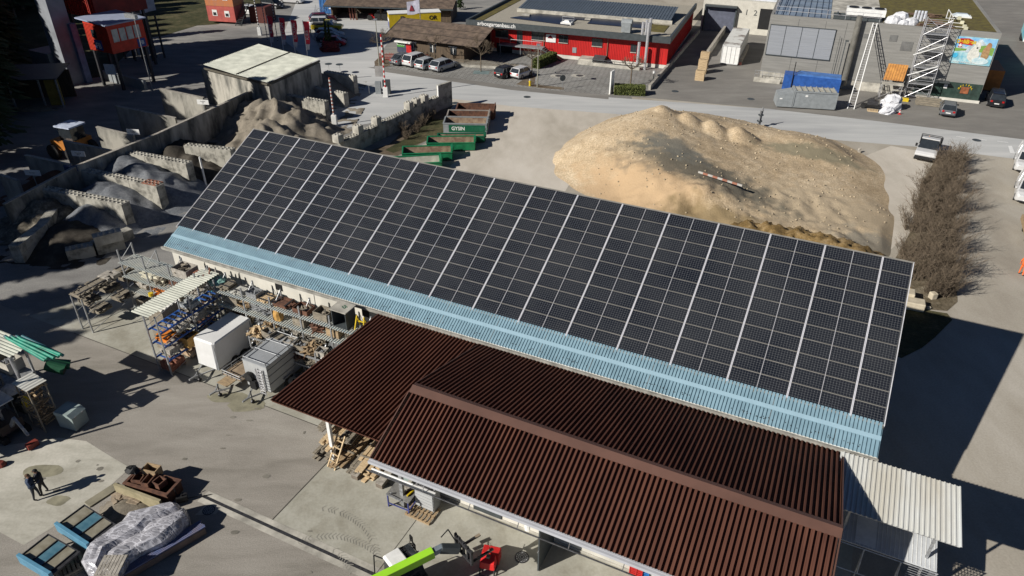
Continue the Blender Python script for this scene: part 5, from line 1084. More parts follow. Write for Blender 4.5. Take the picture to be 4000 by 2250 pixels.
# long wall with posts of single blocks
pa_=g(*Q(1,0,1825,1105)); pb_=g(*Zc(1250,500,4.83,640,440)); 
u_=(pb_-pa_).normalized()
block_wall('long dark studded block wall between the sand yard and the row of skips',[pa_,pa_+u_*(pb_-pa_).length*1.12],[1.7])
def cube_block(label,c,rot,z,grp='single cubes on the long block wall',mat=concrete,s=.8,h=.8,l=None):
    t=T('concrete_block',label,'concrete block',(c.x,c.y,z),rot,grp); l=l or s; q=MB(); q.box(-l/2,l/2,-s/2,s/2,0,h); q.build('block',mat,t,bevel=.02)
    q=MB()
    for x in ([-.2,.2] if l<1 else [-.6,-.2,.2,.6]):
        for y in (-.2,.2): q.loft([[(x-.1,y-.1,h),(x+.1,y-.1,h),(x+.1,y+.1,h),(x-.1,y+.1,h)],[(x-.04,y-.04,h+.09),(x+.04,y-.04,h+.09),(x+.04,y+.04,h+.09),(x-.04,y+.04,h+.09)]])
    q.build('stud',mat,t); return t
ur=math.atan2(u_.y,u_.x)
for i,(x,y) in enumerate(((1010,1395),(1205,1300),(1350,1205),(1635,1045),(1700,1010),(1765,970))):
    c=g(*Q(1,0,x,y),2.5); dd=(c-pa_); s_=dd.dot(u_); c=pa_+u_*s_; cube_block(['nearest','second nearest','third','fourth','fifth','farthest'][i]+' single concrete cube on the long block wall, counted from the solar roof',c,ur,1.71)
c=g(*Q(1,0,1320,1250),2.5); 
t=T('gate_panel','tall flat concrete and steel panel standing at the far end of the long block wall','panel',tuple(g(*Q(1,0,1830,1108))),R_(52)); q=MB(); q.box(0,2.3,-.25,.1,0,3.0); q.build('panel',concrete_old,t); q=MB(); q.box(-.1,-.003,-.27,-.1,0,3.0); q.build('edge_post',white,t)
# ---- prefabricated angled walls of the left bays
def angle_wall(label,pa,pb,ha,hb,th=.28,z0=0):
    a,c=pa,pb; d=c-a; L=d.length; u=d/L; n=Vector((-u.y,u.x,0))*th/2; t=T('bay_wall',label,'bay wall',tuple(a),0,'prefabricated bay walls on the left'); q=MB(); m=max(1,int(L/2.2))
    for k in range(m):
        p0=u*(k*L/m+.012); p1=u*((k+1)*L/m-.012); h0=ha+(hb-ha)*k/m; h1=ha+(hb-ha)*(k+1)/m; Zz=lambda h:Vector((0,0,h))
        q.hexa([p0-n,p1-n,p1+n,p0+n,p0-n+Zz(h0),p1-n+Zz(h1),p1+n+Zz(h1),p0+n+Zz(h0)])
    q.build('panel',conc_panel,t); q=MB(); q.beam(-n*0+Vector((0,0,ha+.03)),d+Vector((0,0,hb+.03)),th*1.15,.05); q.build('coping',stone,t); return t
def gz(px,z): p=g(*px,z); p.z=0; return p
# main spine wall from below shed to the lower left
def W4(x,y): return Zc(0,300,3.22,x,y)
sp=[gz(Q(0,0,2574,890),3.0),gz(Q(0,0,1580,1345),3.0),gz(Q(0,1,780,215),3.0),gz(Q(0,1,390,415),2.6),gz(Q(0,1,0,640),2.4)]
angle_wall('long spine wall of the bays, upper stretch beside the grey sand heap',sp[0],sp[1],3,3)
angle_wall('long spine wall of the bays, middle stretch behind the gravel heaps',sp[1],sp[2],3,3)
angle_wall('long spine wall of the bays, lower stretch in deep shade',sp[2],sp[3]+(sp[4]-sp[3])*.9,3,2.5)
for i,(p0,p1,h0,h1,lab) in enumerate(((W4(2010,150),W4(2560,265),3.3,2.6,'slanting bay wall nearest the white roofed shed'),(W4(1455,365),W4(2210,520),3.3,2.4,'tallest slanting bay wall, second from the shed'),(W4(1215,630),W4(1680,740),3.0,2.4,'slanting bay wall in front of the wheel loader cab'),(W4(800,805),W4(1400,930),3.0,2.4,'slanting bay wall hiding the wheel loader'),(W4(320,985),W4(900,1110),3.0,2.3,'slanting bay wall at the reddish heap in the shade'),(W4(0,1230),W4(230,1310),2.6,2.2,'lowest slanting bay wall at the left picture edge'))):
    angle_wall(lab,gz(p0,h0),gz(p1,h1),h0,h1)
# block walls of gravel bays (stud topped)
bw=[(Q(0,1,1870,-0),Q(0,1,2340,50),2.4,'studded block wall at the top left corner of the solar roof'),
(Q(0,1,1215,60),Q(0,1,1900,185),2.5,'long light studded block wall above the blue-grey gravel heap'),
(Q(0,1,790,240),Q(0,1,1610,410),2.5,'studded block wall with a rust red end between two gravel heaps'),
(Q(0,1,370,420),Q(0,1,1260,590),2.4,'dark mossy block wall below the second gravel heap')]
for a,c,h,lab in bw: block_wall(lab,[gz(c,h),gz(a,h)],[h],th=.85)
q_=gz(Q(0,1,1600,400),2.4)
c=gz(Q(0,1,1600,402),2.5); d_=(gz(Q(0,1,790,240),2.5)-c).normalized(); cube_block('rust red stained end block on the block wall between two gravel heaps',c+d_*.75,math.atan2(d_.y,d_.x),1.72,None,M('rust_block',(.30,.12,.07),.9,scale=2,col2=(.15,.08,.06)),.92,.84,1.6)
block_wall('curved low block wall in deep shade at the left edge',[g(*Q(0,1,200,1195)),g(*Q(0,1,440,1000))+Vector((0,.6,0)),g(*Q(0,1,460,880))+Vector((.2,2,0))],[1.5,1.5],studs=False)
block_wall('low block row leading to the lone block, in deep shade',[g(*Q(0,1,960,1080)),g(*Q(0,1,1330,930))],[.8],studs=False)
cube_block('pale long block lying on top of the low block row',gz(Q(0,1,1060,860),2.0),R_(35),.95,None,concrete,.8,.8,2.0)
cube_block('block supporting the pale long block',gz(Q(0,1,1080,930),1.2),R_(35),0,None,concrete_old,.8,.92,2.0)
cube_block('rubble topped lone concrete block in the shade, left of the blue rack',g(*Q(0,1,830,1130)),R_(30),0,None,concrete_old,.9,.9,1.9)
# ================= heaps
def pile(name,label,peaks,mat,step=.35,seed=1,rough=.12,slope=.65,base=0,cat='heap',soft=.9,kind=None,bound=None,nscale=.8,ridged=0):
    x0=min(p[0]-p[2]/slope for p in peaks)-1; x1=max(p[0]+p[2]/slope for p in peaks)+1; y0=min(p[1]-p[2]/slope for p in peaks)-1; y1=max(p[1]+p[2]/slope for p in peaks)+1
    cx,cy=(x0+x1)/2,(y0+y1)/2; nx=int((x1-x0)/step); ny=int((y1-y0)/step); b=MB(); idx={}
    def hgt(x,y):
        s_=0
        for p in peaks:
            sl=p[3] if len(p)>3 else slope
            d=math.hypot(x-p[0],y-p[1]); r_=p[4] if len(p)>4 else .6; d=math.sqrt(d*d+r_*r_)-r_; s_=max(s_,p[2]-d*sl) if s_<.01 else max(s_,p[2]-d*sl)+0
        if s_<=-.4: return -.4
        n=noise.fractal(Vector((x*nscale+seed*7,y*nscale,seed)),1.0,2.0,4)
        rg=abs(noise.noise(Vector((x*.55+seed,y*.55,3)))) if ridged else 0
        return s_+n*rough*min(1,max(.3,s_))-rg*ridged*min(1,max(0,s_))
    for i in range(nx+1):
        for j in range(ny+1):
            x=x0+(x1-x0)*i/nx; y=y0+(y1-y0)*j/ny; idx[i,j]=(x,y,hgt(x,y))
    vid={}
    def V(i,j):
        if (i,j) not in vid: x,y,z=idx[i,j]; vid[i,j]=b.P((x-cx,y-cy,max(z,-.3)+base))
        return vid[i,j]
    for i in range(nx):
        for j in range(ny):
            if bound and not bound(idx[i,j][0],idx[i,j][1]): continue
            if max(idx[i,j][2],idx[i+1,j][2],idx[i,j+1][2],idx[i+1,j+1][2])>-.02: b.F([V(i,j),V(i+1,j),V(i+1,j+1),V(i,j+1)])
    o=b.build(name,mat,None,smooth=True,loc=(cx,cy,0)); return tag(o,label,cat,kind=kind)
def PK(px,z,*r): p=g(*px,z); return (p.x,p.y,z)+r
pile('sand_heap','big grey sand heap with eroded gullies left of the solar roof',[PK(Q(1,0,170,990),3.6),PK(Q(1,0,0,1000),3.0),PK(Q(1,0,330,1100),3.0),PK(Q(1,0,480,1180),2.2),PK(Q(0,0,2500,1000),2.6),PK(Q(1,0,100,1200),2.9)],sand_g,.25,3,.5,.62,ridged=1.3)
pile('sand_heap','brownish sand slope lying in the bay between the two light block walls',[PK(Q(1,0,640,740),2.4),PK(Q(1,0,760,830),1.5),PK(Q(1,0,500,800),1.6)],sand_g,.3,5,.12,.6)
pile('sand_heap','dark gravel heap in the shade under the white roofed shed',[PK(Q(1,0,300,850),1.6),PK(Q(1,0,150,880),1.7),PK(Q(1,0,400,760),1.4)],grav_b,.35,6,.1,.5)
pile('gravel_heap','large blue-grey gravel heap with pale ridges below the spine wall',[PK(Q(0,1,1240,120),2.7),PK(Q(0,1,1370,190),2.8),PK(Q(0,1,1500,260),2.5),PK(Q(0,1,1680,400),1.6)],grav_b,.22,8,.14,.6,ridged=.5)
pile('gravel_heap','second blue-grey gravel heap, left of the block wall with the red end',[PK(Q(0,1,1010,370),2.5),PK(Q(0,1,1140,410),2.4),PK(Q(0,1,1300,540),1.6)],grav_b,.22,9,.14,.6,ridged=.4)
pile('gravel_heap','third gravel heap in deep shade behind the lone blocks',[PK(Q(0,1,880,610),1.9),PK(Q(0,1,1020,670),1.6)],grav_b,.25,10,.15,.66)
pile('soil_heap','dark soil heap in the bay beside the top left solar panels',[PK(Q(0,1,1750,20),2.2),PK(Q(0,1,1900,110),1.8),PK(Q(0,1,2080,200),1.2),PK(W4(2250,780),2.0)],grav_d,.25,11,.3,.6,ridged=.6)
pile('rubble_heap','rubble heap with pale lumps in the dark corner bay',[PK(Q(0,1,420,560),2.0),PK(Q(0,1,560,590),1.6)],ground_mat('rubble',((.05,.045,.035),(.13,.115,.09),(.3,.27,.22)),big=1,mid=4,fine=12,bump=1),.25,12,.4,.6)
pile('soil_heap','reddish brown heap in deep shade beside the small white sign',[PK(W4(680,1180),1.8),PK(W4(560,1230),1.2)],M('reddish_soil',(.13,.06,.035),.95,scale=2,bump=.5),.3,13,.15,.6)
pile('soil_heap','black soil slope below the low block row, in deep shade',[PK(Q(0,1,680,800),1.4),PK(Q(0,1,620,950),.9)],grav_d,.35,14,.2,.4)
# big beige gravel mound: plateau height field from control points
ctl=[]
def cp(x,y,z): p=g(x*1.5528,y*1.5528,z); ctl.append((p.x,p.y,z))
# (display px, height)
for x,y,z in ((1665,264,4.3),(1640,275,4.0),(1600,290,3.7),(1560,305,3.3),(1500,335,2.6),(1450,365,1.6),(1405,395,.5),
 (1690,278,3.2),(1725,285,2.9),(1750,300,2.4),(1768,318,2.3),(1790,300,2.3),(1815,318,1.9),(1835,330,1.8),(1858,315,1.7),(1885,335,1.6),(1900,350,1.4),
 (1625,340,3.4),(1640,370,3.1),(1660,400,2.9),(1700,420,2.7),(1750,390,2.5),(1800,370,2.3),(1850,390,2.0),(1900,400,1.7),(1950,440,1.4),(2000,480,1.1),(1800,440,2.3),(1720,450,2.6),(1760,480,2.5),(1830,490,2.0),(1900,480,1.4),
 (1560,360,2.8),(1520,400,1.9),(1480,430,.9),(1440,450,.2),(1600,420,2.3),(1650,450,2.4),(1700,490,1.9),(1600,460,1.5),(1650,500,1.3),(1750,520,1.2),(1540,460,.7),(1560,490,.5),
 (1950,350,1.6),(2000,345,1.9),(2050,360,1.9),(2100,375,1.5),(2150,392,.9),(2190,405,.3),(1930,335,1.5),(2030,335,.8),(2100,350,.5),
 (2050,420,1.1),(2100,450,.9),(2150,480,.7),(2200,520,.5),(2230,560,.3),(1980,560,.9),(1900,540,1.1),(2050,540,.8),(2100,520,.8),(2150,560,.7),(2180,600,.5),(2220,610,.5),(2140,610,1.0),(2080,590,1.0),(2000,580,1.1),(1920,560,1.2),(2250,600,.6),(2230,640,.4),(2300,640,.4)): cp(x,y,z)
for x,y in ((1385,470),(1385,420),(1400,380),(1430,350),(1480,320),(1540,290),(1600,268),(1650,252),(1700,255),(1760,262),(1820,278),(1880,292),(1940,310),(2010,320),(2080,332),(2150,365),(2215,400),(2240,430),(2255,480),(2260,540),(1340,440),(1350,500),(1700,240),(1900,280),(2260,400),(2300,500),(1300,400),(1500,290)): cp(x,y,-.25)
mx0,mx1,my0,my1=4,47,44.5,92; st_=.26; nx=int((mx1-mx0)/st_); ny=int((my1-my0)/st_); b=MB()
lumps=[(g(x*1.5528,y*1.5528,z),z,r_) for x,y,z,r_ in ((1665,268,4.4,2.2),(1728,284,4.0,1.9),(1790,303,3.45,1.7),(1858,318,3.0,1.5))]
import numpy as np
_C=np.array(ctl); _D=np.sqrt(((_C[:,None,:2]-_C[None,:,:2])**2).sum(-1)+.04); _Wt=np.linalg.solve(_D+np.eye(len(_C))*-.0,_C[:,2])
def mh(x,y):
    z=float((np.sqrt((_C[:,0]-x)**2+(_C[:,1]-y)**2+.04)*_Wt).sum())
    for p,pz_,rr in lumps:
        d=math.hypot(x-p.x,(y-p.y)); z=max(z,pz_-math.sqrt(d*d*.45+.06)*1.0+.25) if d<rr*2.6 else z
    z=min(z,inside(x,y)*(.72 if x<27 else max(.22,.72-(x-27)*.06)))
    lb=toH(Vector((x,y,0)))
    if z>0:
        e=noise.fractal(Vector((x*.9,y*.9,5)),1,2,5)*.13+noise.noise(Vector((x*2.6,y*2.6,2)))*.06
        rough_=1.5 if (x<29 and y<60) else .5
        z+=e*min(1,z)*rough_
        if 0<lb[0]<43 and lb[1]<3.2: z=min(z,.0+max(0,lb[1]-.4)*.5)
    return z
OUTL=[g(x*1.5528,y*1.5528) for x,y in ((1383,490),(1383,425),(1400,372),(1455,335),(1530,300),(1590,285),(1660,282),(1740,290),(1800,300),(1870,310),(1910,322),(1960,335),(2030,340),(2100,352),(2155,378),(2200,405),(2228,430),(2245,470),(2250,520),(2250,560),(2240,640),(2200,700),(1900,620),(1600,560),(1400,520))]
def inside(x,y):
    n=len(OUTL); c_=False; dm=1e9
    for i in range(n):
        a,b_=OUTL[i],OUTL[(i+1)%n]
        if (a.y>y)!=(b_.y>y) and x<(b_.x-a.x)*(y-a.y)/(b_.y-a.y)+a.x: c_=not c_
        ex,ey=b_.x-a.x,b_.y-a.y; t_=max(0,min(1,((x-a.x)*ex+(y-a.y)*ey)/(ex*ex+ey*ey))); dm=min(dm,math.hypot(x-a.x-ex*t_,y-a.y-ey*t_))
    return dm if c_ else -dm
hh_=[[mh(mx0+i*st_,my0+j*st_) for j in range(ny+1)] for i in range(nx+1)]
vid={}
cxm,cym=25,68
def V(i,j):
    if (i,j) not in vid: vid[i,j]=b.P((mx0+i*st_-cxm,my0+j*st_-cym,max(hh_[i][j],-.3)))
    return vid[i,j]
for i in range(nx):
    for j in range(ny):
        if max(hh_[i][j],hh_[i+1][j],hh_[i][j+1],hh_[i+1][j+1])>-.02: b.F([V(i,j),V(i+1,j),V(i+1,j+1),V(i,j+1)])
# mound material: beige sand with grey-green weathered crown on the plateau flank
N,L,bs=nodes(sand_w); srcc=bs.inputs['Base Color'].links[0].from_socket
tc=N.new('ShaderNodeTexCoord'); 
def spot(px,rx,ry,rot):
    p=g(px[0]*1.5528,px[1]*1.5528,2)-Vector((cxm,cym,0)); mp=N.new('ShaderNodeMapping'); mp.vector_type='TEXTURE'; mp.inputs['Location'].default_value=(p.x,p.y,0); mp.inputs['Rotation'].default_value=(0,0,R_(rot)); mp.inputs['Scale'].default_value=(rx,ry,50); L.new(tc.outputs['Object'],mp.inputs[0])
    ln=N.new('ShaderNodeVectorMath'); ln.operation='LENGTH'; L.new(mp.outputs[0],ln.inputs[0]); n=N.new('ShaderNodeTexNoise'); n.inputs['Scale'].default_value=.9; n.inputs['Detail'].default_value=7; L.new(tc.outputs['Object'],n.inputs[0])
    ad=N.new('ShaderNodeMath'); ad.operation='MULTIPLY_ADD'; L.new(n.outputs[0],ad.inputs[0]); ad.inputs[1].default_value=1.5; L.new(ln.outputs['Value'],ad.inputs[2]); mr=N.new('ShaderNodeMapRange'); L.new(ad.outputs[0],mr.inputs[0]); mr.inputs[1].default_value=1.35; mr.inputs[2].default_value=1.85; mr.inputs[3].default_value=.85; mr.inputs[4].default_value=0; return mr.outputs[0]
for px_,rx,ry,rot,col in (((1610,460),8,4.5,-50,(.44,.31,.185)),((2080,500),9,5,-10,(.40,.325,.225)),((1760,440),8.5,3.2,-38,(.11,.105,.085)),((1690,395),4,2.2,-45,(.17,.165,.14)),((2050,372),6,1.6,-20,(.21,.19,.13)),((2040,580),7,1.0,-25,(.17,.11,.04)),((1800,520),5,1.6,-25,(.20,.15,.08)),((2235,590),4,4,0,(.23,.21,.17))):
    s_=spot(px_,rx,ry,rot); mx=N.new('ShaderNodeMix'); mx.data_type='RGBA'; L.new(s_,mx.inputs[0]); L.new(srcc,mx.inputs[6]); mx.inputs[7].default_value=(*col,1); srcc=mx.outputs[2]
L.new(srcc,bs.inputs['Base Color'])
tag(b.build('gravel_mound',sand_w,None,smooth=True,loc=(cxm,cym,0)),'huge beige gravel and sand mound with lumpy crest behind the solar roof','gravel mound')
# loose stones on mound
random.seed(8); b=MB()
for k in range(900):
    x,y=random.uniform(8,42),random.uniform(50,88); z=mh(x,y)
    if z>.1: s_=random.uniform(.04,.13); b.cbox((x-cxm,y-cym,z+s_*.2),(s_*1.4,s_,s_*.8),(random.random()*3,random.random()*3,random.random()*3))
tag(b.build('loose_stones',M('mound_stone',(.40,.33,.23),.9),None,loc=(cxm,cym,0)),'loose stones scattered over the gravel mound','stones',kind='stuff')
a=g(*Q(2,1,1870,305),2.5); c=g(*Q(2,1,2310,445),2.2); t=T('barrier_board','red and white striped barrier board lying across the mound','barrier board',tuple(a+Vector((0,0,.25))),0); d=c-a
for k in range(9): q=MB(); q.beam(d*k/9,d*(k+.99)/9,.1,.17); q.build('stripe',M('faded_white',(.42,.40,.37),.8) if k%2==0 else M('faded_orange',(.34,.15,.10),.8),t)
bm_=MB(); bm_.beam((-.1,-1.3,-.15),(d.x-.2,d.y-1.3,-.35),.1,.12)
lump('stone','single pale stone standing at the right foot of the mound','stone',g(*Q(3,1,915,85)),.2,.15,.5,stone,3,n=7,m=4)
# brown soil strip right along the hall back wall
pile('soil_ridge','brown soil ridge with pale stones between the solar roof and the mound',[PK((x*1.5528,y*1.5528),1.7,.5) for x,y in ((1890,566),(1950,572),(2010,582),(2070,596),(2120,612),(2160,625))],ground_mat('brown_soil',((.10,.065,.025),(.19,.125,.05),(.3,.22,.12)),big=.5,mid=2.5,fine=9,bump=1,finecon=.5),.25,21,.45,.8,nscale=1.3)
# ================= white roofed bay shed
z_=4.6; c1,c2,c3,c4=[g(*p,z_) for p in (Zc(640,0,4.025,630,1050),Zc(640,0,4.025,1495,725),Zc(640,0,4.025,2430,935),Zc(640,0,4.025,1625,1300))]
t=T('bay_shed','material shed of concrete walls with white corrugated roof in two halves','shed',(c1.x,c1.y,0),0)
o=Vector((c1.x,c1.y,0)); e1=c4-c1; e2=c2-c1
q=MB(); q.corr((0,0,z_+.25),tuple(-e2*-1),(e1.x*.54,e1.y*.54,-.25),[(0,0),(.25,.05),(.5,.07),(.75,.05)],.28,e2.length); q.corr((e1.x*.52,e1.y*.52,z_+.02),tuple(e2),(e1.x*.48,e1.y*.48,.0),[(0,0),(.25,.05),(.5,.07),(.75,.05)],.28,e2.length); q.build('roof',fibre,t)
q=MB(); q.beam(e1*.53+Vector((0,0,z_+.1)),e1*.53+e2+Vector((0,0,z_+.1)),.12,.1); q.beam(Vector((0,0,z_-.2)),e1+Vector((0,0,z_-.2)),.15,.2); q.beam(e1+Vector((0,0,z_-.2)),e1+e2+Vector((0,0,z_-.2)),.15,.2); q.build('roof_edge',M('edge_dark',(.10,.09,.07),.9),t)
n1=e1.normalized(); n2=e2.normalized()
for (p,r_) in ((n2*.4-n1*.9,e1+n2*.4),(e1*.99+n2*.4,e1*.99+e2),(n2*.4+n1*.1,e2)):
    q=MB(); d=r_-p; m=7
    for k in range(m): q.beam(p+d*k/m+Vector((0,0,2.1)),p+d*(k+.985)/m+Vector((0,0,2.1)),.3,4.2)
    q.build('wall_panel',conc_panel,t)
# signs on posts
def signp(label,px,z,w_=1.3,h_=.5,txt=None,col=None):
    p=g(*px,z); t=T('sign_board',label,'sign',(p.x,p.y,0),R_(-8)); q=MB(); q.tube((0,0,0),(0,0,z),.04); q.build('post',steel,t); q=MB(); q.box(-w_/2,w_/2,-.03,.03,z,z+h_); bd_=q.build('board',col or white,t)
    if txt: text('lettering',txt,.16,anth,bd_,(0,-.035,z+h_*.5),(R_(90),0,0),.003)
signp('small white material sign at the upper spine wall',Q(0,0,2045,1050),3.4,txt='Rundkies\n0/4')
signp('small white material sign in the middle of the bay walls',Q(0,0,1345,1350),3.4,txt='Rundkies\n16/32')
signp('pale sign with two text lines on the lit slanting bay wall',W4(995,1000),2.8,txt='Recycling\n0/16')
signp('bluish sign in deep shade behind the reddish heap',W4(420,1240),2.4,txt='Sand 0-4',w_=1.5)
signp('dark blue sign next to the block wall start',W4(900,1180),2.6,col=M('sign_navy',(.05,.07,.15)),txt='Splitt')
signp('white sign board below the red plant cabin',Q(0,0,1120,750),2.0,w_=1.4,h_=1.3)
q=MB(); q.tube((0,0,0),(0,0,2.9),.09); tag(q.build('white_post',white,None,loc=tuple(gz(Q(0,1,2075,425),0))),'thin white upright post beside the dark soil bay at the roof edge','post')
# ================= barriers, flags
def stripe_pole(label,base,top_px,r_=.09,n=22,cols=(white,redp),hbase=True,tot=None,lab2=None):
    p=g(*base); h=px_top(base,top_px); t=T('raised_barrier',label,'barrier',tuple(p),0)
    if hbase: q=MB(); q.box(-.28,.28,-.25,.25,0,1.25); q.build('housing',white,t,bevel=.03)
    for c in (0,1):
        q=MB()
        for k in range(c,n,2): q.tube((0,0,.9+(h-.9)*k/n),(0,0,.9+(h-.9)*(k+1)/n),r_,n=8)
        q.build('stripe_white' if c==0 else 'stripe_red',cols[c],t)
    return t
stripe_pole('raised red and white striped barrier arm on a white housing at the yard entrance',Q(1,0,1308,975),Q(1,0,1255,345))
stripe_pole('raised barrier arm with brown and white stripes near the big sand heap',Q(1,0,795,1265),Q(1,0,670,785),cols=(white,M('rust_red',(.28,.08,.05))))
stripe_pole('raised black and white barrier pole left of the flags on a white housing',Zc(640,0,4.025,1515,555),Zc(640,0,4.025,1415,-40),cols=(white,dsteel))
for i,(b_,t_) in enumerate(((Zc(640,0,4.025,1650,740),Zc(640,0,4.025,1520,40)),(Zc(640,0,4.025,1810,765),Zc(640,0,4.025,1660,-20)))):
    stripe_pole(['thin dark and white striped mast left of the first red flag','thin dark and white striped mast between first and second red flag'][i],b_,t_,.06,30,(M('pale_grey_stripe',(.4,.4,.4)),dsteel),False)
flag_w=M('flag_white',(.6,.6,.62),.8)
for i,(bx,by,tx,ty,s_,bz) in enumerate(((1700,765,1605,240,'KIES',4),(1885,805,1790,265,'BETON',5),(2070,855,1985,300,'RECYCLING',9),(2260,895,2170,320,'KIES',4))):
    base=Zc(640,0,4.025,bx,by); p=g(*base); h=px_top(base,Zc(640,0,4.025,tx,ty)); t=T('banner_flag',['first tall red banner flag from the left with white lettering','second tall red banner flag, lettered BETON','third tall red banner flag, lettered RECYCLING','fourth tall red banner flag nearest the parked cars'][i],'banner flag',tuple(p),R_(-22+i*3),'red banner flags at the yard entrance')
    q=MB(); q.tube((0,0,0),(0,0,h),.06,.045,8); q.build('pole',white,t)
    W_=.95; zb=h*.36; q=MB(); secs=[]
    for k in range(11):
        z=zb+(h-.1-zb)*k/10; y=.05*math.sin(k*1.1); secs.append([(.06,y-.01,z),(.06+W_*(.62+.38*k/10),y*1.8-.01,z),(.06+W_*(.62+.38*k/10),y*1.8+.01,z),(.06,y+.01,z)])
    q.loft(secs); cl=q.build('cloth',redflag,t)
    q=MB(); q.loft([[(.06,-.012,h*.2),(.45,-.012,h*.2),(.45,.012,h*.2),(.06,.012,h*.2)],[(.06,-.012,zb-.02),(.62,-.012,zb-.02),(.62,.012,zb-.02),(.06,.012,zb-.02)]]); q.build('lower_cloth',flag_w,t)
    text('lettering',s_,.72,white,cl,(.46,-.13,(zb+h)/2-.3*(h-zb)*(0 if len(s_)>6 else .35)),(R_(90),R_(-90),0),.01,sx=min(1,(h-zb)*.85/(len(s_)*.5)))
t=T('intercom_cabinet','grey box and dark post with hanging pale sign beside the striped barrier','control box',tuple(g(*Q(1,0,1235,940))),0)
q=MB(); q.box(-.35,.35,-.3,.3,0,1.5); q.build('case',greypaint,t); q=MB(); q.box(.6,1.5,-.3,.4,0,1.7); q.build('post_box',anth,t); q=MB(); q.box(-.2,1.0,-.2,-.12,2.2,3.5); q.build('sign_panel',M('grey_sign',(.33,.32,.31),.8),t); q=MB(); q.tube((-1.1,-.5,0),(-1.1,-.5,1.1),.03); q.tube((-1.1,-.5,1.1),(-.3,.1,1.1),.03); q.tube((-3,.6,0),(-3,.6,1.8),.03); q.tube((-3,.6,1.8),(-1,1.4,1.8),.03); q.build('handrail',steel,t)
for i,px in enumerate((Q(1,0,740,740),Q(1,0,850,745))):
    t=T('small_mirror',['left small round dish on a thin post at the light block wall','right small round dish on a thin post at the light block wall'][i],'post dish',tuple(g(*px)),0); q=MB(); q.tube((0,0,0),(0,0,1.3),.02); q.build('post',steel,t); q=MB(); q.tube((0,0,1.3),(0,0,1.34),.5,n=14); q.build('dish',anth,t)
# ================= skips
def skip(label,pr,ang,L,Wd,Ht,mat,z0=.1,group='roll-off skips beside the long block wall',hook=True,txt=None,inn=None,fr_h=0):
    """pr: world ground point of the right (hook) end nearest the camera"""
    p=Vector(pr)-Vector((math.cos(ang),math.sin(ang),0))*L; t=T('skip',label,'skip',tuple(p),ang,group)
    open_box(t,L,Wd,Ht,mat,inn or skip_in,.07,z0,ribs=0)
    q=MB(); q.box(.07,L-.07,.072,.085,z0+.06,Ht-.02); q.box(.07,L-.07,Wd-.085,Wd-.072,z0+.06,Ht-.02); q.build('inner_lining',inn or skip_in,t)
    if hook:
        q=MB(); q.box(L+.002,L+.12,.35,Wd-.35,z0,Ht+.35); q.box(L+.05,L+.2,Wd/2-.3,Wd/2+.3,Ht-.1,Ht+.25); q.tube((L+.15,Wd/2-.25,Ht+.3),(L+.15,Wd/2+.25,Ht+.3),.04); q.build('hook_frame',mat,t)
    q=MB(); q.box(.1,L-.1,.25,.4,0,z0-.002); q.box(.1,L-.1,Wd-.4,Wd-.25,0,z0-.002); q.build('skid',dsteel,t)
    if txt: q=MB(); q.box(.6,L-.2,-.03,-.003,z0+.15,Ht-.1); pl_=q.build('name_panel',dgreen,t); text('lettering',txt[0],.55,white,pl_,(.9,-.035,(z0+Ht)/2+.02),(R_(90),0,0),.006,'LEFT',.012,.95); text('lettering',txt[1],.55,M('green_letter',(.02,.16,.09)),pl_,(3.1,-.035,(z0+Ht)/2+.02),(R_(90),0,0),.006,'LEFT',.0,.85)
    return t
def S4(x,y): return Zc(1500,370,3.033,x,y)
GZ=.85
sa=R_(3)
def skp(pxl,pxr,zt,lab,Wd,mat,**k):
    a=gz(pxl,zt); c=gz(pxr,zt); d=c-a; return skip(lab,c,math.atan2(d.y,d.x),d.length,Wd,zt,mat,**k)
skp(S4(850,180),S4(1300,190),1.15,'farthest skip, rusty brown with a tall upright end frame',2.3,rust,inn=rust)
skp(S4(740,262),S4(1235,270),1.15,'second skip from the far end, brown inside with grey rim and lifting frame',2.3,M('grey_brown',(.28,.25,.22),.7),inn=rust)
skp(S4(700,345),S4(1215,355),1.15,'grey skip with the green name panel GYSIN',2.3,greypaint,txt=('GYSIN','TIEFBAU'))
skp(S4(630,500),S4(1190,500),.7,'skip with a dark green frame directly below the grey one',.95,dgreen)
skp(S4(505,582),S4(1075,575),GZ,'bright green skip, third from the solar roof',2.1,green)
skp(S4(213,708),S4(805,690),GZ,'bright green skip with rusty brown floor, second from the solar roof',2.1,green)
skp(S4(90,840),S4(680,805),GZ,'bright green skip half hidden by the solar roof edge',2.1,green,inn=M('pale_skip',(.5,.48,.42),.7))
# ================= site cabins stacked
def S2(x,y): return Zc(640,0,4.025,x,y)
a,an,L_=fr(S2(700,375),S2(985,400)); an=R_(-12); L_=5.2
t=T('site_cabins','two stacked orange and red site cabins with small windows and a steel stair','site cabins',tuple(a+Vector((0,.5,0))),an)
q=MB(); q.box(0,L_,0,3.4,.4,2.9); q.build('lower_cabin',M('faded_red_cabin',(.45,.10,.08),.6,scale=1,col2=(.33,.07,.06)),t); q=MB(); q.box(0,L_,0,3.4,2.93,5.6); q.build('upper_cabin',M('orange_cabin',(.50,.17,.05),.6,scale=1,col2=(.38,.16,.09)),t)
for x,z in ((1.0,1.3),(3.3,1.2),(1.4,3.9),(3.4,3.9)):
    w_=MB(); w_.box(x,x+.9,-.04,-.003,z,z+1.0); wo_=w_.build('window',white,t); w_=MB(); w_.box(x+.15,x+.75,-.05,-.041,z+.1,z+.6); w_.build('pane',glass,wo_)
q=MB(); q.box(4.0,4.8,-.03,-.003,4.5,5.2); q.build('blue_plate',M('plate_blue',(.2,.35,.55)),t)
q=MB()
for k in range(14): q.box(L_+.2+k*.0,L_+1.1,-.6+k*.28,-.4+k*.28,.2+k*.22,.24+k*.22)
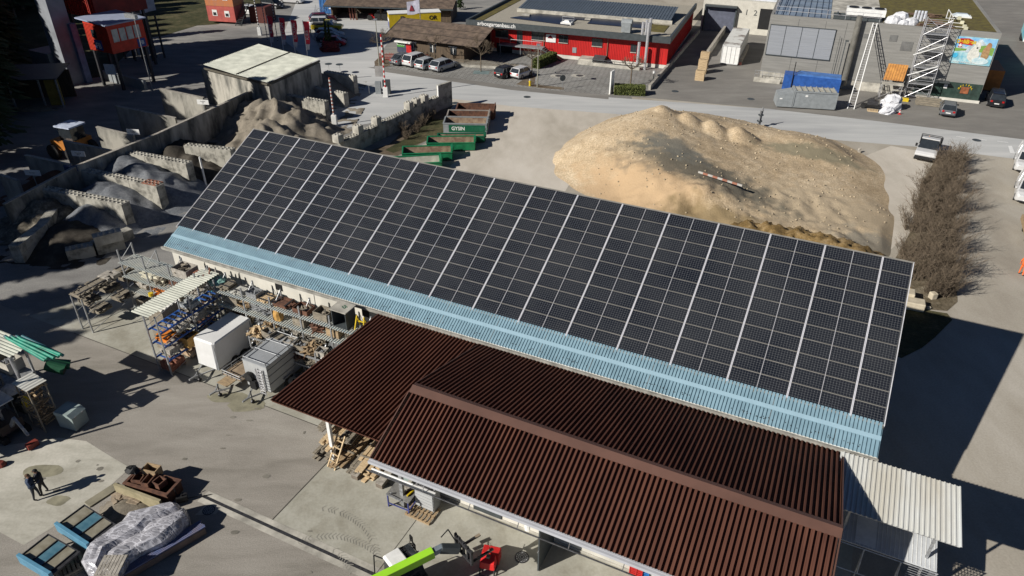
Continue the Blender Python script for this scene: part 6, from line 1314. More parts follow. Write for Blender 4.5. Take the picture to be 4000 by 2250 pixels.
q.beam((L_+.15,-.7,0),(L_+.15,3.3,3.1),.06,.15); q.beam((L_+1.15,-.7,0),(L_+1.15,3.3,3.1),.06,.15); q.build('stair',anth,t)
q=MB(); q.box(L_+1.4,L_+4.5,2.2,5.5,0,2.6); q.build('dark_annex',M('dark_red_annex',(.09,.02,.015),.7),t)
# ================= red batching plant
plm=M('plant_red',(.30,.025,.012),.6,var=.15,scale=.6); plm2=M('plant_dark_red',(.20,.018,.012),.65,var=.2,scale=.6)
c=g(*Q(0,0,900,800)); pr_=R_(-30)
t=T('batching_plant','tall dark red concrete batching plant on steel legs with a projecting cabin and grey duct','batching plant',(c.x,c.y,0),pr_)
def pl_loc(px,z): p=g(*px,z)-Vector((c.x,c.y,0)); cc,ss=math.cos(-pr_),math.sin(-pr_); return (p.x*cc-p.y*ss,p.x*ss+p.y*cc,z)
q=MB(); q.box(-10,1.5,2.5,10,7.5,23); q.build('tower',plm2,t)
q=MB(); [q.box(-10+k*.5,-9.85+k*.5,2.42,2.497,7.5,23) for k in range(23)]; q.build('tower_rib',plm,t)
cq=[pl_loc(Q(0,0,1140,545),4.6),pl_loc(Q(0,0,1090,320),8.0)]
cx_,cy_=cq[0][0],cq[0][1]
q=MB(); q.hexa([(cx_-4.6,cy_,4.6),(cx_,cy_,4.6),(cx_,cy_+5,4.6),(cx_-4.6,cy_+5,4.6),(cx_-4.6,cy_,8.2),(cx_,cy_,7.9),(cx_,cy_+5,7.9),(cx_-4.6,cy_+5,8.2)]); cab=q.build('cabin',M('cabin_red',(.60,.05,.02),.6,var=.1),t)
q=MB(); [q.box(cx_-4.5+k*.28,cx_-4.42+k*.28,cy_-.05,cy_-.003,4.65,7.85) for k in range(16)]; q.build('cabin_rib',M('cabin_rib',(.42,.03,.015),.6),t)
q=MB(); q.hexa([(cx_-5.6,cy_-.3,8.25),(cx_+.3,cy_-.3,7.95),(cx_+.3,cy_+5.4,7.95),(cx_-5.6,cy_+5.4,8.25),(cx_-5.6,cy_-.3,8.4),(cx_+.3,cy_-.3,8.1),(cx_+.3,cy_+5.4,8.1),(cx_-5.6,cy_+5.4,8.4)]); q.build('cabin_roof',M('cabin_roof',(.30,.34,.45),.5,var=.05),t)
for k in range(4): w_=MB(); w_.box(cx_+.003,cx_+.06,cy_+.5+k*1.0,cy_+1.3+k*1.0,5.9,7.4); w_.build('window',M('bright_window',(.55,.54,.48),.3),t)
q=MB(); q.box(cx_-3.3,cx_-2.4,cy_-.09,cy_-.055,6.3,7.2); q.build('window',glass,t)
q=MB(); q.box(cx_-3.1,cx_-1.7,cy_-.10,cy_-.055,4.8,6.0); sg=q.build('sign_panel',M('sign_blue',(.06,.10,.30)),t); text('lettering','FB',.95,white,sg,(cx_-2.4,cy_-.115,5.3),(R_(90),0,0),.006,bold=.02)
q=MB(); q.box(cx_+.003,cx_+.05,cy_+3.6,cy_+4.7,4.7,5.7); sg=q.build('sign_panel',M('sign_blue',(.06,.10,.30)),t); text('lettering','FB',.6,white,sg,(cx_+.07,cy_+4.15,5.2),(R_(90),0,R_(90)),.006,bold=.02)
for x,y,z in ((cx_-.3,cy_+.3,4.6),(cx_-4.3,cy_+.3,4.6),(cx_-.3,cy_+4.7,4.6),(-9.5,3,7.5),(-5,3,7.5),(1,3,7.5),(1,9.5,7.5),(-9.5,9.5,7.5)): q=MB(); q.box(x-.15,x+.15,y-.15,y+.15,0,z); q.build('leg',dsteel,t)
d0=pl_loc(Q(0,0,670,850),0); q=MB(); q.box(d0[0]-1.2,d0[0]+1.2,d0[1],d0[1]+2.2,0,24); q.build('duct',M('duct_grey',(.26,.28,.31),.6,scale=.4,col2=(.17,.18,.2)),t)
d1=pl_loc(Q(0,0,850,830),0); q=MB(); q.box(d1[0]-.6,d1[0]+.6,d1[1],d1[1]+.8,0,7.4); q.build('small_duct',M('duct_blue',(.14,.18,.30),.6),t)
q=MB(); q.box(d0[0]-5.5,d0[0]-1.3,d0[1]-.5,d0[1]+2.5,0,3.8); q.box(d1[0]+1,cx_+2,d1[1]+2,d1[1]+2.4,0,1.2); q.build('machine_base',greypaint,t)
q=MB(); q.tube((cx_+3,cy_+2,0),(cx_+3,cy_+2,9.5),.06); q.box(cx_+1.5,cx_+3.5,cy_+1.8,cy_+2.2,8.8,9.3); q.build('lamp_mast',steel,t)
for k in range(3):
    p=g(*Q(0,0,1180+k*90,170),6); t2=T('grey_silo_box',['left grey box unit with two small windows above the red cabin','middle grey box unit behind the red cabin','right grey box unit behind the red cabin'][k],'silo box',(p.x,p.y,0),R_(-28)); q=MB(); q.box(-1.3,1.3,0,2.6,6+k*.3,10+k*.6); q.build('box_body',M('silo_grey',(.30,.33,.40),.6,var=.1),t2); q=MB(); [q.box(s*1.1-.1,s*1.1+.1,.2+y,.4+y,0,6) for s in (-1,1) for y in (0,2)]; q.build('leg',dsteel,t2)
    if k==0: q=MB(); q.box(-.9,-.3,-.04,-.003,8.5,9.2); q.box(.3,.9,-.04,-.003,8.5,9.2); q.build('window',glass,t2)
# dark hut with yellow panel
c=g(*Q(0,0,450,1080)); t=T('open_hut','dark roofed open hut with yellow wall panel in deep shade','hut',tuple(c),R_(10))
q=MB(); q.hexa([(-7,-.6,3.4),(2.5,-.6,3.4),(2.5,4.5,3.9),(-7,4.5,3.9),(-7,-.6,3.5),(2.5,-.6,3.5),(2.5,4.5,4.0),(-7,4.5,4.0)]); q.build('roof',anth,t)
q=MB(); q.box(-6.8,2.3,4,4.2,0,3.3); q.box(-6.8,-6.6,0,3.99,0,3.3); q.build('wall',darkwood,t); q=MB(); q.box(.8,2.3,.0,.2,.2,3.2); q.build('yellow_panel',M('dull_yellow',(.28,.20,.04)),t)
for x in (-6.5,-3,0.3,2.2): q=MB(); q.box(x-.08,x+.08,-.3,-.14,0,3.4); q.build('post',steel,t)
lump('gravel_bed','low pile of pale grit in front of the dark hut','grit pile',g(*Q(0,0,330,1100)),3,.8,.35,sand_g,5)
# wheel loader behind the bay wall
c=gz(W4(900,800),2.0); t=T('wheel_loader','orange wheel loader with pale cab roof half hidden behind the slanting bay wall','wheel loader',tuple(g(*W4(930,1000))),R_(-20))
q=MB(); q.box(-1.3,1.3,-1.0,1.6,1.0,1.9); q.build('body',M('loader_orange',(.45,.17,.03),.6),t); q=MB(); q.box(-.4,1.2,-.5,1.1,1.9,3.2); q.build('cab',glass,t); q=MB(); q.box(-.6,1.4,-.7,1.3,3.2,3.35); q.build('cab_roof',M('cab_roof',(.45,.5,.62),.5),t)
for x in (-1.1,1.3):
    for y in (-1.3,1.0): q=MB(); q.tube((x,y,.75),(x,y+.5,.75),.75,n=16); q.build('wheel',rubber,t)
# ================= cars
def carpaint(name,col): 
    m=M('paint_'+name,col,.3,metal=.25,var=.03,scale=1,spec=.7); return m
tail=M('tail_light',(.4,.01,.01),.3); headl=M('head_light',(.6,.62,.65),.15,spec=.8); plate=M('number_plate',(.7,.7,.68),.5)
KINDS={'hatch':dict(L=3.9,W=1.72,H=1.48,hood=.9,ws=.75,rear=.35,tail=.0,bz=.92),'wagon':dict(L=4.65,W=1.82,H=1.47,hood=1.1,ws=.8,rear=.55,tail=.05,bz=.92),'suv':dict(L=4.5,W=1.86,H=1.68,hood=1.0,ws=.7,rear=.4,tail=.0,bz=1.02),'mini':dict(L=3.5,W=1.63,H=1.46,hood=.7,ws=.65,rear=.3,tail=.0,bz=.9),'van':dict(L=4.9,W=1.9,H=1.95,hood=.8,ws=.8,rear=.15,tail=.0,bz=1.15),'sedan':dict(L=4.6,W=1.8,H=1.44,hood=1.1,ws=.8,rear=.6,tail=.5,bz=.92)}
def car(name,label,c,ang,kind,col,cat='car',group=None,rack=False,panel_van=False):
    K=KINDS[kind]; L,Wd,Ht,bz=K['L'],K['W'],K['H'],K['bz']; t=T(name,label,cat,(c.x,c.y,0),ang,group); hw=Wd/2; hl=L/2
    def sec(x,w_,z0,z1,r_=.12): 
        return [(x,-w_+r_*.5,z0),(x,-w_,z0+r_),(x,-w_,z1-r_*1.3),(x,-w_+r_*.9,z1),(x,w_-r_*.9,z1),(x,w_,z1-r_*1.3),(x,w_,z0+r_),(x,w_-r_*.5,z0)]
    zb=.22; secs=[sec(-hl,hw*.80,zb+.16,bz-.14),sec(-hl+.07,hw*.93,zb+.04,bz-.03),sec(-hl+.4,hw,zb,bz),sec(hl-K['hood']-.3,hw,zb,bz),sec(hl-K['hood']*.5,hw*.98,zb,bz-.09),sec(hl-.18,hw*.9,zb+.03,bz-.22),sec(hl,hw*.74,zb+.14,bz-.36)]
    b=MB(); b.loft(secs); b.build('body',col,t,smooth=False,bevel=.03)
    x0=-hl+.06+K['tail']; x1=hl-K['hood']; rx0=x0+K['rear']; rx1=x1-K['ws']; 
    def ring(x,w_,z): return (x,w_,z)
    zt=Ht-.05
    b=MB(); b.loft([[(x0,-hw*.9,bz-.02),(x1,-hw*.9,bz-.02),(x1,hw*.9,bz-.02),(x0,hw*.9,bz-.02)],[(rx0,-hw*.74,zt),(rx1,-hw*.74,zt),(rx1,hw*.74,zt),(rx0,hw*.74,zt)]]); b.build('windows',glass if not panel_van else col,t)
    if panel_van: 
        b=MB(); b.quad((x1+.01,-hw*.8,bz+.05),(x1+.01,hw*.8,bz+.05),(rx1+.05,hw*.7,zt-.06),(rx1+.05,-hw*.7,zt-.06)); 
        for s in (-1,1): b.quad((x1-.15,s*(hw*.9+.003),bz+.05),(x1-1.0,s*(hw*.9+.003),bz+.05),(x1-1.0,s*(hw*.77+.003),zt-.12),(rx1-.05,s*(hw*.77+.003),zt-.12))
        b.build('windscreen',glass,t)
    b=MB(); b.loft([[(rx0-.05,-hw*.765,zt-.02),(rx1+.06,-hw*.765,zt-.02),(rx1+.06,hw*.765,zt-.02),(rx0-.05,hw*.765,zt-.02)],[(rx0+.06,-hw*.66,Ht),(rx1-.06,-hw*.66,Ht),(rx1-.06,hw*.66,Ht),(rx0+.06,hw*.66,Ht)]]); b.build('roof',col,t,bevel=.02)
    b=MB()
    for s in (-1,1):
        for xa,xb in ((x0,rx0),(x1,rx1),((x0+x1)/2-.05,(rx0+rx1)/2-.05)): b.beam((xa,s*hw*.9,bz-.03),(xb,s*hw*.755,zt),.07,.05)
    b.build('pillar',col,t)
    for s in (-1,1):
        for x in (-hl+.78,hl-.85):
            w_=MB(); w_.tube((x,s*(hw-.2),.32),(x,s*(hw+.01),.32),.32,n=16); wo_=w_.build('wheel',rubber,t); w_=MB(); w_.tube((x,s*(hw-.02),.32),(x,s*(hw+.025),.32),.19,n=12); w_.build('rim',steel,wo_)
        b=MB(); b.box(hl-.28,hl-.05,s*hw*.55-.13,s*hw*.55+.13,bz-.36,bz-.25) if s>0 else b.box(hl-.28,hl-.05,-hw*.55-.13,-hw*.55+.13,bz-.36,bz-.25); b.build('headlight',headl,t)
        b=MB(); b.box(-hl-.01,-hl+.10,s*hw*.66-.12,s*hw*.66+.12,bz-.28,bz-.08); b.build('tail_light',tail,t)
        b=MB(); b.cbox((x1-.25,s*(hw+.08),bz+.02),(.12,.18,.13)); b.build('mirror',col,t)
    b=MB(); b.box(-hl-.02,-hl-.0,-.26,.26,zb+.3,zb+.42); b.box(hl,hl+.02,-.26,.26,zb+.16,zb+.28); b.build('number_plate',plate,t)
    b=MB(); b.box(-hl-.03,-hl+.1,-hw*.75,hw*.75,zb+.02,zb+.16); b.box(hl-.1,hl+.03,-hw*.65,hw*.65,zb+.02,zb+.14); b.build('bumper',black,t)
    if rack:
        b=MB()
        for s in (-.5,.5): b.tube((s*.9,-hw*.7,Ht+.08),(s*.9,hw*.7,Ht+.08),.03)
        b.build('roof_bars',black,t)
    return t
def heading(pr,pf): a=g(*pr); c=g(*pf); d=c-a; return (a+c)/2,math.atan2(d.y,d.x)
def C1(x,y): return Zc(1180,0,4.025,x,y)
PC='cars parked in a row in front of the picket fence'
pav_u=math.atan2(-10.2,28.4)+R_(90)
def rowcar(px,kind,lab,col,da=0,**k):
    p=g(*px); a=pav_u+R_(da); K=KINDS[kind]; car('parked_car',lab,p+Vector((math.cos(a),math.sin(a),0))*K['L']/2,a,kind,col,group=PC,**k)
rowcar(C1(1440,1040),'sedan','dark grey saloon, leftmost of the four cars parked by the red picket fence',carpaint('slate',(.13,.14,.155)),-14)
rowcar(C1(1640,1065),'suv','white compact car, second from the left in the fence row',carpaint('white',(.62,.62,.62)),-14)
rowcar(C1(1830,1110),'hatch','small silver hatchback, third from the left in the fence row',carpaint('silver',(.45,.47,.48)),-14)
rowcar(C1(2060,1140),'wagon','long silver estate car at the right end of the fence row',carpaint('silver2',(.40,.42,.44)),-16)
rowcar(Q(1,0,2435,795),'hatch','small black hatchback parked below the red building terrace',carpaint('black',(.015,.015,.018)),-18)
rowcar(Q(2,0,20,800),'mini','small white hatchback with dark windows beside the black one',carpaint('white',(.62,.62,.62)),-18)
PY='cars parked beside the wire fence'
for lab,px,kind,col,an in (('dark red car with bicycles on its roof at the blue container',C1(330,335),'wagon',carpaint('maroon',(.12,.01,.02)),20),('white estate car between the dark red car and the yellow pickup',C1(340,420),'suv',carpaint('white',(.62,.62,.62)),8),
    ('light blue-grey estate car in front of the yellow pickup',C1(440,590),'wagon',carpaint('icegrey',(.32,.36,.40)),5),('dark blue car between the grey estate and the small red car',C1(470,650),'wagon',carpaint('midnight',(.03,.04,.06)),5),('small red and white city car behind the cypresses',C1(520,715),'mini',carpaint('redcar',(.45,.02,.03)),3)):
    car('parked_car',lab,g(*px),R_(an),kind,col,group=PY)
# bicycles on the dark red car
c=g(*C1(330,335)); t=T('bicycle','bicycle standing on the roof of the dark red car','bicycle',(c.x,c.y,1.5),R_(20)); q=MB()
for x in (-.5,.5):
    for k in range(12): a0,a1=k*math.pi/6,(k+1)*math.pi/6; q.tube((x+.33*math.cos(a0),0,.35+.33*math.sin(a0)),(x+.33*math.cos(a1),0,.35+.33*math.sin(a1)),.025,n=4)
q.build('wheel',rubber,t); q=MB(); q.tube((-.5,0,.35),(0,0,.3),.02); q.tube((0,0,.3),(.4,0,.8),.02); q.tube((0,0,.3),(-.15,0,.85),.02); q.tube((-.5,0,.35),(-.15,0,.8),.02); q.tube((-.15,0,.8),(.4,0,.8),.02); q.tube((.5,0,.35),(.4,0,.9),.02); q.build('frame',steel,t)
# yellow pickup
c=g(*C1(400,490)); t=T('pickup','yellow pickup truck with black load cover between white and grey cars','pickup truck',(c.x,c.y,0),R_(4))
yp=carpaint('yellow',(.60,.47,.03)); q=MB(); q.loft([[(x,-w_,z0),(x,-w_,z1),(x,w_,z1),(x,w_,z0)] for x,w_,z0,z1 in ((-2.5,.85,.5,1.1),(-2.4,.92,.45,1.15),(1.0,.92,.45,1.15),(2.2,.9,.45,1.05),(2.5,.78,.5,.9))]); q.build('body',yp,t,bevel=.03)
q=MB(); q.box(-2.3,-.45,-.78,.78,1.15,1.3); q.build('load_cover',black,t); q=MB(); q.loft([[(-.4,-.85,1.15),(1.15,-.85,1.15),(1.15,.85,1.15),(-.4,.85,1.15)],[(-.3,-.7,1.68),(.55,-.7,1.68),(.55,.7,1.68),(-.3,.7,1.68)]]); q.build('windows',glass,t); q=MB(); q.box(-.35,.6,-.72,.72,1.68,1.76); q.beam((.15,-.86,1.15),(.15,-.72,1.7),.1); q.beam((-.4,-.86,1.15),(-.32,-.72,1.7),.1); q.build('roof',yp,t)
for x in (-1.6,1.6):
    for s in (-1,1): w_=MB(); w_.tube((x,s*.7,.4),(x,s*.95,.4),.4,n=16); wo_=w_.build('wheel',rubber,t); w_=MB(); w_.tube((x,s*.93,.4),(x,s*.965,.4),.22,n=12); w_.build('rim',steel,wo_)
for lab,px,kind,col,an in (('white compact SUV parked right of the stacked site cabins',S2(1400,235),'suv',carpaint('white',(.62,.62,.62)),-30),('black estate car near the striped pole at the top',S2(1720,120),'suv',carpaint('black',(.015,.015,.018)),-25),('white delivery van at the top edge beside the blue container',S2(2020,45),'van',carpaint('white',(.62,.62,.62)),-12),
    ):
    car('parked_car' if kind!='van' else 'delivery_van',lab,g(*px),R_(an),kind,col,panel_van=(kind=='van'),cat='car' if kind!='van' else 'van')
car('parked_car','dark grey hatchback with pale rear bumper in front of the wooden steps',*heading(Q(3,0,1795,1215),Q(3,0,1800,1065)),'hatch',carpaint('slate',(.13,.14,.155)))
car('parked_car','black SUV parked in the shadow right of the grey hall',*heading(Q(3,0,2290,1125),Q(3,0,2255,960)),'suv',carpaint('black',(.015,.015,.018)),rack=True)
# white tipper truck at the bushes
c,ta_=heading((3635,570),(3603,640)); t=T('tipper_truck','white tipper pickup with orange tool bag behind its cab, beside the bare bushes','pickup truck',(c.x,c.y,0),ta_)
wt=carpaint('white',(.62,.62,.62)); q=MB(); q.loft([[(x,-.98,z0),(x,-.98,z1),(x,.98,z1),(x,.98,z0)] for x,z0,z1 in ((.4,.5,1.2),(1.6,.5,1.2),(2.5,.45,1.1),(2.75,.5,.85))]); q.build('body',wt,t,bevel=.04)
q=MB(); q.loft([[(.4,-.93,1.2),(1.75,-.93,1.2),(1.75,.93,1.2),(.4,.93,1.2)],[(.5,-.8,1.95),(1.05,-.8,1.95),(1.05,.8,1.95),(.5,.8,1.95)]]); q.build('windows',glass,t); q=MB(); q.box(.42,1.1,-.83,.83,1.95,2.06); q.build('roof',wt,t,bevel=.02)
q=MB(); q.box(-2.4,.3,-1.0,1.0,.8,.9); q.box(-2.4,.3,-1.0,-.95,.9,1.25); q.box(-2.4,.3,.95,1.0,.9,1.25); q.box(-2.45,-2.4,-1,1,.9,1.25); q.build('load_bed',dsteel,t); q=MB(); q.tube((.3,-.95,.9),(.3,-.95,2.2),.04); q.tube((.3,.95,.9),(.3,.95,2.2),.04); q.tube((.3,-.95,2.2),(.3,.95,2.2),.04); q.build('ladder_frame',dsteel,t)
q=MB(); q.box(2.6,2.8,-.95,.95,.4,.7); q.build('bumper',black,t)
for x in (-1.5,1.9):
    for s in (-1,1): w_=MB(); w_.tube((x,s*.75,.36),(x,s*1.0,.36),.36,n=14); w_.build('wheel',rubber,t)
for s in (-1,1): q=MB(); q.cbox((1.6,s*1.12,1.4),(.1,.2,.3)); q.build('mirror',black,t)
bag=lump('tool_bag','orange tool bag on the load bed behind the white cab','tool bag',c+Vector((-math.cos(ta_)*.6-.3,-math.sin(ta_)*.6,1.0)),.35,.3,.8,orange,9,n=8,m=4)
# white vans at right edge
for i,(px,lab) in enumerate((((3995,650),'rear white van parked at the right picture edge'),((4000,765),'front white van with dark lettering on its bonnet at the right picture edge'))):
    c=g(*px); car('delivery_van',lab,c+Vector((.1,0,0)),R_(-122),'van',wt,cat='van',panel_van=True)
c=g(3985,930); t=T('flatbed_trailer','rusty flatbed trailer with dark glass crate below the white vans at the right edge','trailer',(c.x+1.2,c.y,0),R_(-116))
q=MB(); q.box(-2.4,2.4,-.9,1.5,.6,.75); q.build('bed',woodg,t); q=MB(); q.box(-2.4,2.4,-1.0,-.9,.5,.95); q.box(2.4,2.5,-1,1.5,.5,.9); q.build('side_board',wood,t); q=MB(); q.box(-2.2,.2,-.2,1.3,.76,1.3); q.build('crate',glass,t)
for x in (-1,1): q=MB(); q.tube((x,-.85,.3),(x,-.65,.3),.3,n=12); q.build('wheel',rubber,t)
# ================= people
def person(label,loc,rot,h,shirt,pants,hair,vest=None,arms='fold',lean=0.0,stride=.12,seed=0):
    t=T('person',label,'person',tuple(loc),rot); k=h/1.78
    V_=[];E_=[];Rr=[]
    def v(x,y,z,r,p=None):
        V_.append((x*k,y*k,z*k)); Rr.append(r*k)
        if p is not None: E_.append((p,len(V_)-1))
        return len(V_)-1
    # facing +x ; pelvis root
    pel=v(0,0,.95,.145); sp=v(.0+lean*.3,0,1.12,.13,pel); chst=v(lean*.6,0,1.32,.15,sp); nk=v(lean,0,1.5,.06,chst); hd0=v(lean+.03,0,1.56,.062,nk); hd=v(lean+.05,0,1.66,.098,hd0); top=v(lean+.04,0,1.735,.07,hd)
    for s in (-1,1):
        hp=v(0,s*.1,.88,.105,pel); kn=v(.03+s*stride*.6,s*.11,.5,.066,hp); an=v(s*stride,s*.12,.1,.045,kn); ft=v(s*stride+.16,s*.14,.045,.042,an)
        sh=v(lean*.8,s*.19,1.42,.068,chst); 
        if arms=='fold': el=v(lean+.08,s*.27,1.15,.048,sh); wr=v(lean+.30,s*.10,1.16,.036,el)
        else: el=v(lean+.06,s*.26,1.14,.048,sh); wr=v(lean+.18,s*.24,.92,.034,el)
        # palm + fingers
        pm=v(lean+(.36 if arms=='fold' else .21),s*(.06 if arms=='fold' else .235),1.16 if arms=='fold' else .84,.034,wr)
        px_,py_,pz_=V_[pm]; 
        for f in range(5):
            a=(f-2)*.018*k; l=(.055,.075,.08,.075,.06)[f]*k
            if f==0: q1=(px_+.02,py_-s*.045*k,pz_+.01); 
            else: q1=(px_+(.05 if arms=='fold' else .01)*k,py_+a,pz_-(.02 if arms=='fold' else l)*1)
            V_.append(q1); Rr.append(.010*k); E_.append((pm,len(V_)-1))
    me=bpy.data.meshes.new('body'); me.from_pydata(V_,E_,[]); o=bpy.data.objects.new('body',me); COL.objects.link(o); o.parent=t
    sk=o.modifiers.new('skin','SKIN'); 
    for i,d in enumerate(me.skin_vertices[0].data): d.radius=(Rr[i],Rr[i]*(1.25 if i in (pel,sp,chst) else 1)); d.use_root=(i==0)
    ss=o.modifiers.new('sub','SUBSURF'); ss.levels=1; ss.render_levels=2
    # colour zones by height on one continuous body
    m=bpy.data.materials.new('person_body'); m.use_nodes=True; N,L,b=nodes(m); b.inputs['Roughness'].default_value=.85
    tc=N.new('ShaderNodeTexCoord'); sp_=N.new('ShaderNodeSeparateXYZ'); L.new(tc.outputs['Object'],sp_.inputs[0]); mr=N.new('ShaderNodeMapRange'); L.new(sp_.outputs[2],mr.inputs[0]); mr.inputs[1].default_value=0; mr.inputs[2].default_value=h
    cr=N.new('ShaderNodeValToRGB'); cr.color_ramp.interpolation='CONSTANT'; L.new(mr.outputs[0],cr.inputs[0]); e=cr.color_ramp.elements; e[0].position=0; e[0].color=(.02,.018,.015,1); e[1].position=.06; e[1].color=(*pants,1)
    for p_,c_ in ((.54,shirt),(.855,(.42,.24,.16))): n=e.new(p_); n.color=(*c_,1)
    L.new(cr.outputs[0],b.inputs['Base Color']); me.materials.append(m)
    q=MB(); r=random.Random(seed)
    secs=[]
    for kk in range(5): 
        a=kk/4*1.45; rr=math.cos(a)*.118*k; secs.append([((lean+.025)*k+math.cos(w_*.628)*rr-(.012 if kk<2 else 0),math.sin(w_*.628)*rr*.9,(1.665+.105*math.sin(a))*k-(.02*k if kk==0 else 0)) for w_ in range(10)])
    q.loft(secs); q.build('hair',hair,t,smooth=True)
    fx=(lean+.05+.095)*k; q=MB(); q.cbox((fx+.012,0,1.652*k),(.035,.025,.04)); q.build('nose',skin,t)
    q=MB(); q.cbox((fx,-.034,1.675*k),(.012,.022,.012)); q.cbox((fx,.034,1.675*k),(.012,.022,.012)); q.cbox((fx-.004,0,1.612*k),(.012,.045,.010)); q.build('eyes_and_mouth',dsteel,t)
    q=MB(); q.cbox(((lean+.04)*k,-.1*k,1.655*k),(.04,.02,.06)); q.cbox(((lean+.04)*k,.1*k,1.655*k),(.04,.02,.06)); q.build('ear',skin,t)
    if vest:
        q=MB(); secs=[]
        for z,rx,ry in ((.92,.175,.215),(1.05,.165,.2),(1.25,.18,.225),(1.38,.175,.235),(1.46,.10,.14)): secs.append([((lean*(z-.9)+math.cos(w_*.524)*rx)*k,math.sin(w_*.524)*ry*k,z*k) for w_ in range(12)])
        q.loft(secs); q.build('jacket',vest,t,smooth=True)
    return t
f1=g(150,1946); f2=g(164,1934)
person('person with brown hair and navy jacket, arms folded, left of the pair',f1+Vector((.0,-.05,0)),R_(20),1.72,(.03,.05,.10),(.03,.035,.045),hair_b,vest=M('jacket_navy',(.035,.06,.11),.8,scale=8,col2=(.02,.03,.05)),seed=1)
person('person with black hair and black jacket, right of the pair on the slab',f2+Vector((.12,.12,0)),R_(200),1.68,(.02,.02,.028),(.035,.03,.03),hair_k,vest=M('jacket_black',(.02,.02,.026),.85),seed=2)
c=g(3985,1075); person('person in orange high visibility clothes bending forward at the right picture edge',c,R_(60),1.75,(.75,.15,.03),(.75,.15,.03),hair_b,vest=hivis,arms='down',lean=.12,seed=3)
# ================= foreground: trailers
def wheel(t,x,y,r_,w_=.18,mat=rubber):
    q=MB(); q.tube((x,y-w_/2,r_),(x,y+w_/2,r_),r_,n=18); wo_=q.build('wheel',mat,t); q=MB(); q.tube((x,y-w_/2-.01,r_),(x,y+w_/2+.01,r_),r_*.5,n=12); q.build('rim',steel,wo_)
def drawbar(t,x,y0,y1,z=.45,mat=steel,jock=True):
    q=MB(); q.beam((x-.5,y0,z),(x,y1+.3,z),.07); q.beam((x+.5,y0,z),(x,y1+.3,z),.07); q.beam((x,y1+.35,z),(x,y1-.1,z+.05),.09); q.build('drawbar',mat,t)
    if jock: q=MB(); q.tube((x+.1,y1+.5,z+.45),(x+.1,y1+.5,.12),.035); q.tube((x+.05,y1+.5,.12),(x+.15,y1+.5,.12),.12,n=12); q.build('jockey_wheel',dsteel,t)
def HT2(name,label,cat,a,b_,rot=0): return T(name,label,cat,tuple(H(a,b_,0)),HROT+rot)
t=HT2('box_trailer','white box trailer with rounded front standing right of the canopy rack','box trailer',6.75,-14.55); Wt,Lt=1.65,3.2
q=MB(); q.loft([[(x,y,.5) for x,y in ((0,.12),(.1,0),(Wt-.1,0),(Wt,.12),(Wt,Lt),(0,Lt))],[(x,y,2.28) for x,y in ((0,.2),(.12,.08),(Wt-.12,.08),(Wt,.2),(Wt,Lt),(0,Lt))],[(x,y,2.36) for x,y in ((.06,.3),(.16,.18),(Wt-.16,.18),(Wt-.06,.3),(Wt-.06,Lt-.05),(.06,Lt-.05))]]); q.build('body',M('trailer_white',(.66,.66,.65),.4,var=.04,scale=1),t)
q=MB(); q.box(-.02,Wt+.02,.05,Lt+.02,.42,.5); q.build('chassis',steel,t); q=MB(); q.box(Wt+.003,Wt+.03,.08,.12,.5,2.2); q.box(.003+Wt,Wt+.02,Lt-.15,Lt-.1,.5,2.2); q.build('trim',steel,t)
for y in (1.4,2.15): wheel(t,.12,y,.32) if 0 else None
for y in (1.35,2.1):
    q=MB(); q.tube((Wt-.12,y,.33),(Wt+.06,y,.33),.33,n=18); wo_=q.build('wheel',rubber,t); q=MB(); q.tube((Wt+.05,y,.33),(Wt+.075,y,.33),.17,n=12); q.build('rim',steel,wo_)
    q=MB(); q.tube((-.06,y,.33),(.12,y,.33),.33,n=18); q.build('wheel',rubber,t)
drawbar(t,Wt/2,0,-1.35)
t=HT2('site_trailer','light grey site trailer with roof rack, ladder and spare wheel on its front','box trailer',10.95,-14.75); Wt,Lt=1.75,2.9
q=MB(); q.box(0,Wt,0,Lt,.5,2.3); q.build('body',M('trailer_body',(.38,.39,.39),.5,var=.05,scale=1),t); q=MB(); q.box(-.02,Wt+.02,-.02,Lt+.02,2.303,2.38); q.build('roof',trailer_grey,t)
q=MB(); q.box(Wt+.003,Wt+.02,0,Lt,1.05,1.08); q.box(Wt+.003,Wt+.02,0,Lt,1.6,1.63); q.box(Wt+.003,Wt+.02,0,Lt,2.05,2.08); q.build('side_groove',anth,t)
q=MB(); 
for x in (0.05,Wt-.05): q.tube((x,0,2.55),(x,Lt,2.55),.03)
for y in (.05,1.0,1.95,Lt-.05): q.tube((.05,y,2.55),(Wt-.05,y,2.55),.025); q.tube((.05,y,2.38),(.05,y,2.55),.03); q.tube((Wt-.05,y,2.38),(Wt-.05,y,2.55),.03)
q.build('roof_rack',steel,t)
q=MB(); 
for x in (1.0,1.4): q.beam((x,-.08,.5),(x,-.12,2.1),.06)
for k in range(7): q.beam((1.0,-.1,.65+k*.22),(1.4,-.1,.65+k*.22),.05)
for x in (1.25,1.6): q.beam((x,-.25,.35),(x,-.25,2.0),.04)
for k in range(8): q.beam((1.25,-.25,.5+k*.2),(1.6,-.25,.5+k*.2),.03)
q.build('ladder',alu,t); q=MB(); q.tube((.45,-.30,1.35),(.45,-.08,1.35),.3,n=16); q.build('spare_wheel',rubber,t); q=MB(); q.box(.5,.95,-.3,-.05,.6,1.2); q.build('tool_box',black,t)
q=MB(); q.tube((Wt-.08,1.5,.36),(Wt+.1,1.5,.36),.36,n=18); wo_=q.build('wheel',rubber,t); q=MB(); q.tube((Wt+.08,1.5,.36),(Wt+.13,1.5,.36),.2,n=12); q.build('rim',steel,wo_); q=MB(); q.box(Wt-.1,Wt+.12,1.05,1.95,.72,.78); q.build('mudguard',steel,t)
drawbar(t,.85,0,-1.25)
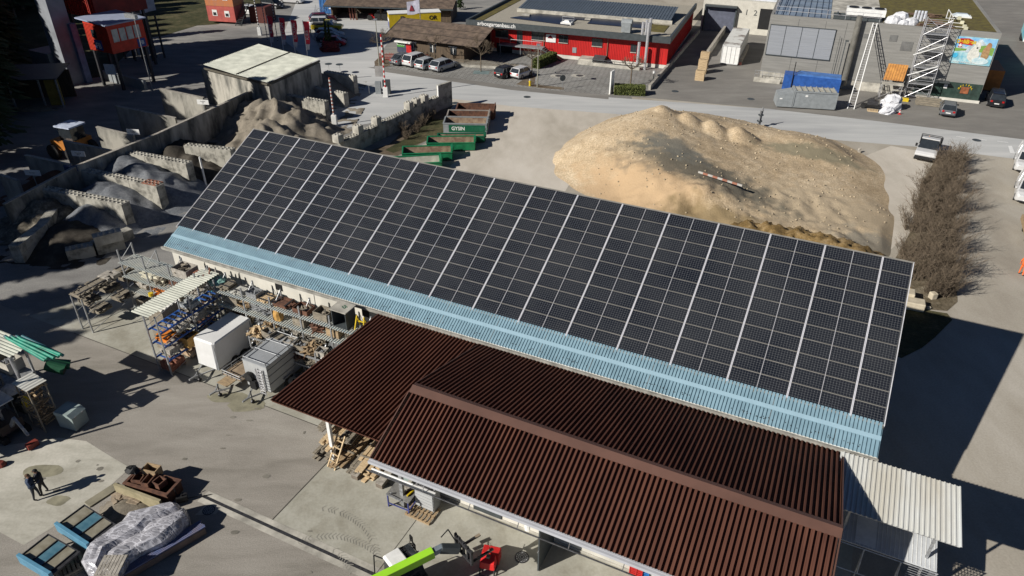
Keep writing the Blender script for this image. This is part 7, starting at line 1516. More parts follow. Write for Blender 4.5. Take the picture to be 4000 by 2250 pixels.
t=HT2('flat_trailer','small open flat trailer with wooden floor between the two box trailers','trailer',9.0,-14.75,R_(-3)); 
q=MB(); q.box(0,1.5,0,2.9,.55,.62); q.build('floor',M('trailer_plywood',(.33,.25,.17),.8,scale=2,col2=(.2,.15,.1)),t); q=MB()
for (a_,c_) in (((0,0),(1.5,0)),((1.5,0),(1.5,2.9)),((0,0),(0,2.9)),((0,2.9),(1.5,2.9))):
    q.tube((*a_,.9),(*c_,.9),.03); q.tube((*a_,.7),(*c_,.7),.02)
    for k in range(5): f=k/4; x,y=a_[0]+(c_[0]-a_[0])*f,a_[1]+(c_[1]-a_[1])*f; q.tube((x,y,.5),(x,y,.9),.025)
q.build('rail_frame',steel,t); q=MB(); q.box(.35,1.15,-.75,-.06,.55,.6); q.build('front_board',wood,t)
for x in (-.05,1.55): q=MB(); q.tube((x-.09,1.5,.3),(x+.09,1.5,.3),.3,n=16); q.build('wheel',rubber,t)
drawbar(t,.75,-.6,-1.6,.45)
# ================= telehandler
def TC(x,y): return Zc(1400,2060,2.206,x,y)
c=g(*TC(330,520)); ta=math.atan2(*(lambda d:(d.y,d.x))(g(*TC(640,200),2.2)-g(*TC(250,410),2.4)))
t=T('telehandler','lime green and white telescopic handler with forks at the bottom of the picture','telehandler',(c.x,c.y,0),ta)
def TL(px,z): p=g(*px,z)-Vector((c.x,c.y,0)); cc,ss=math.cos(-ta),math.sin(-ta); return Vector((p.x*cc-p.y*ss,p.x*ss+p.y*cc,z))
b0=TL(TC(230,420),2.65); b1=TL(TC(645,215),2.85); bw=.42
q=MB(); d=(b1-b0); q.beam(b0-d*.5,b1,.34,.40); q.build('boom',lime,t,bevel=.02)
b2=TL(TC(725,172),2.85); b3=TL(TC(870,185),2.55)
q=MB(); q.beam(b1-d*.05,b2,.24,.28); q.build('inner_boom',M('boom_steel',(.16,.19,.22),.5),t,bevel=.02); q=MB(); q.beam(b2-Vector((.1,0,0)),b3,.28,.38); q.build('boom_head',anth,t,bevel=.03)
q=MB(); q.tube(b2+Vector((.1,.25,.3)),b2+Vector((.5,.3,.45)),.03); q.tube(b2+Vector((.5,.3,.45)),b3+Vector((0,.2,.2)),.03); q.build('hydraulic_hose',rubber,t)
f0=(TL(TC(880,75),2.9)+TL(TC(935,300),2.1))*.5; q=MB(); q.box(f0.x-.06,f0.x+.06,f0.y-.62,f0.y+.62,2.75,2.87); q.box(f0.x-.06,f0.x+.06,f0.y-.62,f0.y+.62,2.1,2.2)
for s in (-.58,-.3,0,.3,.58): q.box(f0.x-.05,f0.x+.05,f0.y+s-.04,f0.y+s+.04,2.05,2.95)
q.build('fork_carriage',dsteel,t)
for s in (-.45,.5): q=MB(); q.box(f0.x+.062,f0.x+1.2,f0.y+s-.06,f0.y+s+.06,2.0,2.06); q.box(f0.x+.062,f0.x+.12,f0.y+s-.06,f0.y+s+.06,2.062,2.7); fo_=q.build('fork',dsteel,t); q=MB(); q.box(f0.x+.95,f0.x+1.202,f0.y+s-.064,f0.y+s+.064,1.995,2.065); q.build('worn_tip',M('worn_tip',(.28,.23,.17),.6),fo_)
cb0=TL(TC(385,240),2.5); 
ax=cb0.x-.05; ay=cb0.y
q=MB(); q.loft([[(ax-.7,ay-.4,1.0),(ax+.85,ay-.4,1.0),(ax+.85,ay+.5,1.0),(ax-.7,ay+.5,1.0)],[(ax-.6,ay-.38,2.42),(ax+.6,ay-.38,2.42),(ax+.6,ay+.45,2.42),(ax-.6,ay+.45,2.42)]]); q.build('cab',glass,t)
q=MB(); q.loft([[(ax-.68,ay-.42,2.42),(ax+.1,ay-.42,2.42),(ax+.1,ay+.5,2.42),(ax-.68,ay+.5,2.42)],[(ax-.6,ay-.36,2.56),(ax+.08,ay-.36,2.56),(ax+.08,ay+.44,2.56),(ax-.6,ay+.44,2.56)]]); q.build('cab_roof',white,t,bevel=.04)
q=MB()
for k in range(7): q.beam((ax+.12+k*.09,ay-.38,2.46-k*.02),(ax+.12+k*.09,ay+.46,2.46-k*.02),.03)
for k in range(4): q.beam((ax+.1,ay-.35+k*.26,2.47),(ax+.75,ay-.35+k*.26,2.3),.03)
q.build('roof_grille',black,t); q=MB(); q.beam((ax-.7,ay+.5,1.1),(ax-.9,ay+.95,1.1),.04); q.beam((ax-.65,ay+.48,2.35),(ax-.85,ay+.9,2.3),.04); q.beam((ax-.9,ay+.95,1.1),(ax-.85,ay+.9,2.3),.04); q.build('door_frame',black,t)
for s,z in ((ay+.75,2.2),(ay+.55,1.9)): q=MB(); q.tube((ax+.6,ay+.4,2.3),(ax+.85,s,z+.1),.02); q.cbox((ax+.88,s,z),(.06,.2,.3)); q.build('mirror',black,t)
q=MB(); q.box(b0.x-1.6,b1.x-.4,b0.y-.55,ay-.45,.55,1.25); q.box(ax-1.6,ax+.9,ay-.45,ay+.48,.5,1.0); q.build('chassis',M('chassis_dark',(.05,.055,.06),.6),t); q=MB(); q.box(b0.x-.6,b1.x-.9,b0.y-1.15,b0.y-.56,.5,1.35); q.build('engine_cover',M('engine_grey',(.09,.095,.1),.5),t)
for x in (b0.x-1.1,b1.x-.55):
    for y in (b0.y-1.15,ay+.25): 
        q=MB(); q.tube((x,y,.55),(x,y+.38,.55),.55,n=20); wo_=q.build('wheel',rubber,t); q=MB(); q.tube((x,y-.01,.55),(x,y+.39,.55),.26,n=12); q.build('rim',white,wo_)
q=MB(); q.box(b0.x-1.6,b0.x-.5,ay-.1,ay+.7,1.15,1.28); q.build('mudguard',dsteel,t,bevel=.03)
# red vibrating plate / generator box
c=g(*TC(1120,370)); t=T('red_compressor','red hooded machine on a small frame hanging rope, in front of the forks','compressor',tuple(c),HROT+R_(12)); q=MB(); q.loft([[(-.35,-.25,.35),(.35,-.25,.35),(.35,.25,.35),(-.35,.25,.35)],[(-.33,-.22,.75),(.33,-.22,.75),(.28,.2,.95),(-.28,.2,.95)]]); q.build('hood',M('bright_red',(.65,.02,.02),.4,var=.05),t,bevel=.03)
q=MB(); q.box(-.4,.4,.32,.8,.05,.7); q.build('tank',redp,t,bevel=.03); q=MB()
for x in (-.33,.33): q.tube((x,-.25,0),(x,-.25,.4),.03); q.tube((x,.25,0),(x,.25,.4),.03); q.tube((x,-.25,.08),(x,.25,.08),.025)
q.tube((-.33,-.4,.1),(.5,-.4,.1),.025); q.build('frame',dsteel,t); q=MB(); q.cbox((0,.0,.95),(.16,.16,.1)); q.tube((0,0,1.0),(-.05,.6,1.1),.015); q.build('rope_hook',woodg,t)
# ================= workbench, steel cabinet, tool boxes near gutter
def WC(x,y): return Zc(1480,1860,4.096,x,y)
p1=g(*WC(145,490)); p2=g(*WC(370,580)); an=math.atan2((p2-p1).y,(p2-p1).x)
t=T('work_table','steel work table with blue legs carrying a saw and clamps','work table',tuple(p1),an); 
q=MB(); q.box(-.05,1.25,0,1.0,.82,.86); q.build('table_top',M('worn_steel',(.30,.30,.29),.45,metal=.3,scale=4,col2=(.18,.18,.17)),t)
for x in (.02,1.18):
    for y in (.05,.93): q=MB(); q.box(x-.03,x+.03,y-.03,y+.03,0,.818); q.build('leg',M('leg_blue',(.05,.06,.2),.5),t)
q=MB(); q.beam((0,.05,.25),(1.2,.05,.25),.05); q.beam((0,.93,.25),(1.2,.93,.25),.05); q.beam((1.18,.05,.25),(1.18,.93,.25),.05); q.build('stretcher',M('leg_blue',(.05,.06,.2)),t)
q=MB(); q.beam((.0,0.02,.9),(.85,-.06,.9),.1,.06); q.beam((.2,1.0,.9),(1.2,.95,.9),.08,.06); q.tube((.1,.15,.86),(.25,.1,1.0),.03); q.build('clamp_bar',steel,t); q=MB(); q.tube((.95,.55,.862),(.95,.55,.90),.17,n=14); q.build('saw_disc',M('disc_dark',(.05,.02,.015)),t); q=MB(); q.beam((.98,.3,.93),(1.1,.8,.95),.07); q.build('saw_handle',yellow,t); q=MB(); q.cbox((.55,.8,.9),(.6,.16,.08),(0,0,-.3)); q.build('cloth',stone,t)
p1=g(*WC(590,490)); p2=g(*WC(885,620)); an=math.atan2((p2-p1).y,(p2-p1).x); L_=(p2-p1).length
t=T('metal_shelf_unit','steel drawer cabinet with ribbed front standing on a wooden pallet','cabinet',tuple(p1+Vector((0,0,.15))),an)
q=MB(); q.box(0,L_,.02,.6,0,1.3); q.build('case',M('cab_grey',(.26,.27,.27),.5,metal=.2,var=.1),t); q=MB(); [q.box(.04,L_-.04,-.02,.017,.08+k*.2,.24+k*.2) for k in range(6)]; q.build('drawer_front',M('drawer_grey',(.40,.41,.41),.5,var=.04,scale=1),t); q=MB(); q.box(.02,L_-.02,.03,.09,1.3,1.38); q.box(.02,L_-.02,.5,.58,1.3,1.38); [q.box(x,x+.08,.1,.5,1.302,1.36) for x in (.02,.35,.75,L_-.1)]; q.build('top_frame',alu,t); q=MB(); q.beam((.2,.2,1.4),(L_-.1,.05,1.42),.06,.02); q.build('saw_blade',dsteel,t)
pallet('pallet','wooden pallet under the steel drawer cabinet',g(*WC(700,600))+Vector((.0,.05,0)),an,1,wood,w_=1.0,l=1.4)
p1=g(*WC(440,230)); t=T('gang_box','greyish green lidded tool chest at the workshop wall','tool chest',tuple(p1+Vector((-.1,.2,0))),HROT); q=MB(); q.box(-.1,1.35,0,.9,0,.75); q.build('body',M('chest_green',(.24,.30,.29),.5,var=.08),t); q=MB(); q.box(-.13,1.38,-.03,.93,.752,.85); li_=q.build('lid',M('chest_lid',(.26,.33,.32),.5),t); q=MB(); q.box(.1,.4,.2,.24,.852,.862); q.box(.1,.4,.5,.54,.852,.862); q.box(.1,.13,.242,.498,.852,.862); q.box(.37,.4,.242,.498,.852,.862); q.build('chalk_mark',white,li_)
for k,(px,m_,lab) in enumerate(((Q(2,3,1245,1435),redp,'red plastic crate at the workshop wall under the gutter'),(Q(2,3,1310,1449),M('crate_blue',(.02,.16,.45),.5),'bright blue plastic crate beside the red one'))):
    p=g(*px); t=T('plastic_crate',lab,'plastic crate',tuple(p),HROT); q=MB(); q.box(-.3,.3,-.1,.3,0,.05)
    for z in (.08,.2,.32,.44,.56): q.box(-.3,.3,-.1,-.06,z,z+.06); q.box(-.3,.3,.26,.3,z,z+.06); q.box(-.3,-.26,-.06,.26,z,z+.06); q.box(.26,.3,-.06,.26,z,z+.06)
    for x in (-.3,.0,.26): q.box(x,x+.04,-.12,-.102,0,.62)
    q.build('body',m_,t)
p=g(*Q(2,3,165,970)); t=T('white_canister','white canister at the workshop wall','canister',tuple(p),HROT); q=MB(); q.tube((0,0,0),(0,0,.5),.22,.2,12); q.build('body',white,t); q=MB(); q.tube((0,0,.5),(0,0,.58),.08,n=8); q.build('cap',black,t)
t=HT2('yellow_barrow','faint yellow rounded frame under the canopy in the shade','barrow frame',44.0,-16.6); q=MB(); q.tube((0,0,.8),(.9,0,.8),.03); q.tube((0,0,.8),(-.1,.0,.5),.03); q.tube((.9,0,.8),(1.0,0,.5),.03); q.tube((-.1,0,.5),(.1,0,.3),.03); q.tube((1.0,0,.5),(.8,0,.3),.03); q.tube((.1,0,.3),(.8,0,.3),.03); q.build('frame',yellow,t)
# ================= timber under the lean-to
def LC(x,y): return Zc(1180,1600,2.925,x,y)
random.seed(15)
def timber_pack(label,a,b_,z,L_,Wd,n,mat,rot=0,name='timber_pack'):
    t=T(name,label,'timber pack',tuple(H(a-.1,b_+2.75,z)),HROT+rot); 
    for lay in range(n):
        q=MB(); m=max(2,int(Wd/.2))
        for k in range(m): l=L_*random.uniform(.8,1.08); o=random.uniform(-.25,.25); x0=-Wd/2+(k+.5)*Wd/m; q.cbox((x0+random.uniform(-.02,.02),o,lay*.09+.045),(Wd/m*.85,l,.06),(0,0,random.uniform(-.03,.03)))
        q.build('board_layer',mat,t)
    q=MB(); q.box(-Wd/2-.05,Wd/2+.05,-.3*L_-.04,-.3*L_+.04,n*.09+.003,n*.09+.05); q.build('batten',woodg,t)
    return t
for i,(a,b_,z,L_,Wd,n,mt,lb) in enumerate(((18.55,-17.8,.0,4.2,1.0,5,woodg,'grey timber pack on the ground at the left of the lean-to'),(18.6,-18.0,.75,3.8,.9,3,woodl,'fresh light boards on top of the left grey timber pack'),(19.5,-17.4,1.2,4.0,.7,3,woodg,'raised dark beams beside the white lean-to post'),(19.6,-17.9,.0,4.6,.8,4,wood,'brown timber pack behind the short ladder'),(20.6,-18.0,0,4.4,.8,4,woodg,'grey timber pack in the middle of the lean-to'),(20.75,-18.1,.45,4.2,.7,1,woodl,'pair of clean planks lying on the middle timber pack'),(21.6,-18.0,.0,4.4,.6,5,woodl,'orange brown plank pack with ragged ends'),(18.0,-18.1,1.3,2.4,.6,2,woodg,'short grey offcuts sticking out at the far left under the roof edge'),(18.3,-18.6,.3,1.4,1.0,3,woodl,'splintered light offcuts in front of the left timber pack'))): timber_pack(lb,a,b_,z,L_,Wd,n,mt,R_((i%3-1)*3))
t=HT2('short_ladder','short wooden ladder leaning against the timber packs','ladder',18.9,-17.6,R_(-8)); q=MB(); q.beam((0,0,0),(0,1.0,1.6),.07); q.beam((.5,0,0),(.5,1.0,1.6),.07); q.build('rail',woodl,t); q=MB(); [q.beam((0,.2+k*.2,.32+k*.32),(.5,.2+k*.2,.32+k*.32),.05) for k in range(4)]; q.build('rung',woodl,t)
p1,p2=LC(610,800),LC(870,430); a_=g(*p1); c_=g(p2[0],p2[1],.0); 
for i,(s0,s1,lb) in enumerate((((600,800),(850,430),'left grey steel ramp beam standing on edge in front of the workshop'),((880,900),(1010,740),'right grey ramp beam half under the gutter'))):
    a_=g(*LC(*s0)); d=UU*0+WW*(4.2 if i==0 else 3.4); t=T('ramp_beam',lb,'beam',tuple(a_),0); q=MB(); z=Vector((0,0,.28)); q.beam(z*.5+Vector((0,0,0)),d+z,.38,.28); q.build('web',M('ramp_brown',(.22,.18,.14),.7,scale=3,col2=(.14,.12,.10)),t); q=MB(); q.beam(z*.5+Vector((0,0,.16)),d+z+Vector((0,0,.16)),.42,.04); q.build('flange',stone,t)
pallet('pallet','small grey pallet lying under the gutter at the ramp beams',g(*LC(880,680)),HROT,1,stone)
# ================= bottom left goods
def BL(x,y): return Q(0,3,x,y)
def qbox(name,label,cat,pa,pb,depth,h,mat,z0=0,part='body'):
    a,an,L_=fr(pa,pb,0); t=T(name,label,cat,(a.x,a.y,z0),an); q=MB(); q.box(0,L_,0,depth,0,h); q.build(part,mat,t,bevel=.02); return t,L_,an
bin_brown=M('grating_tan',(.30,.28,.22),.6,metal=.2,scale=2,col2=(.20,.18,.13))
for i,(pa,pb,lb) in enumerate(((BL(870,1150),BL(1155,945),'upper light blue steel formwork box with tan grating and glass strip'),(BL(490,1449),BL(810,1250),'lower light blue steel formwork box with tan grating, at the bottom left'))):
    a=g(*pa,.9); c=g(*pb,.9); d=c-a; an=math.atan2(d.y,d.x); dpx=BL(545,935) if i==0 else BL(165,1255); e=g(*dpx,.9); dep=(e-a).length; ean=math.atan2((e-a).y,(e-a).x)
    t=T('formwork_box',lb,'formwork box',(e.x,e.y,0),ean+math.pi); Lx=dep; Wy=1.42   # x runs from e to a (blue beam side), y away
    q=MB(); q.box(0,Lx,0,.16,.45,1.0); q.build('blue_beam',M('beam_sky_blue',(.10,.26,.38),.45,var=.08,scale=2),t,bevel=.01)
    for k,(x0,x1,mt,nm) in enumerate(((.03,Lx*.31,bin_brown,'grating'),(.335*Lx,Lx*.60,M('window_blue',(.05,.13,.18),.3,scale=3,col2=(.09,.19,.24)),'glass_strip'),(Lx*.62,Lx*.88,bin_brown,'grating'),(Lx*.90,Lx,dsteel,'perforated_plate'))):
        q=MB(); q.box(x0,x1,.17,Wy,.72,.78); q.build(nm,mt,t)
    q=MB(); [q.box(x-.02,x+.02,.165,Wy,.74,.83) for x in (.02,Lx*.32,Lx*.61,Lx*.89,Lx)]; q.box(0,Lx,Wy,Wy+.05,.7,.83); q.build('frame_bar',dgreen if 0 else dsteel,t)
    q=MB(); [q.box(x-.04,x+.04,y,y+.08,0,.72) for x in (.1,Lx-.1) for y in (.3,Wy-.2)]; q.build('leg',dsteel,t)
# plastic wrapped long load
pts=[BL(905,1120),BL(1280,790),BL(1700,700),BL(1880,890),BL(1560,1130),BL(1260,1200)]
def film_sec(pa,pb,h,sag,n=11):
    a=g(*pa,h*.9); c=g(*pb,h*.9); a.z=c.z=0; out=[(a.x,a.y,.05)]; prof=(.82,.97,1.0,.96,1.0,.80,.93,1.0,.98,.95,.72)
    for k in range(n): f=k/(n-1); p=a.lerp(c,f); out.append((p.x,p.y,h*prof[k]+random.uniform(-.035,.035)))
    out.append((c.x,c.y,.05)); return out
random.seed(21)
fs=[((905,1449),(1250,1500),.75),((810,1290),(1190,1430),.95),((880,1110),(1280,1260),1.05),((1010,1030),(1400,1190),1.0),((1120,950),(1500,1140),1.05),((1220,880),(1620,1080),1.1),((1290,790),(1720,1000),1.15),((1500,740),(1800,930),1.15),((1700,700),(1880,850),1.1),((1760,715),(1885,800),.9)]
secs=[film_sec(BL(*a),BL(*c),h,0) for a,c,h in fs]
q=MB(); rows=[[q.P(p) for p in s_] for s_ in secs]
for a,c in zip(rows,rows[1:]):
    for i in range(len(a)-1): q.F([a[i],c[i],c[i+1],a[i+1]])
q.F(rows[0]); q.F(rows[-1][::-1])
base_=q.v[0].copy(); q.v=[p-Vector((base_.x,base_.y,0)) for p in q.v]
o=q.build('film_cover',foil,None,loc=(base_.x,base_.y,0)); sb=o.modifiers.new('s','SUBSURF'); sb.subdivision_type='SIMPLE'; sb.levels=2; sb.render_levels=3
tx=bpy.data.textures.new('wrinkle','CLOUDS'); tx.noise_scale=.35; dm=o.modifiers.new('d','DISPLACE'); dm.texture=tx; dm.strength=.05; dm.texture_coords='LOCAL'; tag(o,'long stack wrapped in crinkled clear plastic film at the bottom left','wrapped load')
pc=g(*BL(1110,1320),1.3); pt=pallet('pallet','grey pallet lying on the plastic wrapped load',Vector((pc.x,pc.y,1.08)),R_(2),1,stone,w_=1.0,l=1.0)
a,an,L_=fr(BL(1380,1449),BL(2080,1030)); t=T('blue_metal_bundle','long bluish metal sheet bundle lying right of the wrapped load','metal bundle',tuple(a),an); q=MB(); q.box(-1,L_,0,.55,.05,.42); q.build('lower_bundle',M('bundle_brown',(.16,.12,.10),.7),t); q=MB(); [q.box(-1,L_*random.uniform(.97,1.02),.02+k*.09,.09+k*.09,.422,.50) for k in range(6)]; q.build('sheet_layer',M('bundle_blue',(.10,.13,.26),.5,scale=2,col2=(.16,.15,.2)),t)
a,an,L_=fr(BL(1200,1449),BL(1860,1010)); timber=T('dark_timber_bundle','dark timber bundle between the wrapped load and the blue metal bundle','timber bundle',tuple(a),an); q=MB(); [q.box(-.8,L_*random.uniform(.9,1.05),.05+k*.16,.19+k*.16,.02+j*.12,.12+j*.12) for k in range(5) for j in range(4)]; q.build('board',M('dark_boards',(.13,.10,.07),.9,scale=3,col2=(.07,.055,.04)),timber)
p=g(*BL(700,1380)); pallet('pallet','slatted pallet leaning at the lower formwork box',Vector((p.x,p.y,.0)),R_(40),2,woodg,w_=1.0)
c=g(*BL(1010,720)); t=T('gravel_pit_wall','low concrete kerb around the tile bay','kerb',tuple(g(*BL(880,740))),0); d=g(*BL(1190,540))-g(*BL(880,740)); q=MB(); q.beam((0,0,.04),(d.x,d.y,.04),.5,.08); q.build('kerb',M('kerb_olive',(.24,.22,.16),.9),t)
a=g(*BL(1150,520),.8); a.z=0; c_=g(*BL(1610,690),.8); c_.z=0; d=c_-a; t=T('mossy_board_wall','pale mossy concrete plank standing in front of the rusty skip','plank',tuple(a),math.atan2(d.y,d.x)); q=MB(); q.box(0,d.length,-.08,.06,0,.8); q.build('plank',M('mossy_conc',(.36,.31,.20),.9,scale=2,col2=(.26,.23,.14)),t)
a=g(*BL(1235,560),.5); a.z=0; c_=g(*BL(1690,690),.5); c_.z=0; d=c_-a; t=T('rusty_skip','rusty steel bin of scrap iron next to the clear film stack','scrap bin',tuple(a+Vector((.05,.1,0))),math.atan2(d.y,d.x)); open_box(t,d.length*.95,1.0,.65,rust,grav_d,.05,.05)
random.seed(33)
for i,(x,y,z,sx,sy,sz,r_) in enumerate(((.5,.5,.55,.5,.6,.3,.2),(1.15,.5,.6,.4,.8,.35,.1),(1.7,.55,.55,.5,.5,.35,-.2),(.9,1.0,.6,.8,.5,.5,.05))):
    p=Vector((t.location.x,t.location.y,0)); a2=t.rotation_euler.z; w_=Vector((p.x+math.cos(a2)*x-math.sin(a2)*y,p.y+math.sin(a2)*x+math.cos(a2)*y,z)); t2=T('scrap_casting',['rusty casting at the left of the scrap bin','long rusty trough in the middle of the scrap bin','rusty open frame at the right of the scrap bin','tan rectangular casing at the back of the scrap bin'][i],'scrap iron',tuple(w_),a2+r_); 
    q=MB(); q.box(-sx/2,sx/2,-sy/2,-sy/2+.05,0,sz); q.box(-sx/2,sx/2,sy/2-.05,sy/2,0,sz); q.box(-sx/2,-sx/2+.05,-sy/2+.052,sy/2-.052,0,sz); q.box(sx/2-.05,sx/2,-sy/2+.052,sy/2-.052,0,sz); q.box(-sx/2+.05,sx/2-.05,-sy/2+.05,sy/2-.05,.02,.06); q.build('casing',rust if i!=3 else wood,t2)
lump('machine_part','black gnarled machine part in the scrap bin','machine part',g(*BL(1360,460),.6)+Vector((0,0,.5)),.35,.3,.25,black,6,n=8,m=4,j=.4)
random.seed(41)
t=T('roof_tiles','heap of old clay roof tiles and gravel in the kerbed bay','tile heap',tuple(g(*BL(1260,700))),0); q=MB()
for k in range(26): q.cbox((random.uniform(-.6,.9),random.uniform(-.35,.4),random.uniform(.05,.35)),(random.uniform(.3,.6),.18,.05),(random.uniform(-.3,.3),random.uniform(-.3,.3),random.uniform(-.5,.3)+R_(-15)))
q.build('tile',M('old_tile',(.36,.29,.21),.9,scale=5,col2=(.2,.16,.12)),t)
pile('gravel_patch','small rubble patch in front of the old tiles',[PK(BL(1230,760),.35),PK(BL(1330,740),.3)],sand_g,.12,31,.06,.5)
t=T('tripod_stand','dark iron stand with a long thin rod lying towards the drain cover','iron stand',tuple(g(*BL(1830,700))),0); q=MB(); q.tube((-.1,0,0),(-.25,.1,.8),.03); q.tube((0,0,0),(.1,.0,.5),.05); q.cbox((.05,0,.25),(.5,.3,.3),(0,0,.4)); e_=g(*BL(2130,632))-g(*BL(1830,700)); q.tube((.2,0,.2),(e_.x,e_.y,.03),.02); q.build('frame',black,t)
# skip-like green grey container left
a=g(*Q(0,2,560,1260),1.1); b_=g(*Q(0,2,710,1330),1.1)
e=g(*Q(0,2,870,1235),1.1); c0=g(*Q(0,2,775,1449),0); e0=g(*Q(0,2,905,1340),0); an=math.atan2((e0-c0).y,(e0-c0).x)
t=T('lidded_tool_container','grey-green steel chest with hinged lid standing beside the left racks','tool container',tuple(c0),an); L_=(e0-c0).length; q=MB(); q.box(0,L_,0,1.15,.08,.95); q.build('body',M('container_sage',(.26,.31,.30),.5,var=.06),t,bevel=.01); q=MB(); q.loft([[(-.03,-.03,.953),(L_+.03,-.03,.953),(L_+.03,1.18,.953),(-.03,1.18,.953)],[(-.03,.25,1.15),(L_+.03,.25,1.15),(L_+.03,1.18,1.15),(-.03,1.18,1.15)]]); li_=q.build('lid',M('lid_sage',(.33,.40,.39),.45),t); q=MB(); [q.box(x,x+.1,-.06,-.035,.85,.98) for x in (.15,L_-.3)]; q.build('hinge',steel,li_)
# left rack complex
def LR(x,y): return Zc(0,1290,1.605,x,y)
a=g(*LR(240,560)); 
t=T('pipe_rack','left rack tower with striped sheet roof, loaded with crates, at the left picture edge','rack',tuple(a),HROT+R_(0))
cT=[g(*LR(*p),4.2)-a for p in ((-60,190),(62,172),(160,105),(0,50))]
an=HROT
def wl(v_): cc,ss=math.cos(-an),math.sin(-an); return (v_.x*cc-v_.y*ss,v_.x*ss+v_.y*cc)
xy=[wl(v_) for v_ in cT]; xm=max(p[0] for p in xy); ym0=xy[1][1]; ym1=xy[2][1]
q=MB(); q.corr((xm-4.2,ym0,4.2),(0,1,0),(4.2,0,0),[(0,0),(.25,.04),(.5,.055),(.75,.04)],.2,ym1-ym0+.4); q.build('roof_sheet',fibre,t)
for y in (ym0+.1,ym1-.1):
    for x in (xm-.15,xm-2.2): q=MB(); q.box(x-.06,x+.06,y-.05,y+.05,0,4.15); q.build('post',steel,t)
q=MB(); q.tube((xm-.2,ym0+.05,4.15),(wl(g(*LR(245,565))-a)[0],wl(g(*LR(245,565))-a)[1],.1),.07); q.build('leaning_rail',alu,t)
for z in (1.4,2.6): q=MB(); q.box(xm-4.2,xm-.1,ym0+.05,ym0+.15,z-.1,z); q.box(xm-4.2,xm-.1,ym1-.15,ym1-.05,z-.1,z); q.box(xm-4.2,xm-.1,ym0+.16,ym1-.16,z,z+.04); q.build('shelf',steel,t)
A0=toH(a)
item('crate',A0[0]+xm-1.6,A0[1]+(ym0+ym1)/2,2.66,1.5,.9,.7,concrete,'long pale trough with moss on the upper shelf of the left rack','trough',name='concrete_trough')
item('crate',A0[0]+xm-1.4,A0[1]+(ym0+ym1)/2-.2,.1,1.4,.9,.6,woodg,'grey crate on the ground inside the left rack','crate',name='storage_crate')
lump('plastic_bag','crumpled pale plastic bag on the pallets of the left rack','plastic bag',H(A0[0]+xm-1.2,A0[1]+ym0-.1,1.45),.5,.4,.5,wfilm,8,n=8,m=4)
lump('yellow_sack','small yellow cloth bundle hanging at the leaning rail','cloth bundle',g(*LR(175,470),1.2)+Vector((0,0,.0)),.22,.18,.6,M('bright_yellow',(.75,.55,.02),.7),5,n=8,m=4)
# green pipes on top
random.seed(51)
PA=[g(*LR(30+k*15,50-k*3+(k%3)*6),4.5) for k in range(10)]
e0_=g(*LR(400,150),3.9)
t=T('pipe_bundle','bundle of long green plastic pipes on top of the left rack','pipe bundle',tuple(g(*LR(60,50),4.4)),0); o_=t.location
for k in range(10):
    s_=g(*LR(30+k*12,36+(k%3)*9),4.5); e_=g(*LR(270+k*14,185-k*4+(k%2)*9),3.9+.1*(k%3)); q=MB(); q.tube(s_-o_,e_-o_,.085,n=10); q.build('pipe',pipe_green if k%3 else M('pipe_teal',(.03,.13,.16),.5),t)
for i,(pa,pb,r_) in enumerate(((LR(300,205),LR(440,215),.28),(LR(290,215),LR(410,245),.34))):
    s_=g(*pa,2.4); e_=g(*pb,2.0); t=T('large_pipe',['upper large dark green pipe at the end of the left rack','lower large dark green pipe at the end of the left rack'][i],'pipe',tuple(s_),0); d=e_-s_; q=MB(); q.tube((0,0,0),d,r_,n=16,cap=False); q.build('pipe_wall',M('pipe_dark_green',(.02,.10,.05),.5),t); q=MB(); q.tube((0,0,0),d*.99,r_*.86,n=16); q.build('bore',black,t)
b_=MB()
t=T('stacked_gitter','tall cage of bark boards with white sheet lid in front of the left rack','cage stack',tuple(g(*LR(300,590))),HROT+R_(-5))
for lev in range(3):
    q=MB(); z=lev*1.0
    for x in (-.6,.6):
        for y in (-.45,.45): q.box(x-.03,x+.03,y-.03,y+.03,z,z+.97)
    for zz in (z+.1,z+.9): q.box(-.6,.6,-.48,-.44,zz,zz+.05); q.box(-.6,.6,.44,.48,zz,zz+.05)
    q.build('cage_frame',woodg,t); q=MB()
    for k in range(22): q.cbox((random.uniform(-.4,.4),random.uniform(-.3,.3),z+random.uniform(.15,.85)),(random.uniform(.4,.9),.1,.05),(random.uniform(-.3,.3),random.uniform(-.3,.3),random.uniform(0,3)))
    q.build('bark_board',wood,t)
q=MB(); q.corr((-.75,-.55,3.0),(1,0,0),(0,1.1,0),[(0,0),(.25,.04),(.5,.05),(.75,.04)],.25,1.5); q.build('lid_sheet',white_sheet,t)
for k,(px,lb) in enumerate(((LR(60,640),'mini_digger'),)):
    p=g(*px); t=T('mini_excavator','white cabbed mini excavator with red bucket in the shade at the left edge','excavator',tuple(p),R_(-30))
    q=MB(); q.box(-1.0,.9,-.75,-.4,0,.4); q.box(-1.0,.9,.4,.75,0,.4); q.build('track',rubber,t,bevel=.05); q=MB(); q.box(-.8,.7,-.6,.6,.45,1.0); q.build('body',M('digger_body',(.06,.045,.04),.5),t); q=MB()
    for x in (-.5,.6):
        for y in (-.5,.5): q.tube((x,y,1.0),(x,y,2.25),.03)
    q.build('cab_frame',anth,t); q=MB(); q.box(-.65,.75,-.62,.62,2.25,2.33); q.build('cab_roof',M('digger_roof',(.45,.48,.50),.5),t,bevel=.03); q=MB(); q.beam((.7,0,.8),(1.5,0,1.7),.15,.2); q.beam((1.5,0,1.7),(2.3,0,.9),.12,.16); q.build('boom',steel,t); q=MB(); q.box(2.1,2.4,-.28,.28,.05,.35); q.build('bucket',M('bucket_red',(.17,.03,.02),.6),t)
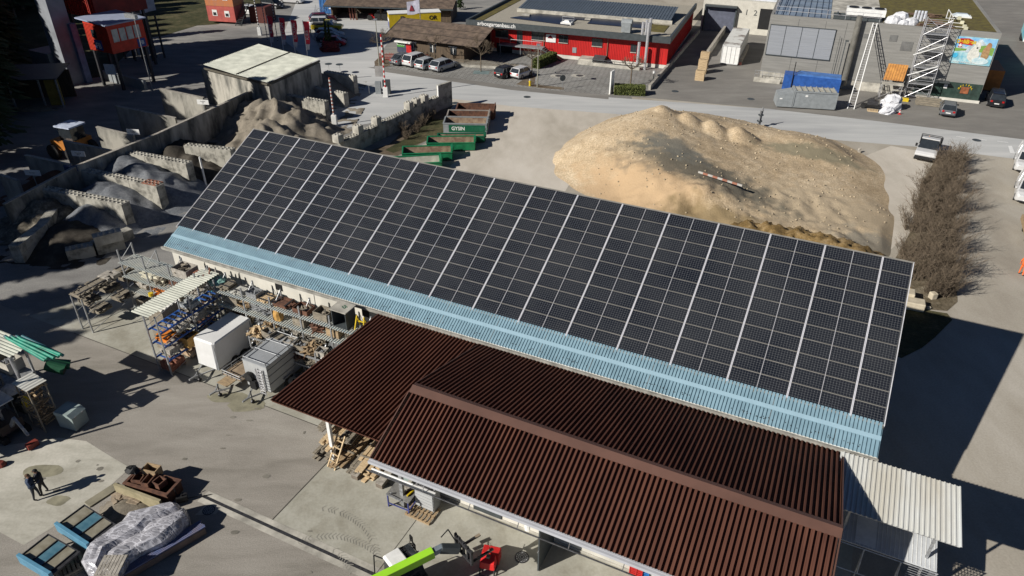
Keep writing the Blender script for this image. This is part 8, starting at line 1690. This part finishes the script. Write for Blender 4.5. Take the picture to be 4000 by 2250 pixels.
lump('red_lump','red bucket-like part at the left picture edge below the excavator','bucket',g(*BL(10,340)),.3,.25,.3,M('bucket_red',(.17,.03,.02),.6),3,n=8,m=4,j=.1)
# ================= bare bushes along the right side
random.seed(61)
def bush(label,loc,h,rad,n,seed,group,lean=.25):
    r=random.Random(seed); t=T('bare_bush',label,'bush',tuple(loc),r.uniform(0,6),group); b=MB(); st=MB()
    for k in range(n):
        a=r.uniform(0,6.283); rr=rad*.35*math.sqrt(r.random()); p=Vector((math.cos(a)*rr,math.sin(a)*rr,0)); d=Vector((math.cos(a)*r.uniform(0,.5),math.sin(a)*r.uniform(0,.5),1)).normalized(); l=h*r.uniform(.5,1.05); seg=4; rd=.022; 
        for s in range(seg):
            d=(d+Vector((r.gauss(0,.16),r.gauss(0,.16),r.gauss(0,.05)))).normalized(); q_=p+d*l/seg; (st if s<2 else b).tube(p,q_,rd,rd*.7,3,cap=False); 
            for w_ in range(5 if s>0 else 2):
                dd=(d+Vector((r.gauss(0,.8),r.gauss(0,.8),r.gauss(.1,.4)))).normalized(); o=p.lerp(q_,r.random()); e=o+dd*l*r.uniform(.08,.26); b.tube(o,e,.011,.006,3,cap=False)
                if w_<3: e2=e+(dd+Vector((r.gauss(0,.7),r.gauss(0,.7),r.gauss(0,.5)))).normalized()*l*.12; b.tube(e,e2,.007,.004,3,cap=False)
            p=q_; rd*=.7
    st.build('stems',bark,t); b.build('twigs',twig,t)
    gl=MB(); 
    return t
bp=[((3690,1150),2.3),((3640,1145),2.4),((3660,1060),3.0),((3570,1085),2.4),((3690,990),3.1),((3610,985),3.0),((3540,1010),2.2),((3700,910),3.2),((3640,900),3.0),((3560,900),2.4),((3710,830),3.2),((3650,820),3.0),((3590,830),2.4),((3715,750),3.0),((3660,740),2.9),((3615,750),2.3),((3720,680),2.8),((3680,670),2.6),((3735,640),2.4),((3700,1080),2.9)]
bp.sort(key=lambda e:e[0][1])
for i,(px,h) in enumerate(bp):
    p=g(*px); row=['first','second','third','fourth','fifth','sixth','seventh','eighth','ninth','tenth','eleventh','twelfth','thirteenth','fourteenth','fifteenth','sixteenth','seventeenth','eighteenth','nineteenth','twentieth'][i]
    bush(row+' leafless bush of the right thicket, counted from the white tipper truck',p,h*.92,1.6,62,100+i,'leafless bushes of the right thicket')
sheet('thicket_soil',[(3480,1040),(3560,900),(3600,720),(3660,610),(3740,620),(3730,900),(3740,1180),(3700,1215),(3500,1200)],.02,ground_mat('thicket_litter',((.06,.05,.03),(.13,.105,.07),(.22,.19,.14)),big=.5,mid=2,fine=8,bump=1,finecon=.5))
for i,(px,sx,sy,sz,rt,lb) in enumerate((((3530,1175),1.9,.9,.8,-25,'large pale rectangular stone block at the right roof corner, upper one'),((3560,1205),2.3,.9,.6,-22,'long pale stone block with rounded grassy top below the upper block'),((3665,1175),.45,.45,.5,10,'small cubic pale stone near the thicket foot'),((3650,1216),.3,.25,.2,10,'tiny pale stone on the shadow line'))):
    t=T('stone_block',lb,'stone block',tuple(g(*px)+Vector((-.3,.3,0))),R_(rt)); q=MB(); q.box(-sx/2,sx/2,-sy/2,sy/2,0,sz); q.build('block',M('limestone',(.52,.46,.35),.85,scale=2,col2=(.40,.35,.26)),t,bevel=.06)
sheet('shadow_grass',[(3540,1190),(3640,1215),(3700,1225),(3720,1250),(3650,1320),(3600,1360),(3520,1400),(3480,1380)],.021,m_grass)
# weeds at the long wall
for i,px in enumerate((Q(1,0,1510,1400),Q(1,0,1690,1260),Q(1,0,1480,1330),Q(1,0,1620,1330),Q(1,0,1760,1200))):
    bush(['withered shrub at the wall foot nearest the solar roof','withered shrub at the middle of the long wall foot','small withered shrub left in the weedy strip','withered shrub between the skips and the wall','thin withered shrub farthest along the wall foot'][i],g(*px),1.3,.8,22,300+i,'withered shrubs at the long wall')
# grey upright figure-like post at road
c=g(*Q(2,0,2475,1280)); t=T('wrapped_pole','grey wrapped upright bundle of poles at the roadside behind the mound','pole bundle',tuple(c),0); q=MB(); r=random.Random(4)
for k in range(7): q.tube((r.uniform(-.2,.2),r.uniform(-.15,.15),0),(r.uniform(-.2,.3),r.uniform(-.15,.15),r.uniform(1.9,2.4)),.07,.05,7)
q.build('pole',steel,t); q=MB(); q.tube((.02,0,.7),(.02,0,.8),.3,n=10); q.tube((.05,0,1.4),(.05,0,1.5),.3,n=10); q.build('strap',anth,t)
# ================= forest outside the left edge that throws the long shadows
def conifer_mesh(seed,h,rad,n):
    r=random.Random(seed); b=MB()
    for k in range(n):
        f=r.random()**.8; z=h*(.12+.86*f); R0=rad*(1-f)*1.0+.25; a=r.uniform(0,6.283); rr=R0*math.sqrt(r.uniform(.15,1)); p=Vector((math.cos(a)*rr,math.sin(a)*rr,z-rr*.25)); s_=r.uniform(.5,1.1); u=Vector((math.cos(a),math.sin(a),-.35))*s_; v_=Vector((-math.sin(a),math.cos(a),r.uniform(-.4,.4)))*s_*.45; b.quad(p-u*.5-v_,p+u-v_*.3,p+u+v_*.3,p-u*.5+v_)
    return b
fp=[]; r=random.Random(77)
c1=conifer_mesh(1,24,3.4,1900).build('crown',leaf_d,None); 
tr=MB(); tr.tube((0,0,0),(0,0,23),.35,.05,8); tr1=tr.build('trunk',bark,None)
f0_=T('conifer','tall dark conifer of the forest edge beyond the left side of the yard','conifer',(-68,18,0),0,'forest conifers left of the yard'); c1.parent=f0_; tr1.parent=f0_
fp=[]; r=random.Random(77)
bound=[(-300,1430),(0,1410),(250,1360),(340,1310),(480,1250),(600,1160),(670,1060),(680,950),(600,860),(700,760),(830,650),(760,540),(830,420),(880,330),(840,230),(720,160),(640,70),(760,0),(900,-60),(1050,-120)]
pw_=[g(*p) for p in bound]; cum=[0]
for p,q_ in zip(pw_,pw_[1:]): cum.append(cum[-1]+(q_-p).length)
sd2=Vector((SX,SY,0)).normalized(); nl=int(cum[-1]/4.6)
for k in range(nl+1):
    d=k*cum[-1]/nl; j=max(i for i in range(len(cum)-1) if cum[i]<=d+1e-6); p=pw_[j].lerp(pw_[j+1],(d-cum[j])/(cum[j+1]-cum[j]))
    for row in range(8):
        if r.random()<(.12 if row else 0) + (.3 if row==1 else 0): continue
        s_=r.uniform(.85,1.1); hh=24*s_; x,y=p.x-SX*hh-sd2.x*row*5.0+r.uniform(-1.6,1.6),p.y-SY*hh-sd2.y*row*5.0+r.uniform(-1.6,1.6)
        if x/max(1,y)>-.73 and 0<y<115: continue
        if any((x-e[0])**2+(y-e[1])**2<6 for e in fp): continue
        cabp=g(*Q(0,0,1120,430),6.5); tt_=(cabp.x-x)*sd2.x+(cabp.y-y)*sd2.y; pp_=abs((cabp.x-x)*sd2.y-(cabp.y-y)*sd2.x)
        if pp_<3.6 and tt_>0 and 24*s_-tt_/1.62>5: continue
        fp.append((x,y,s_))
for px in ((-160,120),(-40,90),(60,70),(20,200),(-90,260),(-30,330),(40,300),(-120,420),(-60,520),(10,460),(-20,620)):
    p_=g(*px); fp.append((p_.x,p_.y,r.uniform(.8,1.0)))
for k in range(34):
    px=(r.uniform(-260,430),r.uniform(-60,60)) if k<22 else (r.uniform(430,1000),r.uniform(-240,-90)); p_=g(*px); fp.append((p_.x-4,p_.y,r.uniform(.75,1.0)))
for i,(x,y,s_) in enumerate(fp):
    if i==0: o=f0_; o.location=(x,y,0)
    else: o=copy_tree(f0_,(x,y,0),r.uniform(0,6.28))
    o.scale=(s_,s_,s_)
# loaded yard rack continuing beyond the left edge; it throws the large shadow on the yard
t=T('loaded_rack','high loaded rack continuing the left rack beyond the picture edge','rack',(-31.2,29.3,0),HROT)
for x in (-3.4,0,3.4):
    for y in (-1.6,1.6): q=MB(); q.box(x-.06,x+.06,y-.06,y+.06,0,5.0); q.build('post',steel,t)
for z in (.2,1.7,3.2): q=MB(); q.box(-3.5,3.5,-1.7,1.7,z-.08,z); q.build('shelf',steel,t)
random.seed(71)
for z in (.2,1.7,3.2):
    for k in range(4): q=MB(); x=-2.6+k*1.7; [q.cbox((x+random.uniform(-.1,.1),random.uniform(-.3,.3),z+.08+j*.155),(1.45*random.uniform(.85,1.05),2.9*random.uniform(.8,1.05),.14)) for j in range(random.randint(7,9))]; q.build('board_stack',woodg,t)
